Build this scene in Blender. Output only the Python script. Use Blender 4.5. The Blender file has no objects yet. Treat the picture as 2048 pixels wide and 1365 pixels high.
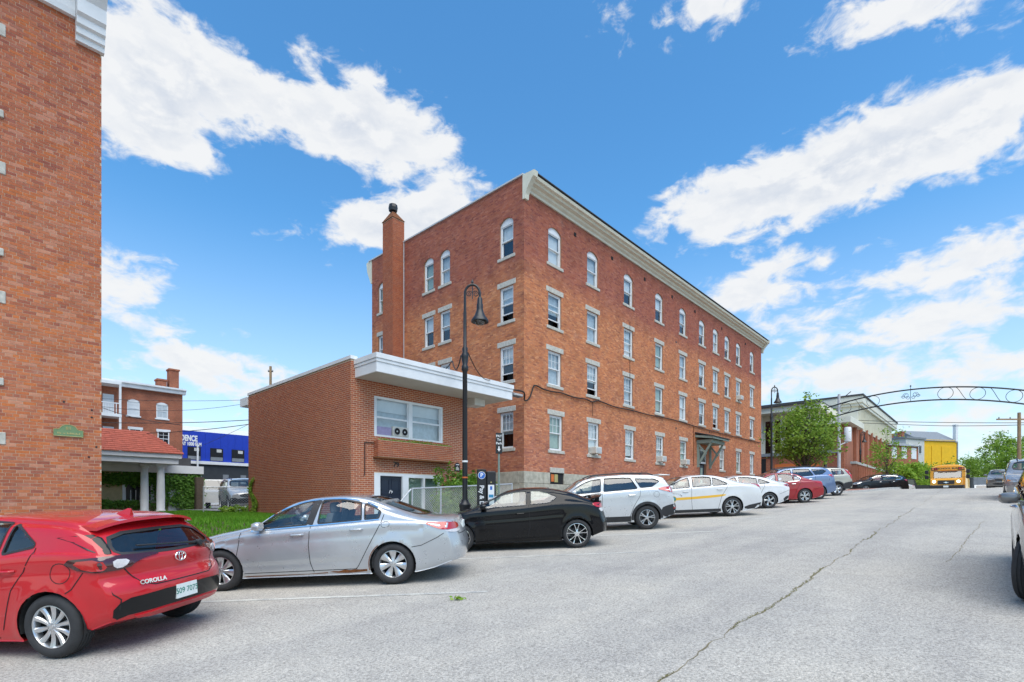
import bpy, bmesh, math, random
import numpy as np
from mathutils import Vector, Matrix
from mathutils.bvhtree import BVHTree
from mathutils.geometry import delaunay_2d_cdt
R = math.radians
random.seed(7); rng = np.random.default_rng(7)
SC = bpy.context.scene
COL = SC.collection

# ------------------------------------------------------------------ camera
# x runs up the street, y from the street towards the brick buildings
HEAD = R(42.9)
cam_d = bpy.data.cameras.new('camera'); cam = bpy.data.objects.new('camera', cam_d); COL.objects.link(cam)
cam.location = (0, 0, 1.62); cam.rotation_euler = (R(90), 0, HEAD - R(90))
cam_d.sensor_width = 36; cam_d.lens = 36 * 1034 / 2048; cam_d.shift_y = 0.1575
cam_d.clip_start = 0.05; cam_d.clip_end = 4000
SC.camera = cam

# ------------------------------------------------------------------ sky
SUN_AZ, SUN_EL = R(-118), R(63)          # world azimuth (from +x towards +y) and elevation
world = bpy.data.worlds.new('World'); SC.world = world; world.use_nodes = True
def build_world():
    nt = world.node_tree; nt.nodes.clear(); L = nt.links.new
    def N(t, **k):
        n = nt.nodes.new(t)
        for a, b in k.items(): setattr(n, a, b)
        return n
    def val(x, sock):
        if isinstance(x, (int, float)): sock.default_value = x
        else: L(x, sock)
    def M(op, a, b=None, c=None):
        n = N('ShaderNodeMath', operation=op); val(a, n.inputs[0])
        if b is not None: val(b, n.inputs[1])
        if c is not None: val(c, n.inputs[2])
        return n.outputs[0]
    out = N('ShaderNodeOutputWorld'); bg = N('ShaderNodeBackground'); L(bg.outputs[0], out.inputs[0])
    sky = N('ShaderNodeTexSky', sky_type='NISHITA'); sky.sun_disc = False
    sky.sun_elevation = SUN_EL; sky.sun_rotation = R(90) - SUN_AZ
    sky.air_density = 1.0; sky.dust_density = 0.5; sky.ozone_density = 2.2; sky.altitude = 80
    tc = N('ShaderNodeTexCoord'); sp = N('ShaderNodeSeparateXYZ'); L(tc.outputs['Generated'], sp.inputs[0])
    az = M('ARCTAN2', sp.outputs[1], sp.outputs[0]); el = M('ARCSINE', sp.outputs[2])
    hs = N('ShaderNodeHueSaturation'); hs.inputs['Saturation'].default_value = 1.18; hs.inputs['Value'].default_value = 1.0
    tn = N('ShaderNodeMix', data_type='RGBA', blend_type='MULTIPLY'); tn.inputs['Factor'].default_value = 1; tn.inputs['B'].default_value = (.90, 1.07, 1.08, 1); L(sky.outputs[0], tn.inputs['A']); L(tn.outputs['Result'], hs.inputs['Color'])
    # cumulus banks: (azimuth, elevation, half widths, weight)
    banks = [(1.366,.593,.075,.075,.62),(1.33,.53,.075,.04,.5),(1.171,.610,.16,.036,.56),(.97,.600,.15,.048,.62),(.94,.485,.20,.036,.46),(.868,.526,.07,.03,.3),
     (.317,.490,.16,.046,.66),(.13,.500,.14,.04,.66),(.0,.51,.08,.035,.6),(.06,.655,.125,.028,.62),(.366,.735,.09,.03,.55),(1.0,.475,.11,.028,.42),(.557,.742,.04,.02,.48),
     (.333,.352,.07,.026,.62),(.046,.337,.10,.026,.56),(.087,.268,.13,.026,.52),(.117,.195,.16,.030,.50),(1.40,.32,.07,.06,.55),(1.313,.233,.055,.016,.4),
     (1.233,.198,.09,.03,.36),(.226,.386,.08,.014,.35),(.046,.107,.2,.04,.25),(1.15,.10,.3,.05,.35),(1.121,.684,.05,.015,.32),(-.008,.534,.04,.012,.3),(.55,.10,.25,.05,.3),
     (1.06,.535,.10,.022,-.35),(.68,.63,.15,.085,-.5),(1.052,.341,.2,.06,-.45),(1.171,.49,.12,.03,-.45),(.46,.62,.12,.05,-.45),(.772,.76,.34,.03,-.3),(.08,.412,.11,.018,-.35),(.62,.42,.14,.09,-.4),(1.15,.75,.2,.05,-.4),(.2,.6,.1,.025,-.3),(1.4,.43,.12,.035,-.4)]
    acc = None
    for a0, e0, sa, se, w in banks:
        da = M('MULTIPLY', M('SUBTRACT', az, a0), 1 / (sa * 1.15)); de = M('MULTIPLY', M('SUBTRACT', el, e0), 1 / (se * 1.15))
        q = M('ADD', M('MULTIPLY', da, da), M('MULTIPLY', de, de))
        g = M('MULTIPLY', M('EXPONENT', M('MULTIPLY', q, -1.0)), w)
        acc = g if acc is None else M('ADD', acc, g)
    def cl(de):
        cb = N('ShaderNodeCombineXYZ'); L(az, cb.inputs[0]); L(M('MULTIPLY', M('ADD', el, de), 1.9), cb.inputs[1])
        n1 = N('ShaderNodeTexNoise'); n1.inputs['Scale'].default_value = 5.5; n1.inputs['Detail'].default_value = 9; n1.inputs['Roughness'].default_value = .60; n1.inputs['Distortion'].default_value = .25
        L(cb.outputs[0], n1.inputs['Vector'])
        n2 = N('ShaderNodeTexNoise'); n2.inputs['Scale'].default_value = 19; n2.inputs['Detail'].default_value = 7; n2.inputs['Roughness'].default_value = .58; n2.inputs['Distortion'].default_value = .4
        L(cb.outputs[0], n2.inputs['Vector'])
        n = M('ADD', M('MULTIPLY', M('SUBTRACT', n1.outputs[0], .5), 1.3), M('MULTIPLY', M('SUBTRACT', n2.outputs[0], .5), 1.15))
        return n
    n0 = cl(0.0); n_up = cl(0.022)
    d0 = M('ADD', M('ADD', n0, acc), -.03); d1 = M('ADD', M('ADD', n_up, acc), -.03)
    mr = N('ShaderNodeMapRange', interpolation_type='SMOOTHSTEP'); L(d0, mr.inputs[0]); mr.inputs[1].default_value = .06; mr.inputs[2].default_value = .42
    # light from above: thinner towards the top of a puff = brighter
    sh = N('ShaderNodeMapRange'); L(M('SUBTRACT', d1, d0), sh.inputs[0]); sh.inputs[1].default_value = -.14; sh.inputs[2].default_value = .24; sh.inputs[3].default_value = 0; sh.inputs[4].default_value = 1
    thick = N('ShaderNodeMapRange'); L(d0, thick.inputs[0]); thick.inputs[1].default_value = .3; thick.inputs[2].default_value = .95; thick.inputs[3].default_value = 0; thick.inputs[4].default_value = .8
    ccol = N('ShaderNodeMix', data_type='RGBA'); ccol.inputs['A'].default_value = (3.95, 4.0, 4.05, 1); ccol.inputs['B'].default_value = (2.55, 2.85, 3.35, 1)
    L(M('MULTIPLY', sh.outputs[0], thick.outputs[0]), ccol.inputs['Factor'])
    # haze towards the horizon
    hz = N('ShaderNodeMapRange', interpolation_type='SMOOTHSTEP'); L(el, hz.inputs[0]); hz.inputs[1].default_value = -.02; hz.inputs[2].default_value = .50; hz.inputs[3].default_value = .62; hz.inputs[4].default_value = 0
    mx0 = N('ShaderNodeMix', data_type='RGBA'); L(hz.outputs[0], mx0.inputs['Factor']); L(hs.outputs[0], mx0.inputs['A']); mx0.inputs['B'].default_value = (3.7, 3.95, 4.15, 1)
    mx = N('ShaderNodeMix', data_type='RGBA'); L(M('MULTIPLY', mr.outputs[0], .97), mx.inputs['Factor']); L(mx0.outputs['Result'], mx.inputs['A']); L(ccol.outputs['Result'], mx.inputs['B'])
    L(mx.outputs['Result'], bg.inputs[0]); bg.inputs[1].default_value = 0.12
build_world()
sun_d = bpy.data.lights.new('sun', 'SUN'); sun = bpy.data.objects.new('sun', sun_d); COL.objects.link(sun)
sun_d.energy = 2.1; sun_d.angle = R(62); sun_d.color = (1.0, .93, .81)
sun.rotation_euler = (Vector((math.cos(SUN_EL) * math.cos(SUN_AZ), math.cos(SUN_EL) * math.sin(SUN_AZ), math.sin(SUN_EL)))).to_track_quat('Z', 'Y').to_euler()
sun.location = (0, -20, 40)
vs = SC.view_settings; vs.view_transform = 'Standard'; vs.look = 'None'; vs.exposure = 0.95; vs.gamma = 1; vs.use_curve_mapping = False
SC.render.engine = 'CYCLES'; SC.cycles.max_bounces = 8; SC.cycles.transparent_max_bounces = 16; SC.cycles.sample_clamp_indirect = 6
try: SC.cycles.use_denoising = True
except Exception: pass

# ------------------------------------------------------------------ materials
MATS = {}
def _mat(name):
    m = bpy.data.materials.new(name); m.use_nodes = True; nt = m.node_tree
    b = nt.nodes['Principled BSDF']; MATS[name] = m
    return m, nt, b
def setp(b, **k):
    al = dict(rough='Roughness', metal='Metallic', spec='Specular IOR Level', coat='Coat Weight', coatr='Coat Roughness', trans='Transmission Weight', ior='IOR', alpha='Alpha')
    for a, v in k.items(): b.inputs[al[a]].default_value = v
def noise(nt, scale, detail=4, rough=.55, obj=True, vec=None, dist=0):
    n = nt.nodes.new('ShaderNodeTexNoise'); n.inputs['Scale'].default_value = scale; n.inputs['Detail'].default_value = detail; n.inputs['Roughness'].default_value = rough; n.inputs['Distortion'].default_value = dist
    if vec is None:
        g = nt.nodes.new('ShaderNodeNewGeometry'); nt.links.new(g.outputs['Position'], n.inputs['Vector'])
    else: nt.links.new(vec, n.inputs['Vector'])
    return n.outputs[0]
def ramp(nt, f, stops):
    r = nt.nodes.new('ShaderNodeValToRGB'); nt.links.new(f, r.inputs[0]); e = r.color_ramp.elements
    while len(e) < len(stops): e.new(.5)
    for i, (p, c) in enumerate(stops):
        e[i].position = p; e[i].color = (*c, 1) if len(c) == 3 else c
    return r.outputs[0]
def mixc(nt, f, a, b, mode='MIX'):
    n = nt.nodes.new('ShaderNodeMix'); n.data_type = 'RGBA'; n.blend_type = mode
    for v, s in ((f, n.inputs['Factor']), (a, n.inputs['A']), (b, n.inputs['B'])):
        if isinstance(v, (int, float)): s.default_value = v
        elif isinstance(v, tuple): s.default_value = (*v, 1) if len(v) == 3 else v
        else: nt.links.new(v, s)
    return n.outputs['Result']
def mth(nt, op, a, b=None, c=None):
    n = nt.nodes.new('ShaderNodeMath'); n.operation = op
    for i, v in enumerate((a, b, c)):
        if v is None: continue
        if isinstance(v, (int, float)): n.inputs[i].default_value = v
        else: nt.links.new(v, n.inputs[i])
    return n.outputs[0]
def bump(nt, b, h, strength=.3, dist=.01):
    n = nt.nodes.new('ShaderNodeBump'); n.inputs['Strength'].default_value = strength; n.inputs['Distance'].default_value = dist
    nt.links.new(h, n.inputs['Height']); nt.links.new(n.outputs[0], b.inputs['Normal'])
def plain(name, col, rough=.5, var=.12, scale=6, bmp=0, **k):
    """procedural colour with a little mottling"""
    m, nt, b = _mat(name); setp(b, rough=rough, **k)
    if var > 0:
        f = noise(nt, scale, 5, .6)
        d = tuple(max(0, c * (1 - var)) for c in col); u = tuple(c * (1 + var) for c in col)
        nt.links.new(ramp(nt, f, [(.3, d), (.7, u)]), b.inputs['Base Color'])
        if bmp: bump(nt, b, noise(nt, scale * 8, 4), bmp, .004)
    else: b.inputs['Base Color'].default_value = (*col, 1)
    return m
def brickmat(name, cols, zgrad=None, mortar_mix=0, blot=.5, efflor=0):
    """each brick its own shade (random per island / object), broad weathering on top"""
    m, nt, b = _mat(name); setp(b, rough=.86, spec=.25)
    g = nt.nodes.new('ShaderNodeNewGeometry'); oi = nt.nodes.new('ShaderNodeObjectInfo')
    r = mth(nt, 'FRACT', mth(nt, 'ADD', g.outputs['Random Per Island'], oi.outputs['Random']))
    n = len(cols); col = ramp(nt, r, [((i + .5) / n, c) for i, c in enumerate(cols)])
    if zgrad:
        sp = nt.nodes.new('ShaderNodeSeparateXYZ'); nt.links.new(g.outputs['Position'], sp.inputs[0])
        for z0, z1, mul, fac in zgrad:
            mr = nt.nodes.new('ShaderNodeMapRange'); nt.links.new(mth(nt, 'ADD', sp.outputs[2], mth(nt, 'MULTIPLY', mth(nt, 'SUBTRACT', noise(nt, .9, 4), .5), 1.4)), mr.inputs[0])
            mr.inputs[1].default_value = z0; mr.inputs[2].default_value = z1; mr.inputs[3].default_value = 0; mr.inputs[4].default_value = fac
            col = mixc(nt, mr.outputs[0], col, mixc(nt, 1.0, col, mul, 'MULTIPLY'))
    f = noise(nt, 1.1, 5, .65)
    col = mixc(nt, blot, col, mixc(nt, 1.0, col, ramp(nt, f, [(.25, (.62, .58, .58)), (.5, (1, 1, 1)), (.75, (1.18, 1.12, 1.05))]), 'MULTIPLY'))
    f3 = noise(nt, 26, 3, .6)
    col = mixc(nt, .35, col, mixc(nt, 1.0, col, ramp(nt, f3, [(.3, (.6, .6, .6)), (.7, (1.3, 1.3, 1.3))]), 'MULTIPLY'))
    if efflor:
        f2 = noise(nt, 1.7, 6, .7)
        col = mixc(nt, ramp(nt, f2, [(.60, (0, 0, 0)), (.78, (efflor,) * 3)]), col, (.62, .50, .42))
    nt.links.new(col, b.inputs['Base Color'])
    bump(nt, b, noise(nt, 55, 4), .35, .006)
    return m
def glassmat(name, tint=(.80, .88, .87), base=.06, rough=.015, refl=(1, 1, 1)):
    m = bpy.data.materials.new(name); m.use_nodes = True; nt = m.node_tree; nt.nodes.clear(); MATS[name] = m
    o = nt.nodes.new('ShaderNodeOutputMaterial'); t = nt.nodes.new('ShaderNodeBsdfTransparent'); g = nt.nodes.new('ShaderNodeBsdfGlossy')
    mx = nt.nodes.new('ShaderNodeMixShader'); fr = nt.nodes.new('ShaderNodeLayerWeight'); fr.inputs[0].default_value = .5
    t.inputs[0].default_value = (*tint, 1); g.inputs[0].default_value = (*refl, 1); g.inputs['Roughness'].default_value = rough
    f = mth(nt, 'MINIMUM', mth(nt, 'ADD', mth(nt, 'MULTIPLY', mth(nt, 'POWER', fr.outputs['Facing'], 5.0), .92), base + .05), 1.0)
    # pane waviness
    bp = nt.nodes.new('ShaderNodeBump'); bp.inputs['Strength'].default_value = .05; bp.inputs['Distance'].default_value = .02
    nt.links.new(noise(nt, 2.2, 2), bp.inputs['Height']); nt.links.new(bp.outputs[0], g.inputs['Normal'])
    nt.links.new(f, mx.inputs[0]); nt.links.new(t.outputs[0], mx.inputs[1]); nt.links.new(g.outputs[0], mx.inputs[2]); nt.links.new(mx.outputs[0], o.inputs[0])
    return m
def paint(name, col, metal=.0, flake=.0, rough=.35, coat=1.0, dirt=.10, spec=.5):
    m, nt, b = _mat(name); setp(b, rough=rough, metal=metal, coat=coat, coatr=.03, spec=spec)
    f = noise(nt, 2.5, 5, .65); col2 = tuple(c * (1 - dirt) + .03 * dirt for c in col)
    nt.links.new(ramp(nt, f, [(.35, col), (.75, col2)]), b.inputs['Base Color'])
    # road dust roughens the lower body a little
    nt.links.new(ramp(nt, noise(nt, 7, 4), [(.3, (rough * .85,) * 3), (.7, (min(1, rough * 1.2),) * 3)]), b.inputs['Roughness'])
    return m
def leafmat(name, a, bcol):
    m, nt, b = _mat(name); setp(b, rough=.55, spec=.3)
    g = nt.nodes.new('ShaderNodeNewGeometry')
    c = ramp(nt, g.outputs['Random Per Island'], [(0, a), (1, bcol)])
    f = noise(nt, .9, 3)
    c = mixc(nt, .5, c, mixc(nt, 1.0, c, ramp(nt, f, [(.3, (.65, .7, .6)), (.7, (1.2, 1.15, 1.1))]), 'MULTIPLY'))
    nt.links.new(c, b.inputs['Base Color'])
    tr = nt.nodes.new('ShaderNodeBsdfTranslucent'); nt.links.new(c, tr.inputs[0]); mx = nt.nodes.new('ShaderNodeMixShader'); mx.inputs[0].default_value = .42
    o = nt.nodes['Material Output']; nt.links.new(b.outputs[0], mx.inputs[1]); nt.links.new(tr.outputs[0], mx.inputs[2]); nt.links.new(mx.outputs[0], o.inputs[0])
    return m
def asphalt(name, base=.30, tint=(1, 1, .985)):
    m, nt, b = _mat(name); setp(b, rough=.92, spec=.2)
    f0 = noise(nt, 38, 3, .6); f1 = noise(nt, 95, 2, .5); f2 = noise(nt, 260, 2, .5); f3 = noise(nt, .35, 5, .6); f4 = noise(nt, 3, 4, .6)
    c = ramp(nt, f1, [(.28, tuple(base * .42 * t for t in tint)), (.5, tuple(base * 1.0 * t for t in tint)), (.72, tuple(base * 1.62 * t for t in tint))])
    c = mixc(nt, .45, c, ramp(nt, f2, [(.3, (base * .4,) * 3), (.7, (base * 1.7,) * 3)]))
    c = mixc(nt, 1.0, c, ramp(nt, f0, [(.30, (.62, .62, .62)), (.5, (1, 1, 1)), (.70, (1.3, 1.3, 1.3))]), 'MULTIPLY')
    c = mixc(nt, 1.0, c, ramp(nt, f3, [(.25, (.82, .83, .86)), (.5, (1, 1, 1)), (.75, (1.10, 1.08, 1.04))]), 'MULTIPLY')
    c = mixc(nt, 1.0, c, ramp(nt, f4, [(.3, (.93, .93, .93)), (.7, (1.06, 1.06, 1.05))]), 'MULTIPLY')
    # long wheel-worn streaks along the street
    g = nt.nodes.new('ShaderNodeNewGeometry'); sp = nt.nodes.new('ShaderNodeSeparateXYZ'); cb = nt.nodes.new('ShaderNodeCombineXYZ'); nt.links.new(g.outputs['Position'], sp.inputs[0])
    nt.links.new(mth(nt, 'MULTIPLY', sp.outputs[0], .07), cb.inputs[0]); nt.links.new(mth(nt, 'MULTIPLY', sp.outputs[1], .8), cb.inputs[1])
    c = mixc(nt, 1.0, c, ramp(nt, noise(nt, 1.0, 4, .55, vec=cb.outputs[0]), [(.3, (.84, .84, .86)), (.5, (1, 1, 1)), (.7, (1.09, 1.08, 1.06))]), 'MULTIPLY')
    # darker oil drips in the bays
    f5 = noise(nt, 1.6, 3, .5)
    c = mixc(nt, ramp(nt, f5, [(.66, (0, 0, 0)), (.8, (.35, .35, .35))]), c, (base * .5, base * .5, base * .5))
    nt.links.new(c, b.inputs['Base Color'])
    bump(nt, b, f1, .55, .008)
    return m
def painted_line(name, col, wear=.5):
    m, nt, b = _mat(name); setp(b, rough=.8)
    f = noise(nt, 60, 4, .6); f2 = noise(nt, 2.0, 4, .6)
    s = mth(nt, 'ADD', mth(nt, 'MULTIPLY', f, .6), mth(nt, 'MULTIPLY', f2, .6))
    nt.links.new(ramp(nt, s, [(wear - .05, col), (wear + .10, (.29, .29, .285))]), b.inputs['Base Color'])
    return m

plain('white_trim', (.72, .73, .73), .45, .09, 1.3); plain('cream_trim', (.66, .63, .50), .55, .07, 3); plain('grey_trim', (.50, .51, .52), .6, .1)
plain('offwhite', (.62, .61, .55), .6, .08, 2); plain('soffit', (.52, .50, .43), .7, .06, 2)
plain('granite', (.48, .46, .40), .85, .22, 9, .4); plain('granite_base', (.43, .40, .32), .9, .28, 5, .5)
plain('black_metal', (.014, .015, .017), .42, .1, 8); plain('black_plastic', (.022, .022, .024), .55, .15, 10); plain('black_gloss', (.008, .008, .009), .3, 0, coat=.5, spec=.1)
plain('rubber', (.028, .028, .029), .8, .2, 14); plain('dark_void', (.012, .012, .013), .9, .1); plain('underbody', (.02, .02, .02), .9, .1)
plain('alloy', (.62, .63, .64), .28, .06, 8, metal=.85); plain('alloy_bright', (.80, .80, .81), .16, .04, 8, metal=.95); plain('alloy_dark', (.05, .05, .055), .3, .1, metal=.6)
plain('chrome', (.86, .86, .87), .07, 0, metal=1); plain('galvanised', (.52, .54, .55), .45, .12, 12, metal=.6); plain('green_post', (.20, .27, .23), .55, .12, 9)
plain('tail_red', (.42, .012, .012), .12, .1, 30, coat=1); plain('tail_dark', (.05, .006, .008), .12, .1, 30, coat=1); plain('tail_clear', (.62, .58, .58), .1, .15, 40, coat=1); plain('amber', (.65, .2, .02), .15, .1, 30, coat=1)
plain('lamp_clear', (.55, .57, .58), .08, .2, 30, coat=1, metal=.4)
plain('plate_white', (.72, .75, .72), .5, .05, 20); plain('plate_green', (.03, .22, .16), .5, 0); plain('lettering_white', (.78, .78, .77), .5, .02); plain('lettering_dark', (.03, .03, .03), .5, 0)
plain('concrete', (.42, .41, .38), .9, .15, 4, .3); plain('kerb_granite', (.42, .41, .39), .85, .2, 7, .3); plain('mortar_annex', (.58, .43, .30), .95, .12, 9); plain('mortar_old', (.50, .36, .25), .95, .2, 5); plain('mortar_main', (.36, .19, .11), .95, .2, 3)
plain('seat_cloth', (.17, .17, .17), .9, .15, 12); plain('seat_beige', (.30, .28, .25), .9, .15, 12)
plain('bark', (.10, .075, .055), .95, .3, 12, .5); plain('wood_pole', (.30, .20, .11), .9, .25, 8, .3); plain('roof_dark', (.055, .055, .058), .85, .2, 4)
plain('red_shingle', (.36, .085, .05), .85, .25, 5); plain('stucco_tan', (.50, .40, .22), .9, .15, 4, .2); plain('blue_metal', (.012, .045, .42), .4, .08, 2)
plain('window_dark', (.02, .022, .025), .2, .1); plain('blind', (.66, .69, .70), .8, .05, 4); plain('curtain', (.46, .51, .54), .9, .15, 7); plain('curtain_green', (.33, .42, .36), .9, .12, 7)
plain('door_navy', (.012, .018, .035), .4, .08); plain('green_paint', (.26, .33, .28), .6, .12, 6); plain('plaque_green', (.15, .24, .11), .5, .08, 12); plain('plaque_gold', (.42, .36, .14), .45, .08)
plain('sign_blue', (.02, .13, .48), .45, .04); plain('sign_black', (.012, .012, .013), .5, .05); plain('bus_yellow', (.80, .36, .005), .35, .06, 4, coat=.6); plain('yellow_wall', (.72, .42, .005), .7, .08, 1.2); plain('slate', (.20, .22, .24), .8, .15, 3)
plain('clapboard', (.55, .55, .52), .7, .08, 3); plain('clay_ribs', (.36, .135, .075), .85, .1, 2); plain('white_panel', (.68, .66, .55), .6, .06, 1.5)
plain('ac_case', (.60, .58, .51), .6, .12, 8); plain('rust', (.16, .055, .015), .95, .5, 30, .6); plain('grille_dark', (.03, .03, .03), .7, .1)
plain('stripe_yellow', (.75, .42, .03), .4, .03, coat=1); plain('seal_green', (.05, .22, .16), .5, .1, 30)
plain('crack_tan', (.20, .17, .10), .95, .4, 5); plain('soil', (.09, .065, .045), .95, .3, 6); plain('red_brick_paving', (.30, .13, .09), .9, .15, 7); plain('teal_print', (.03, .25, .45), .5, 0)
plain('purple_cloth', (.30, .27, .42), .9, .15, 8); plain('orange_print', (.6, .15, .03), .6, .1); plain('cable', (.02, .017, .015), .7, .1)
plain('container_dark', (.03, .035, .04), .6, .15, 2); plain('scratch_pink', (.55, .45, .48), .4, .1)
m_, nt_, b_ = _mat('headlamp_lit'); b_.inputs['Base Color'].default_value = (1, .95, .85, 1); b_.inputs['Emission Color'].default_value = (1, .88, .68, 1); b_.inputs['Emission Strength'].default_value = 4
brickmat('brick_annex', [(.42, .122, .055), (.385, .110, .052), (.35, .103, .053), (.44, .135, .058), (.31, .093, .053), (.40, .118, .055), (.36, .112, .062)], blot=.25)
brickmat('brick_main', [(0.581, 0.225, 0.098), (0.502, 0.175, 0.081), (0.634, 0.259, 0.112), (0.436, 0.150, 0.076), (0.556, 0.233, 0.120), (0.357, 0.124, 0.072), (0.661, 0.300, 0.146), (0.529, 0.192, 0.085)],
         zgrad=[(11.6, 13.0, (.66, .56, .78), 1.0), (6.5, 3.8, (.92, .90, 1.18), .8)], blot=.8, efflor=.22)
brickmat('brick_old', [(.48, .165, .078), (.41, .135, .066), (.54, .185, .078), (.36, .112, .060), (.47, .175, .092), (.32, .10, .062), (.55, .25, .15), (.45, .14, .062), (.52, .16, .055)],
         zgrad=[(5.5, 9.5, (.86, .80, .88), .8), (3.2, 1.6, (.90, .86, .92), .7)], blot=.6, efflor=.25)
brickmat('brick_far', [(0.448, 0.166, 0.078), (0.378, 0.131, 0.065), (0.496, 0.193, 0.091), (0.319, 0.110, 0.065)], blot=.4)
glassmat('glass_house', (.90, .93, .93), .06); glassmat('glass_car', (.90, .95, .93), .05); glassmat('glass_car_dark', (.16, .18, .19), .05); glassmat('glass_lamp', (.85, .85, .8), .05)
glassmat('glass_dark', (.06, .07, .08), .06)
paint('paint_red', (.50, .006, .012), 0, rough=.4, spec=.25); paint('paint_silver', (.50, .515, .53), .5, rough=.3); paint('paint_black', (.004, .004, .005), 0, rough=.5, coat=.65, spec=.05); paint('paint_suv_silver', (.60, .61, .615), .3, rough=.3)
paint('paint_white', (.62, .625, .62), 0, rough=.3); paint('paint_white_pearl', (.64, .64, .64), 0, rough=.25); paint('paint_maroon', (.30, .008, .014), 0, rough=.4, spec=.25); paint('paint_blue', (.16, .23, .38), .4, rough=.3)
paint('paint_tan', (.42, .40, .34), .3, rough=.35); paint('paint_navy', (.008, .009, .012), 0, rough=.5, coat=.7, spec=.08); paint('paint_grey', (.19, .185, .18), .5, rough=.3); paint('paint_pewter', (.36, .355, .35), .5, rough=.28)
leafmat('leaf_tree', (.13, .25, .03), (.32, .46, .07)); leafmat('leaf_light', (.16, .30, .03), (.34, .50, .06)); leafmat('leaf_ivy', (.08, .20, .03), (.20, .40, .06)); leafmat('leaf_shrub', (.07, .19, .025), (.22, .38, .05)); leafmat('leaf_grass', (.09, .26, .015), (.22, .46, .04))
asphalt('asphalt', .37, (1.11, 1, .81)); asphalt('asphalt_lot', .22)
painted_line('line_white', (.60, .59, .52), .60)
def mat(n): return MATS[n]

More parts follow.
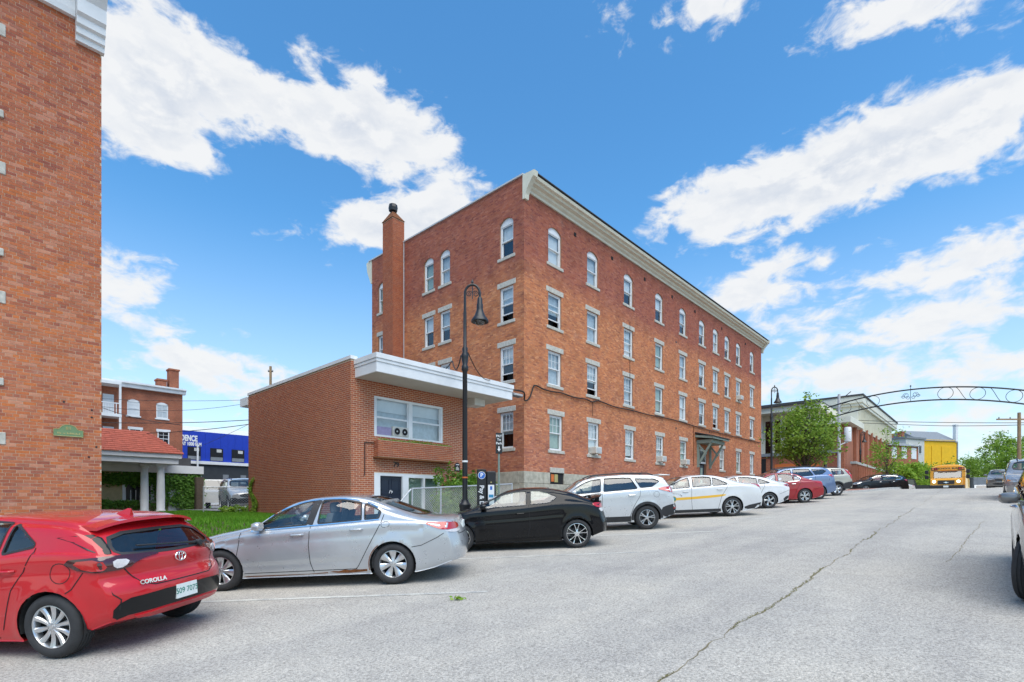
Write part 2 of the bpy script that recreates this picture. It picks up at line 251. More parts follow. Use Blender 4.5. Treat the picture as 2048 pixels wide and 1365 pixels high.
# ------------------------------------------------------------------ mesh helpers
class MB:
    def __init__(s): s.v = []; s.f = []
    def add(s, vs, fs):
        o = len(s.v); s.v += [tuple(p) for p in vs]; s.f += [tuple(i + o for i in f) for f in fs]; return s
    def box(s, x0, x1, y0, y1, z0, z1, bev=0):
        if bev <= 0:
            return s.add([(x0, y0, z0), (x1, y0, z0), (x1, y1, z0), (x0, y1, z0), (x0, y0, z1), (x1, y0, z1), (x1, y1, z1), (x0, y1, z1)],
                         [(0, 3, 2, 1), (4, 5, 6, 7), (0, 1, 5, 4), (1, 2, 6, 5), (2, 3, 7, 6), (3, 0, 4, 7)])
        b = bev; vs = []
        for z, q in ((z0, b), (z0 + b, 0), (z1 - b, 0), (z1, b)):
            a = [(x0 + q + (b if not q else 0), y0 + q), (x1 - q - (b if not q else 0), y0 + q), (x1 - q, y0 + q + (b if not q else 0)), (x1 - q, y1 - q - (b if not q else 0)),
                 (x1 - q - (b if not q else 0), y1 - q), (x0 + q + (b if not q else 0), y1 - q), (x0 + q, y1 - q - (b if not q else 0)), (x0 + q, y0 + q + (b if not q else 0))]
            vs += [(p[0], p[1], z) for p in a]
        fs = [tuple(reversed(range(8))), tuple(range(24, 32))]
        for r in range(3):
            for i in range(8): fs.append((r * 8 + i, r * 8 + (i + 1) % 8, r * 8 + 8 + (i + 1) % 8, r * 8 + 8 + i))
        return s.add(vs, fs)
    def beam(s, a, b, w, h=None, up=(0, 0, 1)):
        """square bar from a to b"""
        h = h or w; a = Vector(a); b = Vector(b); d = (b - a).normalized(); u = Vector(up)
        if abs(d.dot(u)) > .98: u = Vector((1, 0, 0))
        r = d.cross(u).normalized(); u = r.cross(d)
        q = [r * sx * w / 2 + u * sy * h / 2 for sx, sy in ((-1, -1), (1, -1), (1, 1), (-1, 1))]
        return s.add([a + k for k in q] + [b + k for k in q], [(3, 2, 1, 0), (4, 5, 6, 7), (0, 1, 5, 4), (1, 2, 6, 5), (2, 3, 7, 6), (3, 0, 4, 7)])
    def tube(s, path, rad, n=8, closed=False, caps=True):
        P = [Vector(p) for p in path]; m = len(P); rads = rad if isinstance(rad, (list, tuple)) else [rad] * m
        up = None; rings = []
        for i, p in enumerate(P):
            if closed: d = P[(i + 1) % m] - P[i - 1]
            else: d = P[min(i + 1, m - 1)] - P[max(i - 1, 0)]
            d.normalize()
            if up is None:
                up = Vector((0, 0, 1)) if abs(d.z) < .9 else Vector((1, 0, 0))
            r = d.cross(up)
            if r.length < 1e-4: up = Vector((0, 1, 0)); r = d.cross(up)
            r.normalize(); up = r.cross(d).normalized()
            rings.append([p + (r * math.cos(t) + up * math.sin(t)) * rads[i] for t in (2 * math.pi * k / n for k in range(n))])
        vs = [q for r in rings for q in r]; fs = []
        for i in range(m if closed else m - 1):
            j = (i + 1) % m
            for k in range(n): fs.append((i * n + k, i * n + (k + 1) % n, j * n + (k + 1) % n, j * n + k))
        if caps and not closed: fs += [tuple(reversed(range(n))), tuple((m - 1) * n + k for k in range(n))]
        return s.add(vs, fs)
    def lathe(s, prof, n=24, o=(0, 0, 0), axis='z', close=False):
        """prof: (radius, height)"""
        vs = []; m = len(prof)
        for r, h in prof:
            for k in range(n):
                t = 2 * math.pi * k / n; a, b = r * math.cos(t), r * math.sin(t)
                vs.append({'z': (a, b, h), 'y': (a, h, b), 'x': (h, a, b)}[axis])
        vs = [(p[0] + o[0], p[1] + o[1], p[2] + o[2]) for p in vs]; fs = []
        for i in range(m if close else m - 1):
            j = (i + 1) % m
            for k in range(n): fs.append((i * n + k, i * n + (k + 1) % n, j * n + (k + 1) % n, j * n + k))
        if axis == 'y': fs = [tuple(reversed(f)) for f in fs]
        return s.add(vs, fs)
    def prism(s, poly, plane, a, b):
        """poly in 2D extruded from a to b; plane 'xz' (along y), 'yz' (along x), 'xy' (along z)"""
        f = {'xz': lambda p, h: (p[0], h, p[1]), 'yz': lambda p, h: (h, p[0], p[1]), 'xy': lambda p, h: (p[0], p[1], h)}[plane]
        n = len(poly); vs = [f(p, a) for p in poly] + [f(p, b) for p in poly]
        fs = [tuple(range(n)), tuple(reversed(range(n, 2 * n)))] + [(i, i + n, (i + 1) % n + n, (i + 1) % n) for i in range(n)]
        return s.add(vs, fs)
    def xf(s, M, start=0):
        s.v[start:] = [tuple(M @ Vector(p)) for p in s.v[start:]]; return s
    def mesh(s, name, m=None, smooth=False, fix=True, ang=None):
        me = bpy.data.meshes.new(name); me.from_pydata(s.v, [], s.f); me.update()
        if fix:
            bm = bmesh.new(); bm.from_mesh(me); bmesh.ops.recalc_face_normals(bm, faces=bm.faces); bm.to_mesh(me); bm.free()
        if m: me.materials.append(mat(m) if isinstance(m, str) else m)
        if smooth:
            me.polygons.foreach_set('use_smooth', [True] * len(me.polygons))
            try: me.set_sharp_from_angle(angle=R(ang or 40))
            except Exception: pass
        return me
def link(o, parent=None):
    COL.objects.link(o)
    if parent is not None:
        o.parent = parent
    return o
def obj(name, mb, m=None, parent=None, smooth=False, loc=None, ang=None, world=True, fix=True):
    """one mesh object. With a parent, world=True means the mesh is in world coordinates"""
    me = mb if isinstance(mb, bpy.types.Mesh) else mb.mesh(name, m, smooth, fix, ang)
    o = bpy.data.objects.new(name, me); link(o, parent)
    if loc is not None: o.location = loc
    if parent is not None and world:
        t = Vector((0, 0, 0)); p = parent
        while p is not None: t += p.location; p = p.parent
        o.location = Vector(o.location) - t
    return o
def tag(o, label=None, cat=None, group=None, kind=None):
    if label: o['label'] = label
    if cat: o['category'] = cat
    if group: o['group'] = group
    if kind: o['kind'] = kind
    return o
def thing(name, label, cat, loc=(0, 0, 0), group=None):
    o = bpy.data.objects.new(name, None); COL.objects.link(o); o.location = loc; o.empty_display_size = .3
    return tag(o, label, cat, group)
def npmesh(name, V, F, m=None, smooth=False):
    """fast mesh from numpy arrays; F: (n,4) or (n,3)"""
    me = bpy.data.meshes.new(name); V = np.asarray(V, dtype=np.float32); F = np.asarray(F, dtype=np.int32); k = F.shape[1]
    me.vertices.add(len(V)); me.vertices.foreach_set('co', V.ravel())
    me.loops.add(F.size); me.loops.foreach_set('vertex_index', F.ravel())
    me.polygons.add(len(F)); me.polygons.foreach_set('loop_start', np.arange(0, F.size, k, dtype=np.int32)); me.polygons.foreach_set('loop_total', np.full(len(F), k, dtype=np.int32))
    me.update(calc_edges=True); me.validate()
    if m: me.materials.append(mat(m))
    me.polygons.foreach_set('use_smooth', [bool(smooth)] * len(me.polygons))
    return me
def copy_tree(o, parent=None):
    c = o.copy(); COL.objects.link(c)
    if parent is not None: c.parent = parent
    for ch in list(o.children): copy_tree(ch, c)
    return c
def text_mesh(body, size, m, depth=.002, align='CENTER', spacing=1.0, bold=.0, name='lettering'):
    cu = bpy.data.curves.new('t', 'FONT'); cu.body = body; cu.size = size; cu.extrude = depth; cu.align_x = align; cu.align_y = 'CENTER'; cu.space_character = spacing; cu.offset = bold
    t = bpy.data.objects.new('t', cu); COL.objects.link(t); dg = bpy.context.evaluated_depsgraph_get()
    me = bpy.data.meshes.new_from_object(t.evaluated_get(dg)); me.name = name; bpy.data.objects.remove(t); bpy.data.curves.remove(cu)
    me.materials.clear(); me.materials.append(mat(m)); return me
def place_text(name, body, size, m, loc, normal, parent, up=(0, 0, 1), depth=.002, bold=0, world=True, spin=0, sx=1.0):
    me = text_mesh(body, size, m, depth, bold=bold, name=name); n = Vector(normal).normalized(); u = Vector(up); r = u.cross(n).normalized(); u = n.cross(r)
    M = Matrix((r, u, n)).transposed().to_4x4() @ Matrix.Rotation(spin, 4, 'Z') @ Matrix.Diagonal((sx, 1, 1, 1))
    me.transform(Matrix.Translation(loc) @ M)
    return obj(name, me, parent=parent, world=world)
def chaikin(P, it=2, closed=True):
    P = [tuple(p) for p in P]
    for _ in range(it):
        Q = []; n = len(P)
        for i in range(n if closed else n - 1):
            a, b = P[i], P[(i + 1) % n]
            Q.append(tuple(a[k] * .75 + b[k] * .25 for k in range(len(a)))); Q.append(tuple(a[k] * .25 + b[k] * .75 for k in range(len(a))))
        P = Q if closed else [P[0]] + Q + [P[-1]]
    return P
def round_poly(P, r=.035, k=4):
    out = []; n = len(P)
    for i in range(n):
        a, b, c = Vector(P[i - 1]), Vector(P[i]), Vector(P[(i + 1) % n]); d0, d1 = a - b, c - b; q = min(r, d0.length * .4, d1.length * .4); p0, p1 = b + d0.normalized() * q, b + d1.normalized() * q
        for j in range(k + 1): t = j / k; out.append(tuple(p0 * (1 - t) ** 2 + b * 2 * t * (1 - t) + p1 * t * t))
    return out
def resample(P, step, closed=False):
    P = [Vector(p) for p in P]
    if closed: P = P + [P[0]]
    out = []
    for a, b in zip(P[:-1], P[1:]):
        n = max(1, int(math.ceil((b - a).length / step)))
        out += [a.lerp(b, i / n) for i in range(n)]
    if not closed: out.append(P[-1])
    return [tuple(p) for p in out]
def in_poly(x, y, P):
    c = False; j = len(P) - 1
    for i in range(len(P)):
        if (P[i][1] > y) != (P[j][1] > y) and x < (P[j][0] - P[i][0]) * (y - P[i][1]) / (P[j][1] - P[i][1]) + P[i][0]: c = not c
        j = i
    return c
def lerpts(P, x):
    if x <= P[0][0]: return P[0][1]
    for (a, b), (c, d) in zip(P[:-1], P[1:]):
        if x <= c: return b + (d - b) * (x - a) / (c - a) if c > a else d
    return P[-1][1]
def smooth_fn(P, n=400, passes=0, rad=0.0):
    """piecewise-linear table, smoothed by a box filter of half width rad"""
    xs = np.linspace(P[0][0], P[-1][0], n); ys = np.interp(xs, [p[0] for p in P], [p[1] for p in P])
    if rad > 0:
        k = max(1, int(rad / (xs[1] - xs[0])))
        for _ in range(2):
            e = np.concatenate([2 * ys[0] - ys[k:0:-1], ys, 2 * ys[-1] - ys[-2:-k - 2:-1]]); ys = np.convolve(e, np.ones(2 * k + 1) / (2 * k + 1), 'valid')
    return lambda x: float(np.interp(x, xs, ys))
def gz(x):
    """street level at x: a steady climb to a crest"""
    return float(np.interp(x, GX, GZ))
GX = np.linspace(-400, 700, 2201)
_s = np.where(GX < -60, .0, np.where(GX < 41, .0585, np.where(GX < 46, .0585 * (46 - GX) / 5, np.where(GX < 50, -.024 * (GX - 46) / 4, np.where(GX < 80, -.024, 0)))))
GZ = np.concatenate([[0], np.cumsum((_s[1:] + _s[:-1]) / 2 * np.diff(GX))]); GZ = GZ - np.interp(0, GX, GZ)
def leaves(name, pts, size, m, parent=None, seed=1, flat=None, aspect=.6, jitter=.35):
    """leaf faces (bent diamonds) at pts; flat: normal to lean towards"""
    g = np.random.default_rng(seed); P = np.asarray(pts, dtype=np.float64); n = len(P)
    nr = g.normal(size=(n, 3)); nr[:, 2] = np.abs(nr[:, 2]) + .3
    if flat is not None: nr = nr * .55 + np.asarray(flat) * 1.2
    nr /= np.linalg.norm(nr, axis=1)[:, None]
    a = g.normal(size=(n, 3)); a -= nr * (a * nr).sum(1)[:, None]; a /= np.linalg.norm(a, axis=1)[:, None]; b = np.cross(nr, a)
    s = size * (1 + jitter * g.uniform(-1, 1, n))[:, None]
    V = np.stack([P - a * s * .5, P + b * s * aspect * .5 + nr * s * .08, P + a * s * .5, P - b * s * aspect * .5 + nr * s * .08], 1).reshape(-1, 3)
    F = np.arange(4 * n).reshape(-1, 4)
    me = npmesh(name, V, F, m)
    o = bpy.data.objects.new(name, me); link(o, parent)
    if parent is not None:
        t = Vector((0, 0, 0)); p = parent
        while p is not None: t += p.location; p = p.parent
        o.location = -t
    return o

# ------------------------------------------------------------------ vehicles
def catmull(P, k):
    P = np.asarray(P, float); n = len(P); Q = np.vstack([2 * P[0] - P[1], P, 2 * P[-1] - P[-2]]); out = []
    for i in range(n - 1):
        a, b, c, d = Q[i:i + 4]
        for t in np.linspace(0, 1, k, endpoint=False):
            out.append(.5 * (2 * b + (c - a) * t + (2 * a - 5 * b + 4 * c - d) * t * t + (3 * b - a - 3 * c + d) * t ** 3))
    out.append(P[-1]); return np.array(out)
WHEEL_CACHE = {}
STYLES = {  # spokes per sector: (inner angle, outer angle, inner half width, outer half width); n sectors; rim ratio; material
    'ten': (10, [(0, 0, .016, .030)], .66, 'alloy'), 'seven': (7, [(0, 0, .020, .062)], .66, 'alloy'), 'ypair': (5, [(-.15, -.26, .012, .013), (.15, .26, .012, .013)], .72, 'alloy_bright'),
    'five': (5, [(-.10, -.17, .013, .020), (.10, .17, .013, .020)], .64, 'alloy'), 'fivepair': (5, [(-.12, -.24, .014, .020), (.12, .24, .014, .020)], .70, 'alloy'),
    'swirl': (5, [(-.10, .30, .020, .040), (.25, .42, .010, .014)], .66, 'alloy'), 'split': (5, [(-.08, -.25, .016, .024), (.08, .22, .016, .032)], .68, 'alloy'), 'fivewide': (5, [(0, 0, .035, .055)], .62, 'alloy'), 'steel': (8, [(0, 0, .04, .05)], .6, 'galvanised')}
def wheel_meshes(style, Rw, wid=.21):
    key = (style, Rw)
    if key in WHEEL_CACHE: return WHEEL_CACHE[key]
    n, sp, rr, mt = STYLES[style]; rim = Rw * rr; h = wid / 2; NS = 48
    t = MB(); g = .008
    prof = [(rim - .004, -h * .72), (rim + .012, -h * .98), ((rim + Rw) / 2, -h * 1.06), (Rw - .035, -h * 1.0), (Rw - .012, -h * .84), (Rw - .003, -h * .70)]
    for c in (-.45, -.12, .22, .5):
        prof += [(Rw, h * (c - .08)), (Rw - g, h * (c - .05)), (Rw - g, h * (c + .03)), (Rw, h * (c + .06))]
    prof += [(Rw - .003, h * .70), (Rw - .012, h * .84), (Rw - .035, h), ((rim + Rw) / 2, h * 1.06), (rim, h * .9)]
    t.lathe(prof, NS, axis='y'); tyre = t.mesh('tyre', 'rubber', True, True, 50)
    hub = MB(); hub.lathe([(rim * .97, -h * .3), (rim * .93, h * .5), (.01, h * .5)], 32, axis='y'); hub.lathe([(.01, -h * .28), (rim * .62, -h * .28), (rim * .62, -h * .12), (.01, -h * .12)], 32, axis='y'); hubm = hub.mesh('wheel', 'underbody', True)
    r = MB(); r.lathe([(rim * 1.02, -h * .80), (rim * 1.015, -h * .92), (rim * .985, -h * .93), (rim * .95, -h * .80), (rim * .93, -h * .2)], NS, axis='y')
    rh = rim * .24; yf = -h * .80
    r.lathe([(.002, yf - .010), (rh * .42, yf - .010), (rh * .46, yf - .004), (rh * .95, yf - .002), (rh * 1.1, yf + .03)], 24, axis='y')
    for i in range(n):
        for a0, a1, w0, w1 in sp:
            th = 2 * math.pi * i / n + math.pi / 2; vs = []; K = 6
            for q in range(K):
                f = q / (K - 1); rad = rh * .8 + (rim * .965 - rh * .8) * f; a = th + a0 + (a1 - a0) * f; w = (w0 + (w1 - w0) * f); dy = yf + .012 * math.sin(f * 3.14) - .004
                c, s = math.cos(a), math.sin(a)
                for e, yy in ((-1, .012), (-.55, -.001), (.55, -.001), (1, .012), (.8, .045), (-.8, .045)):
                    vs.append((rad * c - e * w * s, dy + yy, rad * s + e * w * c))
            fs = []
            for q in range(K - 1):
                for e in range(6): fs.append((q * 6 + e, q * 6 + (e + 1) % 6, q * 6 + 6 + (e + 1) % 6, q * 6 + 6 + e))
            r.add(vs, fs)
    for i in range(5):  # lug nuts
        a = 2 * math.pi * i / 5 + .3; r.lathe([(.001, yf - .012), (.009, yf - .012), (.010, yf + .004)], 8, o=(rh * .72 * math.cos(a), 0, rh * .72 * math.sin(a)), axis='y')
    rimm = r.mesh('rim', mt, True, True, 35)
    WHEEL_CACHE[key] = (hubm, tyre, rimm); return WHEEL_CACHE[key]

class Car:
    """Lofted body shell (x from the nose back, left flank at -y), with panels laid on it by projection."""
    def __init__(s, name, label, S, group='cars parked along the street'):
        s.S = S; s.root = thing(name, label, S.get('cat', 'car'), group=group); s.loft(); s.detail()
    def loft(s):
        S = s.S; L, W = S['L'], S['W']; cell = S.get('cell', .035); n = int(L / cell) + 1; xs = np.linspace(0, L, n)
        top = smooth_fn(S['top'], rad=.07); belt = smooth_fn(S['belt'], rad=.15); bot = smooth_fn(S['bot'], rad=.08)
        rear = smooth_fn(S['rear'], rad=.03); front = smooth_fn(S['front'], rad=.03)
        tum = S.get('tumble', .40); kk = S.get('k', 6 if cell < .034 else 4); secs = []
        for x in xs:
            zt, zs, zb = top(x), belt(x), bot(x); zs = min(zs, zt - .03)
            e = abs((x - L * .52) / (L * .52)); w = W * (1 - S.get('taper', .10) * e ** 3.2); g = zt - zs
            q = min(1, max(0, (g - .10) / .25)); q = q * q * (3 - 2 * q)
            wb = w - .055; wr = wb - tum * g
            hood = [(w - .075, zs + g * .30), (w - .19, zs + g * .70), (w * .5, zt - g * .10), (0, zt)]
            roof = [(wb - tum * g * .62, zs + g * .62), (wr - .015, zt - .085), (wr - .11, zt - .022), (0, zt)]
            P = [(0, zb), (w - .13, zb), (w - .045, zb + .02), (w - .012, zb + (zs - zb) * .28), (w, zb + (zs - zb) * .60), (w - .018, zs - .045), (w - .055, zs)]
            P += [tuple((1 - q) * a + q * b for a, b in zip(h_, r_)) for h_, r_ in zip(hood, roof)]
            secs.append(catmull(P, kk))
        sec = np.array(secs); Y = sec[:, :, 0].copy(); Z = sec[:, :, 1].copy(); Y[:, 0] = 0; Y[:, -1] = 0; Y = np.maximum(Y, 0)
        X = np.repeat(xs[:, None], Y.shape[1], 1); m = Y.shape[1]; s.j5 = 5 * kk - 1; s.j8 = 8 * kk
        d = S.get('endblend', .85)
        br = np.clip((X - (L - d)) / d, 0, 1) ** 1.6; bf = np.clip((d - X) / d, 0, 1) ** 1.6
        rv = np.vectorize(rear); fv = np.vectorize(front); kr, kf = S.get('kr', .22), S.get('kf', .30)
        X = X - br * (rv(Z) + kr * (Y / W) ** 3) + bf * (fv(Z) + kf * (Y / W) ** 2.6)
        # crease lines along the flank
        for cl, dp in S.get('crease', []):
            zl = np.interp(X, [p[0] for p in cl], [p[1] for p in cl]); on = (X > cl[0][0]) & (X < cl[-1][0]) & (Z < np.repeat(np.array([belt(x) for x in xs])[:, None], m, 1))
            Y = Y - np.where(on & (Y > W * .8), dp * np.exp(-np.clip((zl - Z) / .07, 0, 9)) * (Z < zl), 0)
        # wheel arches: flare, then snap the grid to the circle
        Ra = S['Ra']; zc = S['R']; side = (Y > .62 * W)
        for xa in (S['xf'], S['xr']):
            r = np.hypot(X - xa, Z - zc); Y = Y + np.where(side & (r > Ra - .02), S.get('flare', .014) * np.exp(-((r - Ra) / .06) ** 2), 0)
        V = []; F = []; jj = []
        for sg in (-1, 1):
            o = len(V); V += np.stack([X, sg * Y, Z], -1).reshape(-1, 3).tolist()
            for i in range(n - 1):
                for j in range(m - 1):
                    q = [o + i * m + j, o + i * m + j + 1, o + (i + 1) * m + j + 1, o + (i + 1) * m + j]
                    F.append(q if sg < 0 else q[::-1]); jj.append(j)
        s.capw = W * (1 - S.get('taper', .10)) - .02; C = np.linspace(-1, 1, 25)
        for i, dirn in ((n - 1, 1), (0, -1)):
            o = len(V)
            for c in C:
                y = c * Y[i]; z = Z[i]
                x = (L - (rv(z) + kr * (np.abs(y) / W) ** 3)) if dirn > 0 else (fv(z) + kf * (np.abs(y) / W) ** 2.6)
                V += np.stack([x, y, z], -1).tolist()
            for c in range(len(C) - 1):
                for j in range(m - 1):
                    q = [o + c * m + j, o + (c + 1) * m + j, o + (c + 1) * m + j + 1, o + c * m + j + 1]; F.append(q if dirn > 0 else q[::-1]); jj.append(1000 if dirn > 0 else 2000)
        s.bvh = BVHTree.FromPolygons([Vector(v) for v in V], F)
        wins = [round_poly(p) for p in S['wins']]; me = bpy.data.meshes.new('body'); me.from_pydata(V, [], F); bm = bmesh.new(); bm.from_mesh(me); lay = bm.faces.layers.int.new('j'); bm.faces.ensure_lookup_table()
        for f, j in zip(bm.faces, jj): f[lay] = j
        bmesh.ops.remove_doubles(bm, verts=bm.verts, dist=.0006)
        def cut(poly, ax, test):
            """cut an outline (projected along axis ax) out of the shell"""
            u, v = [(1, 2), (0, 2), (0, 1)][ax]; P = list(poly)
            lo = (min(p[0] for p in P) - .09, min(p[1] for p in P) - .09); hi = (max(p[0] for p in P) + .09, max(p[1] for p in P) + .09)
            fs = set()
            for f in bm.faces:
                c = f.calc_center_median()
                if lo[0] < c[u] < hi[0] and lo[1] < c[v] < hi[1] and test(f[lay], c): fs.add(f)
            for p, q in zip(P, P[1:] + P[:1]):
                t = Vector((q[0] - p[0], q[1] - p[1])); ln = t.length
                if ln < 1e-5: continue
                t /= ln; sel = []
                for f in fs:
                    ds = []; al = []
                    for w in f.verts:
                        dx, dy = w.co[u] - p[0], w.co[v] - p[1]; ds.append(dx * -t[1] + dy * t[0]); al.append(dx * t[0] + dy * t[1])
                    if min(ds) < -1e-5 and max(ds) > 1e-5 and max(al) > -.01 and min(al) < ln + .01: sel.append(f)
                if not sel: continue
                co = [0, 0, 0]; no = [0, 0, 0]; co[u], co[v] = p; no[u], no[v] = -t[1], t[0]
                geom = set(sel)
                for f in sel: geom.update(f.edges); geom.update(f.verts)
                r = bmesh.ops.bisect_plane(bm, geom=list(geom), dist=1e-5, plane_co=co, plane_no=no)
                fs = {f for f in fs if f.is_valid}; fs.update(g for g in r['geom'] if isinstance(g, bmesh.types.BMFace))
            kill = []
            for f in fs:
                c = f.calc_center_median()
                if in_poly(c[u], c[v], P): kill.append(f)
            bmesh.ops.delete(bm, geom=kill, context='FACES')
        j5, j8 = s.j5, s.j8
        for xa in (S['xf'], S['xr']):
            cut([(xa + Ra * math.cos(a), zc + Ra * math.sin(a)) for a in np.linspace(0, 2 * math.pi, 28, endpoint=False)], 1, lambda j, c: j < 1000 and abs(c[1]) > W - .40)
        for p in wins: cut(p, 1, lambda j, c: j5 <= j < 1000 and abs(c[1]) > .3)
        cut(chaikin(S['ws'] + [(x, -y) for x, y in reversed(S['ws'])], 1), 2, lambda j, c: j8 - 4 <= j < 1000 and c[2] > .8)
        if S['rwproj'] == 'T': cut(chaikin(S['rw'] + [(x, -y) for x, y in reversed(S['rw'])], 1), 2, lambda j, c: j8 - 4 <= j < 1000 and c[2] > .8)
        else: cut(chaikin(S['rw'] + [(-y, z) for y, z in reversed(S['rw'])], 1), 0, lambda j, c: j == 1000)
        bmesh.ops.delete(bm, geom=[v for v in bm.verts if not v.link_faces], context='VERTS'); bmesh.ops.recalc_face_normals(bm, faces=bm.faces); bm.to_mesh(me); bm.free()
        me.materials.append(mat(S['paint'])); me.polygons.foreach_set('use_smooth', [True] * len(me.polygons))
        try: me.set_sharp_from_angle(angle=R(55))
        except Exception: pass
        s.body = obj('body', me, parent=s.root, world=False); s.top = top; s.belt = belt; s.bot = bot
    # -- projection of flat outlines on the shell
    def hit(s, a, b, proj):
        L = s.S['L']
        if proj in ('B', 'F'): lim = s.capw; a = max(-lim, min(lim, a))
        if proj in ('QL', 'QR'):
            sg = -1 if proj == 'QL' else 1; c = .70711; o, d = (a * c + 2 * c + .0, sg * (-a * c + 2 * c), b), (-c, -sg * c, 0); o = (a * c + 5.0, -sg * a * c + sg * 5.0, b)
        else: o, d = {'L': ((a, -3, b), (0, 1, 0)), 'R': ((a, 3, b), (0, -1, 0)), 'B': ((L + 2, a, b), (-1, 0, 0)), 'F': ((-2, a, b), (1, 0, 0)), 'T': ((a, b, 4), (0, 0, -1))}[proj]
        p, nn, i, t = s.bvh.ray_cast(Vector(o), Vector(d))
        dv = Vector(d)
        if p is None:
            q = Vector((o[0] + d[0] * 3.6, o[1] + d[1] * 3.6, b)) if proj[0] == 'Q' else Vector({'L': (a, -s.S['W'], b), 'R': (a, s.S['W'], b), 'B': (L, a, b), 'F': (0, a, b), 'T': (a, b, 1)}[proj]); p, nn, i, t = s.bvh.find_nearest(q)
        if nn.dot(dv) > 0: nn = -nn
        return p, nn
    def decal(s, name, poly, proj, m, off=.003, skirt=.008, step=.09, parent=None, rnd=1, smooth=True):
        P = chaikin(poly, rnd) if rnd else list(poly); P = resample(P, step * .7, True); n = len(P)
        xs = [p[0] for p in P]; ys = [p[1] for p in P]; pts = [Vector(p) for p in P]
        x = min(xs) + step * .5
        while x < max(xs):
            y = min(ys) + step * .5
            while y < max(ys):
                if in_poly(x, y, P) and min((x - p[0]) ** 2 + (y - p[1]) ** 2 for p in P) > (step * .35) ** 2: pts.append(Vector((x, y)))
                y += step
            x += step
        vo, eo, fo, *_ = delaunay_2d_cdt(pts, [(i, (i + 1) % n) for i in range(n)], [], 1, 1e-6)
        V = []; V2 = []
        for v in vo:
            p, nn = s.hit(v[0], v[1], proj); V.append(tuple(p + nn * off)); V2.append(tuple(p - nn * .004))
        F = [tuple(f) for f in fo]
        if not F: return None
        if skirt:
            cnt = {}
            for f in F:
                for a, b in zip(f, f[1:] + f[:1]): cnt[(a, b)] = 1
            k = len(V); be = [(a, b) for a, b in cnt if (b, a) not in cnt]; V += V2
            F += [(b, a, a + k, b + k) for a, b in be]
        me = bpy.data.meshes.new(name); me.from_pydata(V, [], F); me.update()
        bm = bmesh.new(); bm.from_mesh(me); bmesh.ops.delete(bm, geom=[v for v in bm.verts if not v.link_faces], context='VERTS')
        bmesh.ops.recalc_face_normals(bm, faces=bm.faces)
        bm.to_mesh(me); bm.free(); me.materials.append(mat(m))
        if smooth:
            me.polygons.foreach_set('use_smooth', [True] * len(me.polygons))
            try: me.set_sharp_from_angle(angle=R(45))
            except Exception: pass
        return obj(name, me, parent=parent or s.root, world=False)
    def ribbon(s, name, path, width, proj, m, off=.0015, closed=False, parent=None, step=.05, joinmb=None):
        P = resample(path, step, closed); n = len(P); V = []; F = []
        for i, p in enumerate(P):
            a = P[i - 1] if (i or closed) else P[0]; b = P[(i + 1) % n] if (i < n - 1 or closed) else P[-1]
            t = Vector((b[0] - a[0], b[1] - a[1])); t.normalize(); q = Vector((-t[1], t[0])) * width / 2
            for sg in (-1, 1):
                h, nn = s.hit(p[0] + sg * q[0], p[1] + sg * q[1], proj); V.append(tuple(h + nn * off))
        for i in range(n if closed else n - 1):
            j = (i + 1) % n; F.append((2 * i, 2 * j, 2 * j + 1, 2 * i + 1))
        if joinmb is not None: joinmb.add(V, F); return
        mb = MB(); mb.add(V, F); return obj(name, mb, m, parent or s.root, smooth=True, world=False)
    def detail(s):
        S = s.S; L, W = S['L'], S['W']; Rw, Ra = S['R'], S['Ra']; near = S.get('lod', 0) == 0
        gm = S.get('glass', 'glass_car'); trim = S.get('trim', 'black_plastic')
        for k, p in enumerate(S['wins']):
            g = S.get('wglass', {}).get(k, gm)
            for pr in ('L', 'R'):
                w = s.decal('side_window', round_poly(p), pr, g, off=-.010, skirt=0, rnd=0)
                s.ribbon('window_trim', round_poly(p), .022, pr, trim, .004, True, parent=w)
        wsf = S['ws'] + [(x, -y) for x, y in reversed(S['ws'])]
        w = s.decal('windshield', wsf, 'T', gm, off=-.006, skirt=0, step=.12); s.ribbon('window_trim', chaikin(wsf, 1), .035, 'T', 'black_plastic', .003, True, parent=w)
        if S['rwproj'] == 'T':
            rf = S['rw'] + [(x, -y) for x, y in reversed(S['rw'])]
        else:
            rf = S['rw'] + [(-y, z) for y, z in reversed(S['rw'])]
        w = s.decal('rear_window', rf, S['rwproj'], S.get('rglass', gm), off=-.006, skirt=0, step=.10); s.ribbon('window_trim', chaikin(rf, 1), .03, S['rwproj'], 'black_plastic', .003, True, parent=w)
        # wheel wells and wheels
        hubm, tyre, rimm = wheel_meshes(S['wheel'], Rw)
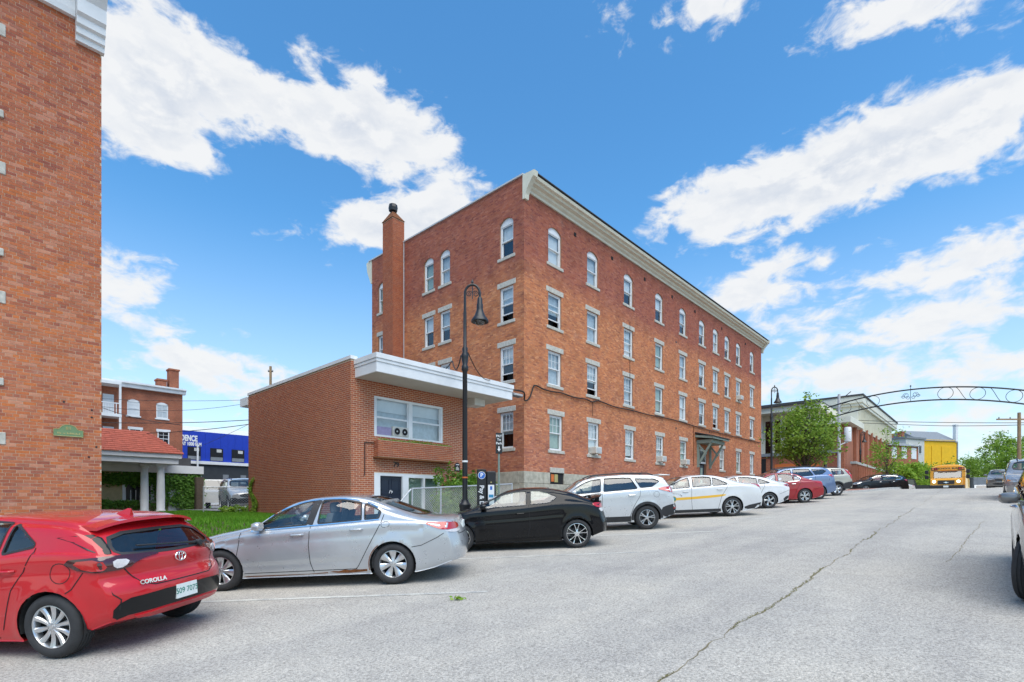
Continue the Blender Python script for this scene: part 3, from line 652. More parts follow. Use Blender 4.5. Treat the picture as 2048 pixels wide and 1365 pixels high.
        for xa in (S['xf'], S['xr']):
            for sg in (-1, 1):
                b = MB(); K = 14; prof = []
                for i in range(K + 1):
                    a = R(-12) + (R(204)) * i / K; prof.append((xa + (Ra + .004) * math.cos(a), Rw + (Ra + .004) * math.sin(a)))
                y0, y1 = sg * (W - .035), sg * (W - .42); vs = [(p[0], y0, p[1]) for p in prof] + [(p[0], y1, p[1]) for p in prof]
                b.add(vs, [(i, i + 1, K + 2 + i, K + 1 + i) for i in range(K)] + [tuple(range(K + 1, 2 * K + 2))]); obj('wheel_well', b, 'underbody', s.root, world=False, fix=False)
                o = bpy.data.objects.new('wheel', hubm); link(o, s.root); o.location = (xa, sg * (W - .125), Rw)
                if sg > 0: o.rotation_euler = (0, 0, math.pi)
                if S.get('spin'): o.rotation_euler.rotate_axis('Y', S['spin'])
                for nm, me in (('tyre', tyre), ('rim', rimm)): link(bpy.data.objects.new(nm, me), o)
                if S.get('cladding'):
                    pth = [(xa + (Ra + .028) * math.cos(a), Rw + (Ra + .028) * math.sin(a)) for a in (R(-8) + R(196) * i / 24 for i in range(25))]
                    s.ribbon('arch_cladding', pth, .075, 'L' if sg < 0 else 'R', 'black_plastic', .012)
        # cabin
        x0, x1 = S['ws'][0][0], S.get('cabin_end', L - .9); wz = s.belt((x0 + x1) / 2)
        b = MB(); b.box(x0 - .1, x1, -(W - .16), W - .16, .26, wz - .42); b.box(x0 - .15, x0 + .42, -(W - .17), W - .17, .3, wz - .06, .05); b.box(x1 - .5, x1 + .2, -(W - .3), W - .3, .3, wz - .10)
        obj('cabin_floor', b, 'seat_cloth', s.root, world=False)
        if near:
            sx = S.get('seats', (x0 + 1.0, x0 + 1.85)); hh = S['top'][0][1] * 0 + max(p[1] for p in S['top'])
            for k, xx in enumerate(sx):
                for yy in ((-.40, .40) if k == 0 else (-.42, 0.0, .42)):
                    c = MB(); c.box(xx - .42, xx + .10, yy - .22, yy + .22, wz - .42, wz - .26, .05)
                    c.prism([(xx, wz - .40), (xx + .13, wz - .40), (xx + .30, hh - .30), (xx + .20, hh - .29)], 'xz', yy - .22, yy + .22); c.box(xx + .20, xx + .31, yy - .13, yy + .13, hh - .30, hh - .12, .03)
                    obj('seat', c, 'seat_cloth', s.root, smooth=True, world=False)
            c = MB(); th = [(x0 + .62 - .10 * math.sin(a), -.38 + .185 * math.cos(a), wz - .02 + .16 * math.sin(a)) for a in np.linspace(0, 2 * math.pi, 20, endpoint=False)]
            c.tube(th, .014, 6, True); c.beam((x0 + .62, -.55, wz - .02), (x0 + .62, -.21, wz - .02), .03); obj('steering_wheel', c, 'black_plastic', s.root, smooth=True, world=False)
        # door mirrors
        mx, mz = S.get('mirror', (S['wins'][0][0][0] + .12, S['wins'][0][0][1] + .02))
        for sg in (-1, 1):
            p, nn = s.hit(mx, mz, 'L' if sg < 0 else 'R'); yb = abs(p[1]); c = MB(); vs = []; fs = []
            for i, (xx, k) in enumerate(((-.06, .35), (-.045, .75), (0, 1), (.055, 1.0), (.075, .9))):
                for a in np.linspace(0, 2 * math.pi, 12, endpoint=False):
                    ca, sa = math.cos(a), math.sin(a); vs.append((mx + xx, sg * (yb + .115 + .105 * k * abs(ca) ** .7 * (1 if ca > 0 else -1)), mz + .04 + .07 * k * abs(sa) ** .7 * (1 if sa > 0 else -1)))
            for i in range(4):
                for k in range(12): fs.append((i * 12 + k, i * 12 + (k + 1) % 12, i * 12 + 12 + (k + 1) % 12, i * 12 + 12 + k))
            fs += [tuple(range(12)), tuple(range(48, 60))]; c.add(vs, fs); c.beam((mx, sg * (yb - .03), mz - .02), (mx, sg * (yb + .06), mz + .01), .06, .03)
            obj('mirror', c, S.get('mirror_mat', S['paint']), s.root, smooth=True, world=False)
        # shut lines, handles
        g = MB()
        for pth in S.get('seams', []):
            for pr in ('L', 'R'): s.ribbon('', pth, .010, pr, None, .0028, joinmb=g)
        for pth in S.get('seams_top', []):
            s.ribbon('', pth, .010, 'T', None, .0028, joinmb=g); s.ribbon('', [(x, -y) for x, y in pth], .009, 'T', None, .0012, joinmb=g)
        for pth in S.get('seams_rear', []): s.ribbon('', pth, .011, 'B', None, .0028, joinmb=g)
        if g.v: obj('shut_lines', g, 'dark_void', s.root, world=False, fix=False)['kind'] = 'stuff'
        for hx, hz in S.get('handles', []):
            for sg in (-1, 1):
                p, nn = s.hit(hx, hz, 'L' if sg < 0 else 'R'); c = MB(); y = p[1]
                c.tube([(hx - .10, y - sg * .005, hz), (hx - .08, y + sg * .03, hz + .002), (hx, y + sg * .038, hz + .004), (hx + .08, y + sg * .03, hz + .004), (hx + .10, y - sg * .005, hz + .004)], .015, 8)
                obj('door_handle', c, S.get('handle_mat', S['paint']), s.root, smooth=True, world=False)
        for nm, poly, pr, m, off in S.get('panels', []):
            s.decal(nm, poly, pr, m, off)
            if pr in ('L', 'QL'): s.decal(nm, poly, pr.replace('L', 'R'), m, off)
            if pr in ('B', 'F') and poly[0][0] * poly[1][0] > 0 and min(abs(p[0]) for p in poly) > .02: s.decal(nm, [(-y, z) for y, z in poly], pr, m, off)
        if S.get('skirt'):
            for pr in ('L', 'R'): s.ribbon('sill_cladding', S['skirt'], S.get('skirtw', .12), pr, 'black_plastic', .008)
        if S.get('rails'):
            for sg in (-1, 1):
                pts = []
                for x in np.linspace(S['rails'][0], S['rails'][1], 12):
                    p, nn = s.hit(x, sg * S['rails'][2], 'T'); e = min(x - S['rails'][0], S['rails'][1] - x); pts.append((p[0], p[1], p[2] + min(.045, .012 + e * .6)))
                c = MB(); c.tube(pts, .017, 8); obj('roof_rail', c, S.get('rail_mat', 'black_plastic'), s.root, smooth=True, world=False)
        pl = S.get('plate')
        if pl:
            proj, y, z = pl; p, nn = s.hit(y, z, proj); sg = 1 if proj == 'B' else -1; c = MB(); x = p[0]
            c.box(min(x - sg * .01, x + sg * .012), max(x - sg * .01, x + sg * .012), y - .155, y + .155, z - .078, z + .078); o = obj('licence_plate', c, 'plate_white', s.root, world=False)
            if S.get('plate_text'): place_text('plate_number', S['plate_text'], .088, 'plate_green', (x + sg * .0125, y, z), (sg, 0, 0), o, depth=.0008, world=False, bold=.001)
    def put(s, x, y, ref, turn=0.0, along=None, dz=0.0):
        """ref: local point that touches the road at world (x, y); turn: yaw away from square-on to the bays"""
        sl = (gz(x + .5) - gz(x - .5)); nz = Vector((-sl, 0, 1)).normalized()
        a = (HEAD - R(90) if along is None else along) + turn
        ex = Vector((math.cos(a), math.sin(a), 0)); ex -= nz * ex.dot(nz); ex.normalize(); ey = nz.cross(ex)
        M = Matrix((ex, ey, nz)).transposed(); p = Vector((x, y, gz(x) + .006 + dz)) - M @ Vector(ref)
        s.root.matrix_world = Matrix.Translation(p) @ M.to_4x4(); return s

def sedan(L=4.86, W=.915, H=1.47, **o):
    a, h = L / 4.86, H / 1.47
    def T(P): return [(x * a, z * h) for x, z in P]
    S = dict(L=L, W=W, xf=.96 * a, xr=3.75 * a, R=.33, Ra=.372, tumble=.40, kr=.24, kf=.36,
        top=T([(0, .68), (.15, .76), (.6, .87), (1.2, .975), (1.4, 1.01), (2.1, 1.385), (2.45, 1.455), (2.85, 1.47), (3.2, 1.445), (3.5, 1.375), (4.2, 1.09), (4.35, 1.06), (4.72, 1.045), (4.86, 1.01)]),
        belt=T([(0, .60), (.3, .69), (1.3, .90), (2.4, .965), (3.6, 1.02), (4.25, .985), (4.86, .91)]), bot=[(0, .23), (.5, .19), (L - .75, .19), (L - .35, .25), (L, .34)],
        rear=[(.2, .10), (.36, .03), (.55, 0), (.70, .03), (.9, .09), (1.05, .13)], front=[(.2, .08), (.45, 0), (.6, .03), (.76, .14)],
        wins=[T([(1.50, .955), (1.74, 1.12), (2.07, 1.285), (2.30, 1.365), (2.47, 1.39), (2.39, 1.00)]), T([(2.53, 1.01), (2.57, 1.395), (2.95, 1.39), (3.24, 1.325), (3.25, 1.04)]), T([(3.30, 1.045), (3.29, 1.31), (3.42, 1.255), (3.56, 1.175), (3.52, 1.06)])],
        ws=T([(1.45, 0), (1.49, .40), (1.62, .68), (2.16, .52), (2.22, 0)])[:], rwproj='T', rw=T([(3.34, 0), (3.32, .46), (4.02, .58), (4.16, .40), (4.20, 0)]), wheel='fivepair', paint='paint_white', cabin_end=3.7 * a,
        crease=[(T([(1.0, .80), (4.0, .90), (4.5, .9)]), .012)],
        seams=[T([(1.30, .90), (1.25, .62), (1.34, .30)]), T([(2.46, 1.0), (2.44, .6), (2.50, .24)]), T([(3.60, 1.15), (3.55, .95), (3.38, .66), (3.20, .26)]), T([(1.32, .225), (3.18, .225)]), T([(4.2, .60), (4.38, .66), (4.66, .76)])],
        handles=[(2.25 * a, .87 * h), (3.22 * a, .91 * h)], seams_top=[], seams_rear=[[(-.62, 1.0), (-.55, .74), (.55, .74), (.62, 1.0)]], plate=('B', 0, .82))
    S.update(o); return S
def suv(L=4.6, W=.92, H=1.67, **o):
    a, h = L / 4.6, H / 1.67
    def T(P): return [(x * a, z * h) for x, z in P]
    S = dict(cat='suv', L=L, W=W, xf=.92 * a, xr=3.60 * a, R=.355, Ra=.405, tumble=.30, kr=.20, kf=.32, taper=.08,
        top=T([(0, .88), (.12, .96), (.85, 1.09), (1.1, 1.13), (1.75, 1.55), (2.2, 1.64), (3.0, 1.67), (3.8, 1.635), (4.25, 1.585), (4.6, 1.54)]),
        belt=T([(0, .78), (.3, .90), (1.1, 1.07), (2.4, 1.13), (3.6, 1.20), (4.6, 1.19)]), bot=[(0, .30), (.5, .24), (L - .8, .24), (L - .4, .30), (L, .42)],
        rear=[(.3, .12), (.45, .02), (.62, 0), (.85, .05), (1.1, .10), (1.2, .14), (1.55, .40)], front=[(.3, .08), (.55, 0), (.8, .02), (.96, .12)], endblend=.95,
        wins=[T([(1.30, 1.12), (1.52, 1.30), (1.80, 1.45), (2.02, 1.525), (2.28, 1.545), (2.24, 1.165)]), T([(2.34, 1.17), (2.38, 1.555), (2.9, 1.56), (3.16, 1.545), (3.34, 1.23), (3.30, 1.215)]), T([(3.28, 1.52), (3.44, 1.245), (3.78, 1.265), (4.02, 1.42), (3.86, 1.49)])],
        ws=T([(1.18, 0), (1.22, .42), (1.34, .70), (1.82, .58), (1.88, 0)]), rwproj='B', rw=[(0, 1.50 * h), (.58, 1.49 * h), (.66, 1.22 * h), (.55, 1.17 * h), (0, 1.16 * h)], wheel='five', paint='paint_suv_silver', cabin_end=L - .75,
        crease=[(T([(.9, .86), (4.2, .98)]), .012)], seams=[T([(1.16, 1.08), (1.12, .70), (1.28, .34)]), T([(2.29, 1.15), (2.27, .7), (2.32, .30)]), T([(3.42, 1.2), (3.40, 1.0), (3.22, .72), (3.06, .34)]), T([(1.3, .30), (3.06, .30)])],
        handles=[(2.08 * a, .99 * h), (3.16 * a, 1.04 * h)], seams_rear=[[(-.80, .95), (-.74, .62), (.74, .62), (.80, .95)]], plate=('B', 0, .80 * h), rails=(1.9 * a, 3.9 * a, .50), handle_mat='chrome',
        panels=[('headlight', T([(.10, .86), (.30, .93), (.62, .97), (.50, .86), (.2, .76)]), 'L', 'lamp_clear', .006), ('headlight', [(.50, .86 * h), (.85, .90 * h), (.88, .76 * h), (.55, .74 * h)], 'F', 'lamp_clear', .006),
                ('grille', [(-.46, .84 * h), (.46, .84 * h), (.42, .64 * h), (-.42, .64 * h)], 'F', 'grille_dark', .006), ('air_intake', [(-.6, .52 * h), (.6, .52 * h), (.5, .38 * h), (-.5, .38 * h)], 'F', 'grille_dark', .006),
                ('tail_light', T([(4.02, 1.24), (4.55, 1.24), (4.55, 1.08), (4.25, 1.10)]), 'L', 'tail_red', .01), ('tail_light', [(.90, 1.24 * h), (.60, 1.22 * h), (.60, 1.08 * h), (.90, 1.06 * h)], 'B', 'tail_red', .008)])
    S.update(o); return S

def bayed(car, x, y): return car.put(x, y, (car.S['xr'], -car.S['W'] + .02, 0))
def build_cars():
    # ---- red hatchback, nearest
    S = sedan(L=4.40, W=.90, H=1.47, xf=.955, xr=3.60, R=.325, Ra=.365, paint='paint_red', wheel='ten', kr=.26, endblend=.8, cell=.028, taper=.11, tumble=.36, spin=.1,
        top=[(0, .68), (.2, .78), (1.1, .99), (1.3, 1.02), (2.0, 1.39), (2.5, 1.465), (3.0, 1.46), (3.5, 1.42), (3.9, 1.37), (4.15, 1.335), (4.40, 1.29)],
        belt=[(0, .62), (.3, .72), (1.2, .93), (2.4, .99), (3.3, 1.07), (3.7, 1.08), (4.40, 1.04)], bot=[(0, .22), (.5, .18), (3.6, .18), (4.0, .24), (4.40, .34)],
        rear=[(.2, .14), (.38, .03), (.60, 0), (.72, .03), (.76, .09), (.95, .06), (1.02, .12), (1.30, .44)],
        wins=[[(1.50, .965), (1.75, 1.14), (2.05, 1.30), (2.34, 1.375), (2.36, 1.01)], [(2.43, 1.015), (2.42, 1.385), (2.8, 1.39), (3.06, 1.37), (3.00, 1.055)], [(3.06, 1.06), (3.12, 1.36), (3.24, 1.30), (3.42, 1.16), (3.41, 1.125)]],
        ws=[(1.38, 0), (1.42, .42), (1.54, .70), (2.06, .55), (2.12, 0)], rwproj='B', rw=[(0, 1.225), (.56, 1.215), (.67, 1.06), (.60, 1.00), (0, .985)], rglass='glass_car', cabin_end=3.7,
        crease=[([(1.0, .80), (3.0, .86), (3.4, .90), (3.9, .93)], .02)],
        seams=[[(2.40, 1.0), (2.38, .6), (2.44, .24)], [(3.44, 1.12), (3.43, 1.05), (3.36, .92), (3.20, .70), (3.06, .30)], [(1.28, .90), (1.24, .6), (1.32, .28)], [(3.98, .86), (3.86, .70), (3.80, .66)], [(1.3, .215), (3.0, .215)]],
        seams_rear=[[(-.58, .985), (-.66, .90), (-.52, .70), (-.40, .655), (.40, .655), (.52, .70), (.66, .90), (.58, .985)], [(-.86, .72), (-.72, .56), (-.74, .36)], [(.86, .72), (.72, .56), (.74, .36)]],
        handles=[(2.15, .86), (3.13, .89)], plate=('B', 0, .515), plate_text='509 7075', mirror_mat='paint_red')
    c = Car('red_hatchback', 'glossy red hatchback with black bumper insert, nearest of the parked cars', S)
    # black wedge beside the rear glass, tail lights, bumper insert
    for sg in (-1, 1):
        c.decal('pillar_trim', [(sg * .62, 1.225), (sg * .80, 1.22), (sg * .86, 1.13), (sg * .80, 1.06), (sg * .70, 1.01), (sg * .665, 1.06)], 'B', 'black_gloss', .004)
        pr = 'L' if sg < 0 else 'R'
        t = c.decal('tail_light', [(2.03, .985), (2.35, 1.005), (2.92, .985), (2.66, .935), (2.58, .86), (2.22, .85)], 'Q' + pr, 'tail_dark', .012, step=.05); c.decal('lens', [(2.12, .968), (2.36, .98), (2.42, .875), (2.25, .865)], 'Q' + pr, 'tail_red', .017, parent=t, step=.05); c.decal('lens', [(2.45, .968), (2.60, .955), (2.55, .885), (2.46, .88)], 'Q' + pr, 'tail_clear', .018, parent=t, step=.05)
        c.decal('mud_flap', [(3.93, .30), (4.02, .27), (3.96, .185), (3.93, .185)], pr, 'black_plastic', .01)
    fd = [(3.74 + .105 * math.cos(a), .86 + .10 * math.sin(a)) for a in np.linspace(0, 2 * math.pi, 20, endpoint=False)]; c.ribbon('fuel_door', fd, .008, 'L', 'dark_void', .0014, True)
    c.decal('bumper_insert', [(-.775, .50), (-.60, .585), (.60, .585), (.775, .50), (.775, .35), (.62, .40), (-.62, .40), (-.775, .35)], 'B', 'black_gloss', .004)
    c.decal('lower_lip', [(-.62, .385), (.62, .385), (.56, .33), (-.56, .33)], 'B', 'paint_red', .02)
    # roof spoiler, shark fin, wiper, emblem
    b = MB(); P = []
    for y in np.linspace(-.66, .66, 17):
        e = abs(y / .66); P.append([(3.80 - .02 * e, y, c.top(3.80) - .012 - .05 * e ** 2.5), (4.07 - .10 * e ** 2, y, 1.365 - .075 * e ** 3), (4.075 - .10 * e ** 2, y, 1.335 - .075 * e ** 3), (3.86, y, c.top(3.86) - .05 - .06 * e ** 2.5)])
    vs = [q for p in P for q in p]; b.add(vs, [(i * 4 + k, i * 4 + (k + 1) % 4, i * 4 + 4 + (k + 1) % 4, i * 4 + 4 + k) for i in range(16) for k in range(4)] + [(0, 1, 2, 3), (67, 66, 65, 64)]); obj('roof_spoiler', b, 'paint_red', c.root, smooth=True, world=False)
    b = MB(); z0 = c.top(3.66) - .02; b.add([(3.52, -.035, z0), (3.52, .035, z0), (3.76, .03, z0 - .01), (3.76, -.03, z0 - .01), (3.72, .004, z0 + .085), (3.72, -.004, z0 + .085), (3.76, .004, z0 + .08), (3.76, -.004, z0 + .08)], [(0, 1, 4, 5), (1, 2, 6, 4), (0, 5, 7, 3), (2, 3, 7, 6), (5, 4, 6, 7)]); obj('roof_antenna', b, 'paint_red', c.root, smooth=False, world=False)
    b = MB(); w = [c.hit(y, 1.00 + (.42 - y) * .07, 'B') for y in np.linspace(.35, -.45, 9)]; b.tube([p + n * .025 for p, n in w], [.016] * 3 + [.011] * 6, 6); b.lathe([(.001, .05), (.035, .045), (.04, 0)], 12, o=tuple(w[0][0] + w[0][1] * .01), axis='x'); obj('rear_wiper', b, 'black_plastic', c.root, world=False)
    p, n = c.hit(0, .90, 'B'); b = MB()
    def ell(rx, rz, t, o=(0, 0), nseg=28): b.tube([(p[0] + .014, o[0] + rx * math.cos(a), p[2] + o[1] + rz * math.sin(a)) for a in np.linspace(0, 2 * math.pi, nseg, endpoint=False)], t, 6, True)
    ell(.075, .052, .006); ell(.024, .046, .0045); ell(.050, .018, .0045, (0, .026)); obj('emblem', b, 'chrome', c.root, smooth=True, world=False)
    q, n = c.hit(-.42, .70, 'B'); place_text('model_lettering', 'COROLLA', .062, 'chrome', (q[0] + .02, -.42, .70), (1, -.22, .1), c.root, depth=.004, world=False, bold=.0015)
    q, n = c.hit(.45, .72, 'B'); place_text('trim_lettering', 'SE', .05, 'chrome', (q[0] + .02, .45, .72), (1, .2, .1), c.root, depth=.004, world=False, bold=.0015)
    bayed(c, .70, 6.92); c.put(.66, 6.90, (3.60, -.88, 0), turn=R(-7))
    # ---- silver sedan with rusty sill
    S = sedan(L=4.93, W=.92, H=1.475, xf=.98, xr=3.78, R=.332, Ra=.375, paint='paint_silver', wheel='seven', trim='black_plastic', cell=.03, mirror_mat='paint_silver',
        top=[(0, .70), (.15, .77), (.6, .88), (1.25, .985), (1.42, 1.02), (2.12, 1.395), (2.45, 1.46), (2.85, 1.475), (3.15, 1.46), (3.40, 1.41), (4.25, 1.085), (4.42, 1.065), (4.80, 1.055), (4.93, 1.02)],
        belt=[(0, .62), (.3, .70), (1.3, .91), (2.4, .975), (3.6, 1.03), (4.3, 1.0), (4.93, .93)],
        wins=[[(1.52, .97), (1.76, 1.135), (2.08, 1.295), (2.33, 1.37), (2.50, 1.395), (2.41, 1.02)], [(2.58, 1.03), (2.63, 1.40), (2.98, 1.395), (3.28, 1.335), (3.29, 1.055)], [(3.345, 1.06), (3.335, 1.325), (3.46, 1.27), (3.61, 1.19), (3.57, 1.075)]],
        ws=[(1.47, 0), (1.51, .42), (1.64, .70), (2.18, .54), (2.24, 0)], rw=[(3.34, 0), (3.32, .48), (4.06, .60), (4.24, .42), (4.29, 0)], rglass='glass_car_dark',
        crease=[([(.9, .78), (2.4, .845), (4.3, .925)], .018), ([(1.2, .40), (3.2, .42)], .012)],
        seams=[[(1.33, .93), (1.30, .72), (1.27, .55), (1.36, .30)], [(2.47, 1.0), (2.44, .7), (2.45, .4), (2.50, .25)], [(3.66, 1.14), (3.60, .98), (3.46, .74), (3.22, .32), (3.18, .28)], [(1.37, .27), (3.2, .28)], [(4.10, .60), (4.25, .62), (4.50, .73), (4.62, .80)]],
        handles=[(2.26, .865), (3.22, .915)], seams_rear=[[(-.66, 1.02), (-.56, .76), (.56, .76), (.66, 1.02)]], plate=('B', 0, .86),
        panels=[('tail_light', [(2.41, .985), (2.72, .972), (3.05, .955), (3.08, .85), (2.68, .85), (2.58, .88)], 'QL', 'tail_red', .01), ('reversing_lamp', [(2.62, .845), (3.08, .848), (3.08, .80), (2.84, .795)], 'QL', 'tail_clear', .011), ('headlight', [(.1, .66), (.35, .74), (.75, .80), (.5, .68)], 'L', 'lamp_clear', .006)])
    c = Car('silver_sedan', 'silver sedan with rusted sill and dented rear door, between red hatchback and black coupe', S)
    for sg in (-1, 1):
        pr = 'L' if sg < 0 else 'R'
        for pth in ([(1.50, .95), (2.45, 1.0), (3.58, 1.06)], chaikin([(1.48, .955), (1.75, 1.155), (2.08, 1.318), (2.35, 1.395), (2.65, 1.42), (3.0, 1.418), (3.3, 1.36), (3.5, 1.275), (3.66, 1.18)], 1, False)): c.ribbon('chrome_moulding', pth, .016, pr, 'chrome', .010)
        c.ribbon('pillar_cover', [(2.445, 1.02), (2.565, 1.405)], .11, pr, 'black_plastic', .006)
        fp = [(3.62 + .13 * a, .93 + .095 * b) for a, b in ((0, 0), (1, .06), (1, 1), (0, .94))]
        if sg < 0: c.ribbon('fuel_door', chaikin(fp, 2), .007, pr, 'dark_void', .0014, True)
    g = np.random.default_rng(5); P = [(2.75, .245), (2.82, .255), (2.9, .25), (3.0, .275), (3.08, .262), (3.16, .272), (3.25, .265), (3.36, .27), (3.36, .235), (3.22, .225), (3.05, .215), (2.88, .225)]
    c.decal('rust_patch', P, 'L', 'rust', .004, step=.03, rnd=0); c.decal('rust_patch', [(1.36, .225), (1.9, .228), (2.4, .226), (2.72, .24), (2.72, .224), (2.0, .212), (1.4, .208)], 'L', 'rust', .002, rnd=0)
    c.ribbon('rust_edge', [(3.78 + .385 * math.cos(a), .332 + .385 * math.sin(a)) for a in np.linspace(R(125), R(192), 14)], .013, 'L', 'rust', .004)
    b = MB()
    p, n = c.hit(0, .93, 'B'); b.beam((p[0] + .01, -.03, p[2] + .03), (p[0] + .01, -.022, p[2] - .03), .012); b.beam((p[0] + .01, .03, p[2] + .03), (p[0] + .01, .022, p[2] - .03), .012); b.beam((p[0] + .01, -.025, p[2]), (p[0] + .01, .025, p[2]), .012); obj('emblem', b, 'chrome', c.root, world=False)
    bayed(c, 4.83, 7.10)
    # ---- black coupe
    S = sedan(L=4.42, W=.90, H=1.415, xf=.93, xr=3.62, R=.328, Ra=.368, paint='paint_black', wheel='ypair', kr=.26, cell=.032, mirror_mat='paint_black',
        top=[(0, .66), (.2, .75), (1.05, .94), (1.22, .98), (1.95, 1.335), (2.4, 1.41), (2.8, 1.415), (3.1, 1.385), (3.5, 1.30), (4.0, 1.13), (4.2, 1.085), (4.42, 1.05)], belt=[(0, .60), (.3, .70), (1.2, .92), (2.4, .985), (3.2, 1.05), (3.9, 1.03), (4.42, .94)],
        wins=[[(1.36, .97), (1.62, 1.13), (1.92, 1.265), (2.18, 1.33), (2.50, 1.345), (2.48, 1.02)], [(2.58, 1.03), (2.59, 1.35), (2.80, 1.34), (3.02, 1.28), (3.18, 1.20), (3.16, 1.15), (3.0, 1.055)]],
        ws=[(1.28, 0), (1.32, .42), (1.45, .70), (2.0, .54), (2.06, 0)], rw=[(3.05, 0), (3.05, .44), (3.85, .56), (4.05, .36), (4.08, 0)], cabin_end=3.5, seats=(2.15, 2.95), rear=[(.2, .10), (.36, .02), (.55, 0), (.70, .05), (.9, .10), (1.06, .12)],
        crease=[([(.9, .72), (2.4, .80), (3.3, .86)], .016)], seams=[[(1.18, .90), (1.14, .6), (1.26, .28)], [(2.54, 1.03), (2.55, .55), (2.50, .30), (2.4, .26)], [(1.26, .26), (2.4, .26)]], handles=[(2.34, .84)], seams_rear=[[(-.6, 1.0), (-.5, .75), (.5, .75), (.6, 1.0)]], plate=None,
        panels=[('tail_light', [(2.23, 1.0), (2.4, 1.02), (2.66, .98), (2.66, .90), (2.34, .90)], 'QL', 'tail_red', .01), ('reversing_lamp', [(2.34, .895), (2.66, .895), (2.64, .82), (2.46, .80)], 'QL', 'tail_clear', .01), ('side_skirt', [(1.3, .235), (3.18, .30), (3.16, .255), (1.3, .19)], 'L', 'paint_black', .02), ('fuel_door_outline', [(3.66, .95), (3.84, .96), (3.84, .84), (3.66, .835)], 'L', 'paint_black', .003)])
    c = Car('black_coupe', 'shiny black two-door coupe with rear spoiler and machined alloy wheels', S)
    b = MB(); P = []
    for y in np.linspace(-.70, .70, 15):
        e = abs(y / .70); P.append([(4.08 - .10 * e * e, y, 1.165 - .05 * e ** 3), (4.34 - .16 * e * e, y, 1.20 - .05 * e ** 3), (4.335 - .16 * e * e, y, 1.175 - .05 * e ** 3), (4.09 - .10 * e * e, y, 1.125 - .05 * e ** 3)])
    b.add([q for p in P for q in p], [(i * 4 + k, i * 4 + (k + 1) % 4, i * 4 + 4 + (k + 1) % 4, i * 4 + 4 + k) for i in range(14) for k in range(4)] + [(0, 1, 2, 3), (59, 58, 57, 56)])
    for sg in (-1, 1): b.box(4.10, 4.20, sg * .55 - .03, sg * .55 + .03, 1.02, 1.16)
    obj('trunk_spoiler', b, 'paint_black', c.root, smooth=True, world=False)
    c.decal('sunroof', [(2.1, -.42), (3.0, -.42), (3.0, .42), (2.1, .42)], 'T', 'glass_dark', .004)
    bayed(c, 9.70, 6.96)
    # ---- silver crossover
    S = suv(L=4.57, H=1.66, paint='paint_suv_silver', wheel='five', cladding=True, cell=.038, skirt=[(1.3, .33), (3.1, .33)], skirtw=.16, spin=.2,
        wglass={1: 'glass_car_dark', 2: 'glass_car_dark'}, rglass='glass_car_dark')
    S['panels'] = [p for p in S['panels'] if p[0] != 'tail_light'] + [('tail_light', [(2.12, 1.19), (2.4, 1.25), (2.80, 1.22), (2.78, 1.11), (2.54, 1.05), (2.38, 1.09)], 'QL', 'tail_red', .014),
        ('bumper_cladding', [(4.0, .62), (4.2, .70), (4.56, .76), (4.56, .42), (4.2, .34), (4.02, .40)], 'L', 'black_plastic', .010), ('bumper_cladding', [(-.88, .74), (.88, .74), (.88, .46), (-.88, .46)], 'B', 'black_plastic', .008)]
    c = Car('silver_crossover', 'silver crossover with black wheel arches and roof rails, beside the black coupe', S)
    b = MB(); b.box(4.02, 4.36, -.62, .62, 1.585, 1.615, .012); b.xf(Matrix.Translation((4.1, 0, 1.6)) @ Matrix.Rotation(R(5), 4, 'Y') @ Matrix.Translation((-4.1, 0, -1.6))); obj('roof_spoiler', b, 'paint_suv_silver', c.root, smooth=True, world=False)
    c.ribbon('fuel_door', [(3.87 + .085 * math.cos(a), 1.03 + .085 * math.sin(a)) for a in np.linspace(0, 6.283, 18, endpoint=False)], .007, 'L', 'dark_void', .0014, True)
    c.decal('reflector', [(4.36, .62), (4.48, .64), (4.48, .60), (4.36, .58)], 'L', 'tail_red', .018)
    bayed(c, 13.90, 7.45)
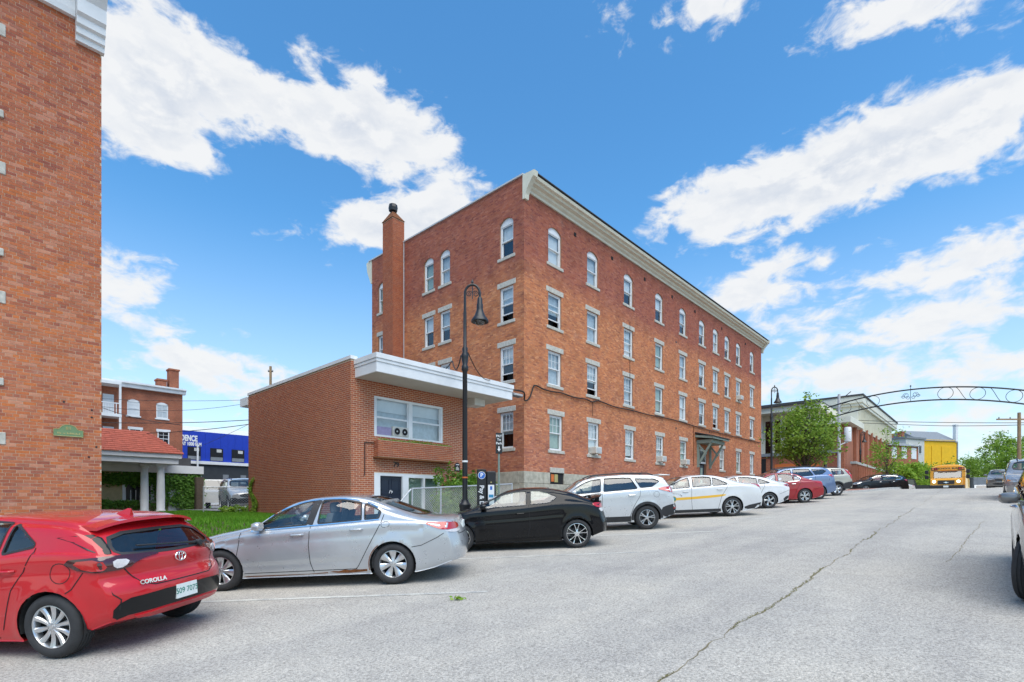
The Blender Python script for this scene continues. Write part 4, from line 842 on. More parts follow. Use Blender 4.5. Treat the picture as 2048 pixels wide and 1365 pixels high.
    # ---- white sedan with yellow stripe
    S = sedan(L=5.15, W=.95, H=1.54, xf=1.0, xr=3.87, R=.345, Ra=.392, paint='paint_white', wheel='fivepair', cell=.04, skirt=[(1.4, .24), (3.45, .24)], skirtw=.12,
        top=[(0, .78), (.2, .87), (1.2, 1.06), (1.45, 1.10), (2.15, 1.46), (2.55, 1.53), (2.95, 1.54), (3.35, 1.50), (3.75, 1.40), (4.35, 1.20), (4.5, 1.18), (4.95, 1.17), (5.15, 1.12)], belt=[(0, .68), (.3, .78), (1.4, 1.02), (2.5, 1.07), (3.7, 1.11), (4.4, 1.10), (5.15, 1.0)],
        wins=[[(1.52, 1.065), (1.78, 1.22), (2.08, 1.36), (2.36, 1.44), (2.36, 1.10)], [(2.48, 1.105), (2.50, 1.455), (2.9, 1.46), (3.16, 1.43), (3.14, 1.13)], [(3.20, 1.13), (3.22, 1.415), (3.45, 1.33), (3.72, 1.19), (3.70, 1.15)]],
        ws=[(1.52, 0), (1.56, .44), (1.68, .72), (2.22, .56), (2.28, 0)], rw=[(3.42, 0), (3.42, .48), (4.12, .62), (4.30, .4), (4.34, 0)], rear=[(.2, .10), (.36, .03), (.55, 0), (.75, .03), (1.0, .09), (1.15, .13)],
        seams=[[(1.36, 1.0), (1.32, .7), (1.42, .32)], [(2.42, 1.09), (2.40, .6), (2.43, .28)], [(3.76, 1.15), (3.66, 1.0), (3.48, .74), (3.36, .30)], [(1.42, .29), (3.36, .29)]], handles=[(2.2, .95), (3.42, .99)], plate=('B', 0, .82), crease=[([(1.0, .92), (4.4, 1.02)], .014)],
        panels=[('stripe', [(1.42, .735), (2.4, .755), (3.2, .79), (3.66, .815), (3.60, .745), (3.2, .705), (2.4, .665), (1.42, .645)], 'L', 'stripe_yellow', .002), ('tail_light', [(2.74, 1.14), (2.88, 1.13), (3.10, 1.05), (3.10, .94), (2.98, .91)], 'QL', 'tail_red', .012), ('lower_bumper', [(4.30, .36), (5.13, .50), (5.12, .33), (4.8, .26), (4.32, .24)], 'L', 'black_plastic', .006)])
    c = Car('white_striped_sedan', 'white municipal sedan with yellow side stripe and round door emblem', S)
    def disc(cx, cz, r, m, off, nm, par=None): return c.decal(nm, [(cx + r * math.cos(a), cz + r * math.sin(a)) for a in np.linspace(0, 6.283, 20, endpoint=False)], 'L', m, off, 0, rnd=0, parent=par)
    e = disc(1.76, .70, .105, 'stripe_yellow', .004, 'door_emblem'); disc(1.76, .70, .088, 'seal_green', .0055, 'emblem_field', e); disc(1.76, .715, .04, 'teal_print', .007, 'emblem_centre', e)
    for i, ch in enumerate('MANCHESTER'):
        a = R(150 - i * 120 / 9); x, z = 1.78 + .30 * math.cos(a), .70 + .17 * math.sin(a) + .02; p, n = c.hit(x, z, 'L'); place_text('door_lettering', ch, .07, 'lettering_dark', tuple(p + n * .004), tuple(n), c.root, depth=.0005, world=False, spin=(a - R(90)) * .5)
    bayed(c, 19.0, 6.83)
    # ---- white fastback
    S = sedan(L=4.68, W=.91, H=1.43, xf=.90, xr=3.62, paint='paint_white_pearl', wheel='swirl', cell=.045, lod=1,
        top=[(0, .68), (.2, .76), (1.1, .95), (1.3, .99), (2.0, 1.35), (2.5, 1.425), (2.9, 1.42), (3.3, 1.37), (3.8, 1.24), (4.25, 1.12), (4.5, 1.10), (4.68, 1.04)],
        rear=[(.2, .14), (.36, .06), (.55, .02), (.8, .0), (.92, .05), (1.08, .12)], wins=[[(1.45, .96), (1.70, 1.13), (2.0, 1.28), (2.3, 1.345), (2.32, 1.00)], [(2.40, 1.005), (2.42, 1.35), (2.8, 1.335), (3.15, 1.27), (3.16, 1.04)], [(3.22, 1.05), (3.21, 1.25), (3.45, 1.18), (3.68, 1.08), (3.60, 1.06)]],
        rw=[(3.30, 0), (3.30, .46), (4.0, .58), (4.14, .4), (4.18, 0)], panels=[('tail_light', [(4.30, .98), (4.62, .99), (4.66, .90), (4.5, .88)], 'L', 'tail_dark', .01), ('tail_light', [(.90, .99), (0.05, .97), (.05, .93), (.60, .93), (.7, .86), (.90, .86)], 'B', 'tail_red', .01), ('bumper_insert', [(4.2, .42), (4.66, .60), (4.66, .40), (4.3, .24)], 'L', 'black_plastic', .008)])
    c = Car('white_fastback_sedan', 'plain white fastback sedan between the striped sedan and the maroon sedan', S); bayed(c, 23.3, 6.86)
    # ---- maroon sedan
    S = sedan(L=4.87, paint='paint_maroon', wheel='split', cell=.045, lod=1, handle_mat='chrome', panels=[('tail_light', [(4.20, .97), (4.66, .97), (4.80, .86), (4.66, .83), (4.42, .90)], 'L', 'tail_red', .01), ('tail_light', [(.9, .97), (.5, .95), (.52, .84), (.9, .82)], 'B', 'tail_red', .01)])
    c = Car('maroon_sedan', 'dark red sedan with chrome door handles beside the white fastback', S)
    for pr in 'LR': c.ribbon('chrome_moulding', chaikin([(3.25, 1.36), (3.48, 1.26), (3.62, 1.17), (3.52, 1.04), (3.0, 1.02)], 1, False), .02, pr, 'chrome', .008)
    bayed(c, 27.2, 6.45)
    # ---- blue wagon, tan wagon
    S = suv(L=4.82, W=.92, H=1.70, paint='paint_blue', cell=.05, lod=1, wheel='fivewide', wglass={1: 'glass_car_dark', 2: 'glass_car_dark'}, rglass='glass_car_dark'); c = Car('blue_wagon', 'steel blue wagon with roof rails, behind the maroon sedan', S); bayed(c, 30.2, 6.5)
    S = suv(L=4.83, W=.93, H=1.62, paint='paint_tan', cell=.05, lod=1, wheel='fivewide', cladding=True, skirt=[(1.3, .36), (3.2, .36)], skirtw=.2, wglass={2: 'glass_car'}, rear=[(.3, .12), (.45, .02), (.62, 0), (.85, .03), (1.1, .06), (1.2, .10), (1.5, .30)])
    S['wins'][2] = [(3.50, 1.50), (3.54, 1.19), (4.12, 1.20), (4.22, 1.24), (4.10, 1.46)]
    S['panels'] = [p for p in S['panels'] if p[0] != 'tail_light'] + [('tail_light', [(4.26, 1.47), (4.40, 1.46), (4.80, 1.05), (4.80, .86), (4.58, .90), (4.52, 1.12)], 'L', 'tail_red', .014), ('tail_light', [(.90, 1.1), (.7, 1.1), (.7, .86), (.90, .86)], 'B', 'tail_red', .01), ('bumper_cladding', [(4.05, .70), (4.78, .80), (4.80, .42), (4.1, .36)], 'L', 'black_plastic', .01)]
    c = Car('tan_wagon', 'tan wagon with tall red tail lights, last car before the brick kerb corner', S); bayed(c, 34.0, 6.42)
    # ---- next block: black crossover, white sedan, dark pickup
    S = suv(L=4.95, W=.96, H=1.74, paint='paint_navy', cell=.055, lod=1, wheel='fivepair'); c = Car('black_crossover', 'black crossover parked in the next block beyond the kerb corner', S); c.put(56.4, 6.0, (S['xr'], -.94, 0)); 
    for pr in 'LR': c.ribbon('chrome_moulding', chaikin([(1.5, 1.35), (2.1, 1.60), (3.4, 1.62), (4.28, 1.50), (4.1, 1.30), (3.6, 1.26)], 1, False), .03, pr, 'chrome', .01)
    S = sedan(paint='paint_white', cell=.06, lod=1, panels=[('tail_light', [(4.3, .98), (4.7, .96), (4.8, .82), (4.5, .85)], 'L', 'tail_red', .01)]); c = Car('white_sedan_far', 'white sedan half hidden behind the black crossover', S); c.root.name = 'white_sedan'; c.put(60.5, 5.9, (S['xr'], -.9, 0))
    # ---- right-hand row, noses towards the camera
    S = suv(L=4.75, W=.95, H=1.68, paint='paint_grey', wheel='split', cell=.035, xf=.92, xr=3.62, mirror_mat='paint_grey', mirror=(1.55, 1.10)); c = Car('grey_crossover', 'grey crossover cut by the frame edge, with large door mirror and turned wheel', S); c.put(8.42, -.21, (.92, .95, 0), along=0.0)
    for o in c.root.children:
        if o.name.startswith('wheel') and not o.name.startswith('wheel_well') and o.location.x < 1.5: o.rotation_euler.z += R(-14)
    S = suv(L=4.65, W=.93, H=1.66, paint='paint_pewter', wheel='five', cell=.045, lod=1); c = Car('pewter_crossover', 'pewter crossover with amber headlamps facing down the street', S); c.put(29.4, -.34, (.93, .93, 0), along=0.0)
    c.decal('indicator', [(.70, .80), (.86, .86), (.88, .76)], 'F', 'amber', .012)
    S = suv(L=4.6, W=.92, H=1.66, paint='paint_grey', wheel='five', cell=.06, lod=1); c = Car('grey_suv', 'small grey SUV facing the camera beyond the crest of the road', S); c.put(51.5, .35, (.93, .93, 0), along=0.0)
    # ---- car park behind the lawn
    S = suv(L=4.55, W=.90, H=1.68, paint='paint_suv_silver', wheel='five', cell=.05, lod=1, cladding=True, skirt=[(1.2, .36), (3.1, .36)], skirtw=.22)
    S['panels'] = S['panels'] + [('bumper_cladding', [(-.86, .62), (.86, .62), (.86, .36), (-.86, .36)], 'F', 'black_plastic', .01), ('bumper_cladding', [(.05, .66), (.45, .66), (.40, .36), (.1, .34)], 'L', 'black_plastic', .01)]
    c = Car('silver_boxy_suv', 'silver boxy SUV with black bumpers in the car park behind the fence', S)
    return c
PARK_SUV = build_cars()
PARK_SUV.put(9.3, 28.1, (PARK_SUV.S['xf'], PARK_SUV.S['W'], 0), along=R(79.8)); PARK_SUV.root.matrix_world = Matrix.Translation((0, 0, 1.2 - gz(9.75))) @ PARK_SUV.root.matrix_world

# ------------------------------------------------------------------ ground, street, pavements
def sheet(name, x0, x1, y0, y1, dz, m, step=1.0, kind='structure', zfun=None, ystep=None):
    xs = np.unique(np.concatenate([np.arange(x0, x1, step), [x1]])); ys = np.unique(np.concatenate([np.arange(y0, y1, ystep or (y1 - y0)), [y1]]))
    V = [(x, y, (zfun(x, y) if zfun else gz(x)) + dz) for y in ys for x in xs]; n = len(xs)
    F = [(j * n + i, j * n + i + 1, (j + 1) * n + i + 1, (j + 1) * n + i) for j in range(len(ys) - 1) for i in range(n - 1)]
    o = bpy.data.objects.new(name, npmesh(name, V, F, m, smooth=True)); COL.objects.link(o); o['kind'] = kind; return o
leafmat('leaf_moss', (.20, .19, .07), (.30, .28, .12))
sheet('ground', -400, 700, -500, 600, -.06, 'soil', 5.0)
sheet('road', -60, 300, -2.9, 10.0, 0, 'asphalt', 1.0)
def kerb(name, x0, x1, y0, y1, h=.13, m='kerb_granite', par=None):
    L_ = 2.4; x = x0; k = None; root = bpy.data.objects.new(name, None); COL.objects.link(root); root.location = (x0, y0, gz(x0)); root['kind'] = 'structure'
    while x < x1 - .1:
        e = min(x + L_, x1); b = MB(); b.add([(x + .006, y0, gz(x) - .2), (e - .006, y0, gz(e) - .2), (e - .006, y1, gz(e) - .2), (x + .006, y1, gz(x) - .2), (x + .006, y0, gz(x) + h), (e - .006, y0, gz(e) + h), (e - .006, y1, gz(e) + h), (x + .006, y1, gz(x) + h)],
            [(0, 3, 2, 1), (4, 5, 6, 7), (0, 1, 5, 4), (1, 2, 6, 5), (2, 3, 7, 6), (3, 0, 4, 7)]); obj('kerb_stone', b, m, root); x = e
    return root
kerb('kerb_left', -6, 36.4, 10.0, 10.17); kerb('kerb_right', 2, 60, -3.07, -2.9)
sheet('pavement_left', -40, 36.4, 10.17, 13.0, .125, 'concrete', 1.0); sheet('pavement_right', -40, 120, -6.5, -3.07, .125, 'concrete', 1.0)
# brick paved kerb corner before the next block
def corner_island():
    P = chaikin([(36.6, 13), (36.6, 8.0), (38.2, 6.2), (41.0, 5.4), (45.0, 4.9), (48.2, 5.2), (49.2, 7.5), (49.2, 13)], 2, False)
    b = MB(); n = len(P); b.add([(x, y, gz(x) + .125) for x, y in P], [tuple(range(n))]); o = obj('pavement_corner', b, 'red_brick_paving', fix=True); o['kind'] = 'structure'
    b = MB(); Q = resample(P, .6); V = []; 
    for i, p in enumerate(Q):
        a = Q[max(0, i - 1)]; c = Q[min(len(Q) - 1, i + 1)]; t = Vector((c[0] - a[0], c[1] - a[1])).normalized(); nx, ny = t[1] * -.16, t[0] * .16; nx, ny = -nx, -ny
        z = gz(p[0]); V += [(p[0], p[1], z - .1), (p[0], p[1], z + .135), (p[0] + nx, p[1] + ny, z + .135), (p[0] + nx, p[1] + ny, z - .1)]
    b.add(V, [(i * 4 + k, i * 4 + (k + 1) % 4, i * 4 + 4 + (k + 1) % 4, i * 4 + 4 + k) for i in range(len(Q) - 1) for k in range(4)]); o = obj('kerb_corner', b, 'kerb_granite'); o['kind'] = 'structure'
corner_island()
sheet('pavement_far', 49.2, 120, 9.6, 11.4, .125, 'concrete', 2.0)
# raised lawn between the buildings, car park behind it
def lawn_z(x, y): f = min(1, max(0, (y - 13) / 3.5)); f = f * f * (3 - 2 * f); return (gz(x) + .12) * (1 - f) + 1.10 * f + .03 * math.sin(x * 1.7) * math.sin(y * .9)
sheet('lawn_soil', -30, 8.76, 13.0, 35.0, 0, 'soil', .5, zfun=lawn_z, ystep=.5)
sheet('yard_soil', 8.76, 17.59, 13.0, 15.3, .10, 'soil', .5); sheet('yard_path', 9.0, 10.95, 13.0, 15.3, .112, 'concrete', .5)
sheet('passage', 13.73, 17.59, 15.3, 24.6, 0, 'concrete', 1.0, zfun=lambda x, y: .9 + .02 * y); sheet('car_park', 8.76, 60, 24.6, 90, 0, 'asphalt_lot', 4, zfun=lambda x, y: 1.20)
def grass():
    g = np.random.default_rng(3); n = 95000; x = g.uniform(.5, 8.7, n); y = 13.6 + (31.0 - 13.6) * g.uniform(0, 1, n); z = np.array([lawn_z(a, b) for a, b in zip(x, y)])
    h = g.uniform(.05, .12, n); th = g.uniform(0, 6.283, n); w = g.uniform(.012, .022, n); lx, ly = g.normal(0, .03, n), g.normal(0, .03, n)
    V = np.stack([np.stack([x - w * np.cos(th), y - w * np.sin(th), z - .01], 1), np.stack([x + w * np.cos(th), y + w * np.sin(th), z - .01], 1), np.stack([x + lx, y + ly, z + h], 1)], 1).reshape(-1, 3)
    o = bpy.data.objects.new('lawn_grass', npmesh('lawn_grass', V, np.arange(3 * n).reshape(-1, 3), 'leaf_grass')); COL.objects.link(o)
    tag(o, 'bright green mown grass between the two brick buildings', 'grass', kind='stuff')
grass()
# bay lines, seam crack with moss, fallen leaf sprig
def road_poly(name, pts, m, dz=.004): b = MB(); b.add([(x, y, gz(x) + dz) for x, y in pts], [tuple(range(len(pts)))]); return obj(name, b, m, fix=True)
for i in range(8):
    x = .83 + 4.47 * i; e = Vector((x, 5.42)); d = Vector((-.667, .745)); n = Vector((.745, .667)) * .05; f = e + d * 5.6
    P = [e - n, e + n]; o = road_poly('bay_line', [tuple(e - n), tuple(e + n), tuple(e + d * 2 + n), tuple(f + n), tuple(f - n), tuple(e + d * 2 - n)], 'line_white'); o['kind'] = 'structure'
def crack():
    g = np.random.default_rng(8); P = [(x, float(np.interp(x, [-2, 3.79, 5.6, 7.95, 11.43, 17.1, 36.8, 44], [1.84, 1.87, 1.92, 1.96, 2.01, 2.07, 2.17, 2.2]))) for x in np.arange(-2, 43, .09)]
    w = 0; Q = []
    for x, y in P: w = w * .86 + g.normal(0, .020); Q.append((x, y + w * .8))
    b = MB(); V = []; n = len(Q)
    for i, (x, y) in enumerate(Q):
        hw = max(.0025, .0055 + .003 * math.sin(i * .7) + g.normal(0, .002)) * (1 if x < 24 else .7); V += [(x, y - hw, gz(x) + .004), (x, y + hw, gz(x) + .004)]
    b.add(V, [(2 * i, 2 * i + 2, 2 * i + 3, 2 * i + 1) for i in range(n - 1)]); o = obj('road_crack', b, 'crack_tan'); o['kind'] = 'structure'
    pts = []
    for i in range(3600):
        x = float(g.beta(1.0, 1.5)) * 24 - 1.5; k = min(len(Q) - 1, int((x + 2) / .09)); 
        if math.sin(x * 2.3) + math.sin(x * .9 + 1) + .9 * (9 - x) / 9 < -.2: continue
        pts.append((x, Q[k][1] + g.normal(0, .009), gz(x) + .006 + abs(g.normal(0, .006))))
    o = leaves('road_crack_moss', pts, .015, 'leaf_moss', seed=4, aspect=.5); tag(o, 'thin line of moss growing in the road crack', 'moss', kind='stuff')
    for xa, ya, xb, yb, hw in ((16.2, 6.6, 18.8, -.8, .008), (21.5, 4.5, 22.3, -2.5, .007), (9.5, .4, 10.3, -2.8, .005), (30, 6, 31, -2.5, .010), (11.0, .55, 19.0, .20, .006)):
        b = MB(); V = []; w = 0
        for i in range(80):
            t = i / 79; w = w * .9 + g.normal(0, .012); x, y = xa + (xb - xa) * t, ya + (yb - ya) * t; dx, dy = (1, 0) if abs(yb - ya) > abs(xb - xa) else (0, 1); x += w * dx; y += w * dy; h = hw * g.uniform(.5, 1.1); V += [(x - h * dx, y - h * dy, gz(x) + .004), (x + h * dx, y + h * dy, gz(x) + .004)]
        b.add(V, [(2 * i, 2 * i + 2, 2 * i + 3, 2 * i + 1) for i in range(79)]); o = obj('road_crack', b, 'crack_tan'); o['kind'] = 'structure'
crack()
o = leaves('leaf_sprig', [(4.71 + random.gauss(0, .045), 5.40 + random.gauss(0, .045), gz(4.71) + .012 + random.random() * .03) for _ in range(34)], .055, 'leaf_light', seed=2); tag(o, 'small fallen sprig of green leaves lying on the road', 'leaves')

# ------------------------------------------------------------------ brickwork
m_, nt_, b_ = _mat('brick_tex'); setp(b_, rough=.88, spec=.2)
_g = nt_.nodes.new('ShaderNodeNewGeometry'); _sp = nt_.nodes.new('ShaderNodeSeparateXYZ'); nt_.links.new(_g.outputs['Position'], _sp.inputs[0]); _cb = nt_.nodes.new('ShaderNodeCombineXYZ')
nt_.links.new(mth(nt_, 'ADD', _sp.outputs[0], _sp.outputs[1]), _cb.inputs[0]); nt_.links.new(_sp.outputs[2], _cb.inputs[1])
_bt = nt_.nodes.new('ShaderNodeTexBrick'); nt_.links.new(_cb.outputs[0], _bt.inputs['Vector']); _bt.inputs['Scale'].default_value = 1; _bt.inputs['Brick Width'].default_value = .205; _bt.inputs['Row Height'].default_value = .068; _bt.inputs['Mortar Size'].default_value = .006
_bt.inputs['Color1'].default_value = (.40, .12, .06, 1); _bt.inputs['Color2'].default_value = (.28, .08, .045, 1); _bt.inputs['Mortar'].default_value = (.40, .28, .20, 1); _bt.offset = .5
_c = mixc(nt_, 1.0, _bt.outputs[0], ramp(nt_, noise(nt_, .8, 5), [(.3, (.75, .72, .72)), (.7, (1.15, 1.1, 1.05))]), 'MULTIPLY'); nt_.links.new(_c, b_.inputs['Base Color'])

def arch_geo(u0, u1, v1, rise):
    hw = (u1 - u0) / 2; Rr = (hw * hw + rise * rise) / (2 * rise); return (u0 + u1) / 2, v1 + rise - Rr, Rr
def brick_rects(W, H, course, bl, joint, opens, ring=.11, header=0, jit=.0):
    out = []; g = np.random.default_rng(int(W * 100) + int(H * 10))
    for r in range(int(H / course)):
        v0 = r * course + joint / 2; v1 = v0 + course - joint; vm = (v0 + v1) / 2
        if v1 > H: break
        cuts = []
        for o in opens:
            a, b, c, d = o[:4]; rise = o[4] if len(o) > 4 else 0
            if c < vm < d: cuts.append((a, b))
            elif rise and d <= vm < d + rise + ring:
                cx, cy, Rr = arch_geo(a, b, d, rise); q = (Rr + ring) ** 2 - (vm - cy) ** 2
                if q > 0: hw = min(math.sqrt(q), (b - a) / 2 + ring * .8); cuts.append((cx - hw, cx + hw))
        L_ = bl / 2 if header and r % header == header - 1 else bl; u = -bl + (r % 2) * L_ / 2 + g.uniform(-jit, jit)
        while u < W:
            segs = [(max(0, u + joint / 2), min(W, u + L_ - joint / 2))]; u += L_
            for a, b in cuts:
                ns = []
                for p, q in segs:
                    if q <= a or p >= b: ns.append((p, q)); continue
                    if p < a: ns.append((p, a))
                    if q > b: ns.append((b, q))
                segs = ns
            out += [(p, q, v0, v1) for p, q in segs if q - p > .025]
    return np.array(out)
BF = np.array([(4, 5, 6, 7), (0, 1, 5, 4), (1, 2, 6, 5), (2, 3, 7, 6), (3, 0, 4, 7)])
def bricks_mesh(name, rects, O, U, N, m, proud=.008, jit=.004, seed=1):
    g = np.random.default_rng(seed); n = len(rects); u0, u1, v0, v1 = rects.T; d = proud + g.uniform(-jit, jit, n); s = g.normal(0, jit * .35, (4, n))
    O = np.array(O, float); U = np.array(U, float); N = np.array(N, float); Zv = np.array((0, 0, 1.)); z = np.full(n, -.004)
    P = []
    for dep in (z, d):
        for uu, vv in ((u0, v0), (u1, v0), (u1, v1), (u0, v1)): P.append(O + np.outer(uu, U) + np.outer(vv, Zv) + np.outer(dep, N))
    V = np.stack(P, 1).reshape(-1, 3); F = (np.arange(n)[:, None, None] * 8 + BF[None]).reshape(-1, 4)
    if np.dot(np.cross(U, Zv), N) < 0: F = F[:, ::-1]
    return npmesh(name, V, F, m)
def backing(O, U, N, W, H, opens, depth=.22):
    """mortar plane with openings and their reveals"""
    O = Vector(O); U = Vector(U); N = Vector(N); b = MB(); P = lambda u, v, d=0: tuple(O + U * u + Vector((0, 0, v)) + N * d)
    op = [(o[0], o[1], o[2], o[3] + (o[4] if len(o) > 4 else 0)) for o in opens]
    us = sorted({0, W, *[o[0] for o in op], *[o[1] for o in op]}); vs = sorted({0, H, *[o[2] for o in op], *[o[3] for o in op]})
    for a, c in zip(us[:-1], us[1:]):
        for p, q in zip(vs[:-1], vs[1:]):
            if any(o[0] <= (a + c) / 2 <= o[1] and o[2] <= (p + q) / 2 <= o[3] for o in op): continue
            b.add([P(a, p), P(c, p), P(c, q), P(a, q)], [(0, 1, 2, 3)])
    for o in opens:
        a, c, p, q = o[:4]; rise = o[4] if len(o) > 4 else 0
        b.add([P(a, p), P(a, q + rise), P(a, q + rise, -depth), P(a, p, -depth)], [(0, 1, 2, 3)]); b.add([P(c, p), P(c, q + rise), P(c, q + rise, -depth), P(c, p, -depth)], [(0, 1, 2, 3)]); b.add([P(a, p), P(c, p), P(c, p, -depth), P(a, p, -depth)], [(0, 1, 2, 3)])
        if not rise: b.add([P(a, q), P(c, q), P(c, q, -depth), P(a, q, -depth)], [(0, 1, 2, 3)])
        else:
            cx, cy, Rr = arch_geo(a, c, q, rise); K = 10
            cv = [(a + (c - a) * i / K, cy + math.sqrt(max(0, Rr * Rr - (a + (c - a) * i / K - cx) ** 2))) for i in range(K + 1)]
            for (x, z), (x2, z2) in zip(cv[:-1], cv[1:]):
                b.add([P(x, z), P(x2, z2), P(x2, q + rise), P(x, q + rise)], [(0, 1, 2, 3)]); b.add([P(x, z), P(x2, z2), P(x2, z2, -depth), P(x, z, -depth)], [(0, 1, 2, 3)])
    return b
def arch_bricks(b, O, U, N, o, proud=.012, n=13, ring=.105):
    a, c, p, q, rise = o; cx, cy, Rr = arch_geo(a, c, q, rise); th = math.asin((c - a) / 2 / Rr); O = Vector(O); U = Vector(U); N = Vector(N)
    for i in range(n):
        t0 = -th * 1.06 + 2.12 * th * (i + .06) / n; t1 = -th * 1.06 + 2.12 * th * (i + .94) / n; vs = []
        for d in (-.01, proud):
            for t, r in ((t0, Rr), (t1, Rr), (t1, Rr + ring), (t0, Rr + ring)): vs.append(tuple(O + U * (cx + r * math.sin(t)) + Vector((0, 0, cy + r * math.cos(t))) + N * d))
        b.add(vs, [(4, 5, 6, 7), (0, 1, 5, 4), (1, 2, 6, 5), (2, 3, 7, 6), (3, 0, 4, 7)])
def brick_parts(wall, rects, pick, O, U, N, m, bl, course, joint, proud=.009):
    """the bricks that show largest, each an object; returns the rest"""
    full = np.isclose(rects[:, 1] - rects[:, 0], bl - joint, atol=1e-4); cand = np.where(full & pick(rects))[0][:300]
    b = MB(); w, h = bl - joint, course - joint; U = Vector(U); N = Vector(N); e = .0015; vs = []
    for d, i in ((-.004, 0), (proud - e, 0), (proud, e)):
        for u, v in ((i, i), (w - i, i), (w - i, h - i), (i, h - i)): vs.append(tuple(U * u + Vector((0, 0, v)) + N * d))
    b.add(vs, [(8, 9, 10, 11)] + [(r * 4 + k, r * 4 + (k + 1) % 4, r * 4 + 4 + (k + 1) % 4, r * 4 + 4 + k) for r in range(2) for k in range(4)])
    me = b.mesh('brick', m); O = Vector(O); t = Vector((0, 0, 0)); p = wall
    while p is not None: t += p.location; p = p.parent
    for i in cand:
        o = bpy.data.objects.new('brick', me); link(o, wall); o.location = O + U * rects[i, 0] + Vector((0, 0, rects[i, 2])) + N * random.uniform(-.001, .001) - t
    keep = np.ones(len(rects), bool); keep[cand] = False; return rects[keep]

# ------------------------------------------------------------------ windows (front plane y = 0, outside towards -y, sill at z = 0)
WIN = {}
def win_set(w, h, rise=0, grid=(0, 0), lift=0.0, blind='blind', bfrac=.6, lintel=True, glass='glass_house', sillw=.16, curtain=None):
    key = (w, h, rise, grid, lift, blind, bfrac, lintel, glass)
    if key in WIN: return WIN[key]
    D = []; F = MB(); c = .065; H = h + rise
    F.box(-w / 2, -w / 2 + c, .07, .17, 0, h + (rise * .3)); F.box(w / 2 - c, w / 2, .07, .17, 0, h + (rise * .3)); F.box(-w / 2 + c, w / 2 - c, .07, .17, 0, .05)
    if rise:
        K = 10; cx, cy, Rr = arch_geo(-w / 2, w / 2, h, rise); P = [(x, cy + math.sqrt(max(0, Rr * Rr - x * x)) - .004) for x in np.linspace(-w / 2, w / 2, K)]; F.prism([(-w / 2, h - .07), (w / 2, h - .07)] + [p for p in reversed(P)], 'xz', .06, .16)
    else: F.box(-w / 2 + c, w / 2 - c, .07, .17, h - c, h)
    D.append(('window', F.mesh('window', 'white_trim'), (0, 0, 0)))
    iw = w / 2 - c; top = h - (.07 if rise else c); mid = .05 + (top - .05) * .5
    def sash(z0, z1, y, gr):
        s = MB(); t = .042
        s.box(-iw, -iw + t, y, y + .04, z0, z1); s.box(iw - t, iw, y, y + .04, z0, z1); s.box(-iw + t, iw - t, y, y + .04, z0, z0 + t * 1.1); s.box(-iw + t, iw - t, y, y + .04, z1 - t, z1)
        for i in range(1, gr[0]): x = -iw + t + (2 * iw - 2 * t) * i / gr[0]; s.box(x - .009, x + .009, y + .005, y + .03, z0 + t, z1 - t)
        for i in range(1, gr[1]): z = z0 + t + (z1 - z0 - 2 * t) * i / gr[1]; s.box(-iw + t, iw - t, y + .008, y + .027, z - .009, z + .009)
        return s
    D.append(('sash', sash(mid - .02, top, .085, grid).mesh('sash', 'white_trim'), (0, 0, 0))); D.append(('sash', sash(.05 + lift, mid + .02 + lift, .128, (0, 0)).mesh('sash', 'white_trim'), (0, 0, 0)))
    for z0, z1, y in ((mid + .02, top - .03, .105), (.09 + lift, mid - .02 + lift, .150)):
        g = MB(); g.add([(-iw + .03, y, z0), (iw - .03, y, z0), (iw - .03, y, z1), (-iw + .03, y, z1)], [(0, 1, 2, 3)]); D.append(('pane', g.mesh('pane', glass), (0, 0, 0)))
    g = MB(); g.box(-w / 2 + .01, w / 2 - .01, .5, .52, 0, h); D.append(('room', g.mesh('room', 'dark_void'), (0, 0, 0)))
    if blind:
        g = MB(); zb = top - (top - .05) * bfrac; nn = 8; V = []
        for i in range(nn * 2 + 1):
            x = -iw + 2 * iw * i / (nn * 2); V += [(x, .20 + (.012 if i % 2 else 0), zb), (x, .20 + (.012 if i % 2 else 0), top)]
        g.add(V, [(2 * i, 2 * i + 2, 2 * i + 3, 2 * i + 1) for i in range(nn * 2)]); D.append(('blind', g.mesh('blind', blind), (0, 0, 0)))
    if curtain:
        pass
    s = MB(); s.box(-w / 2 - .13, w / 2 + .13, -.05, .12, -.15, -.002, .012); D.append(('sill', s.mesh('sill', 'granite'), (0, 0, 0)))
    if lintel and not rise: s = MB(); s.box(-w / 2 - .16, w / 2 + .16, -.022, .12, h + .002, h + .25, .012); D.append(('lintel', s.mesh('lintel', 'granite'), (0, 0, 0)))
    WIN[key] = D; return D
def put_window(D, loc, rz, parent, base):
    root = None
    for nm, me, l in D:
        o = bpy.data.objects.new(nm, me)
        if root is None: link(o, parent); o.location = Vector(loc) - Vector(base); o.rotation_euler = (0, 0, rz); root = o
        else: link(o, root); o.location = l
    return root

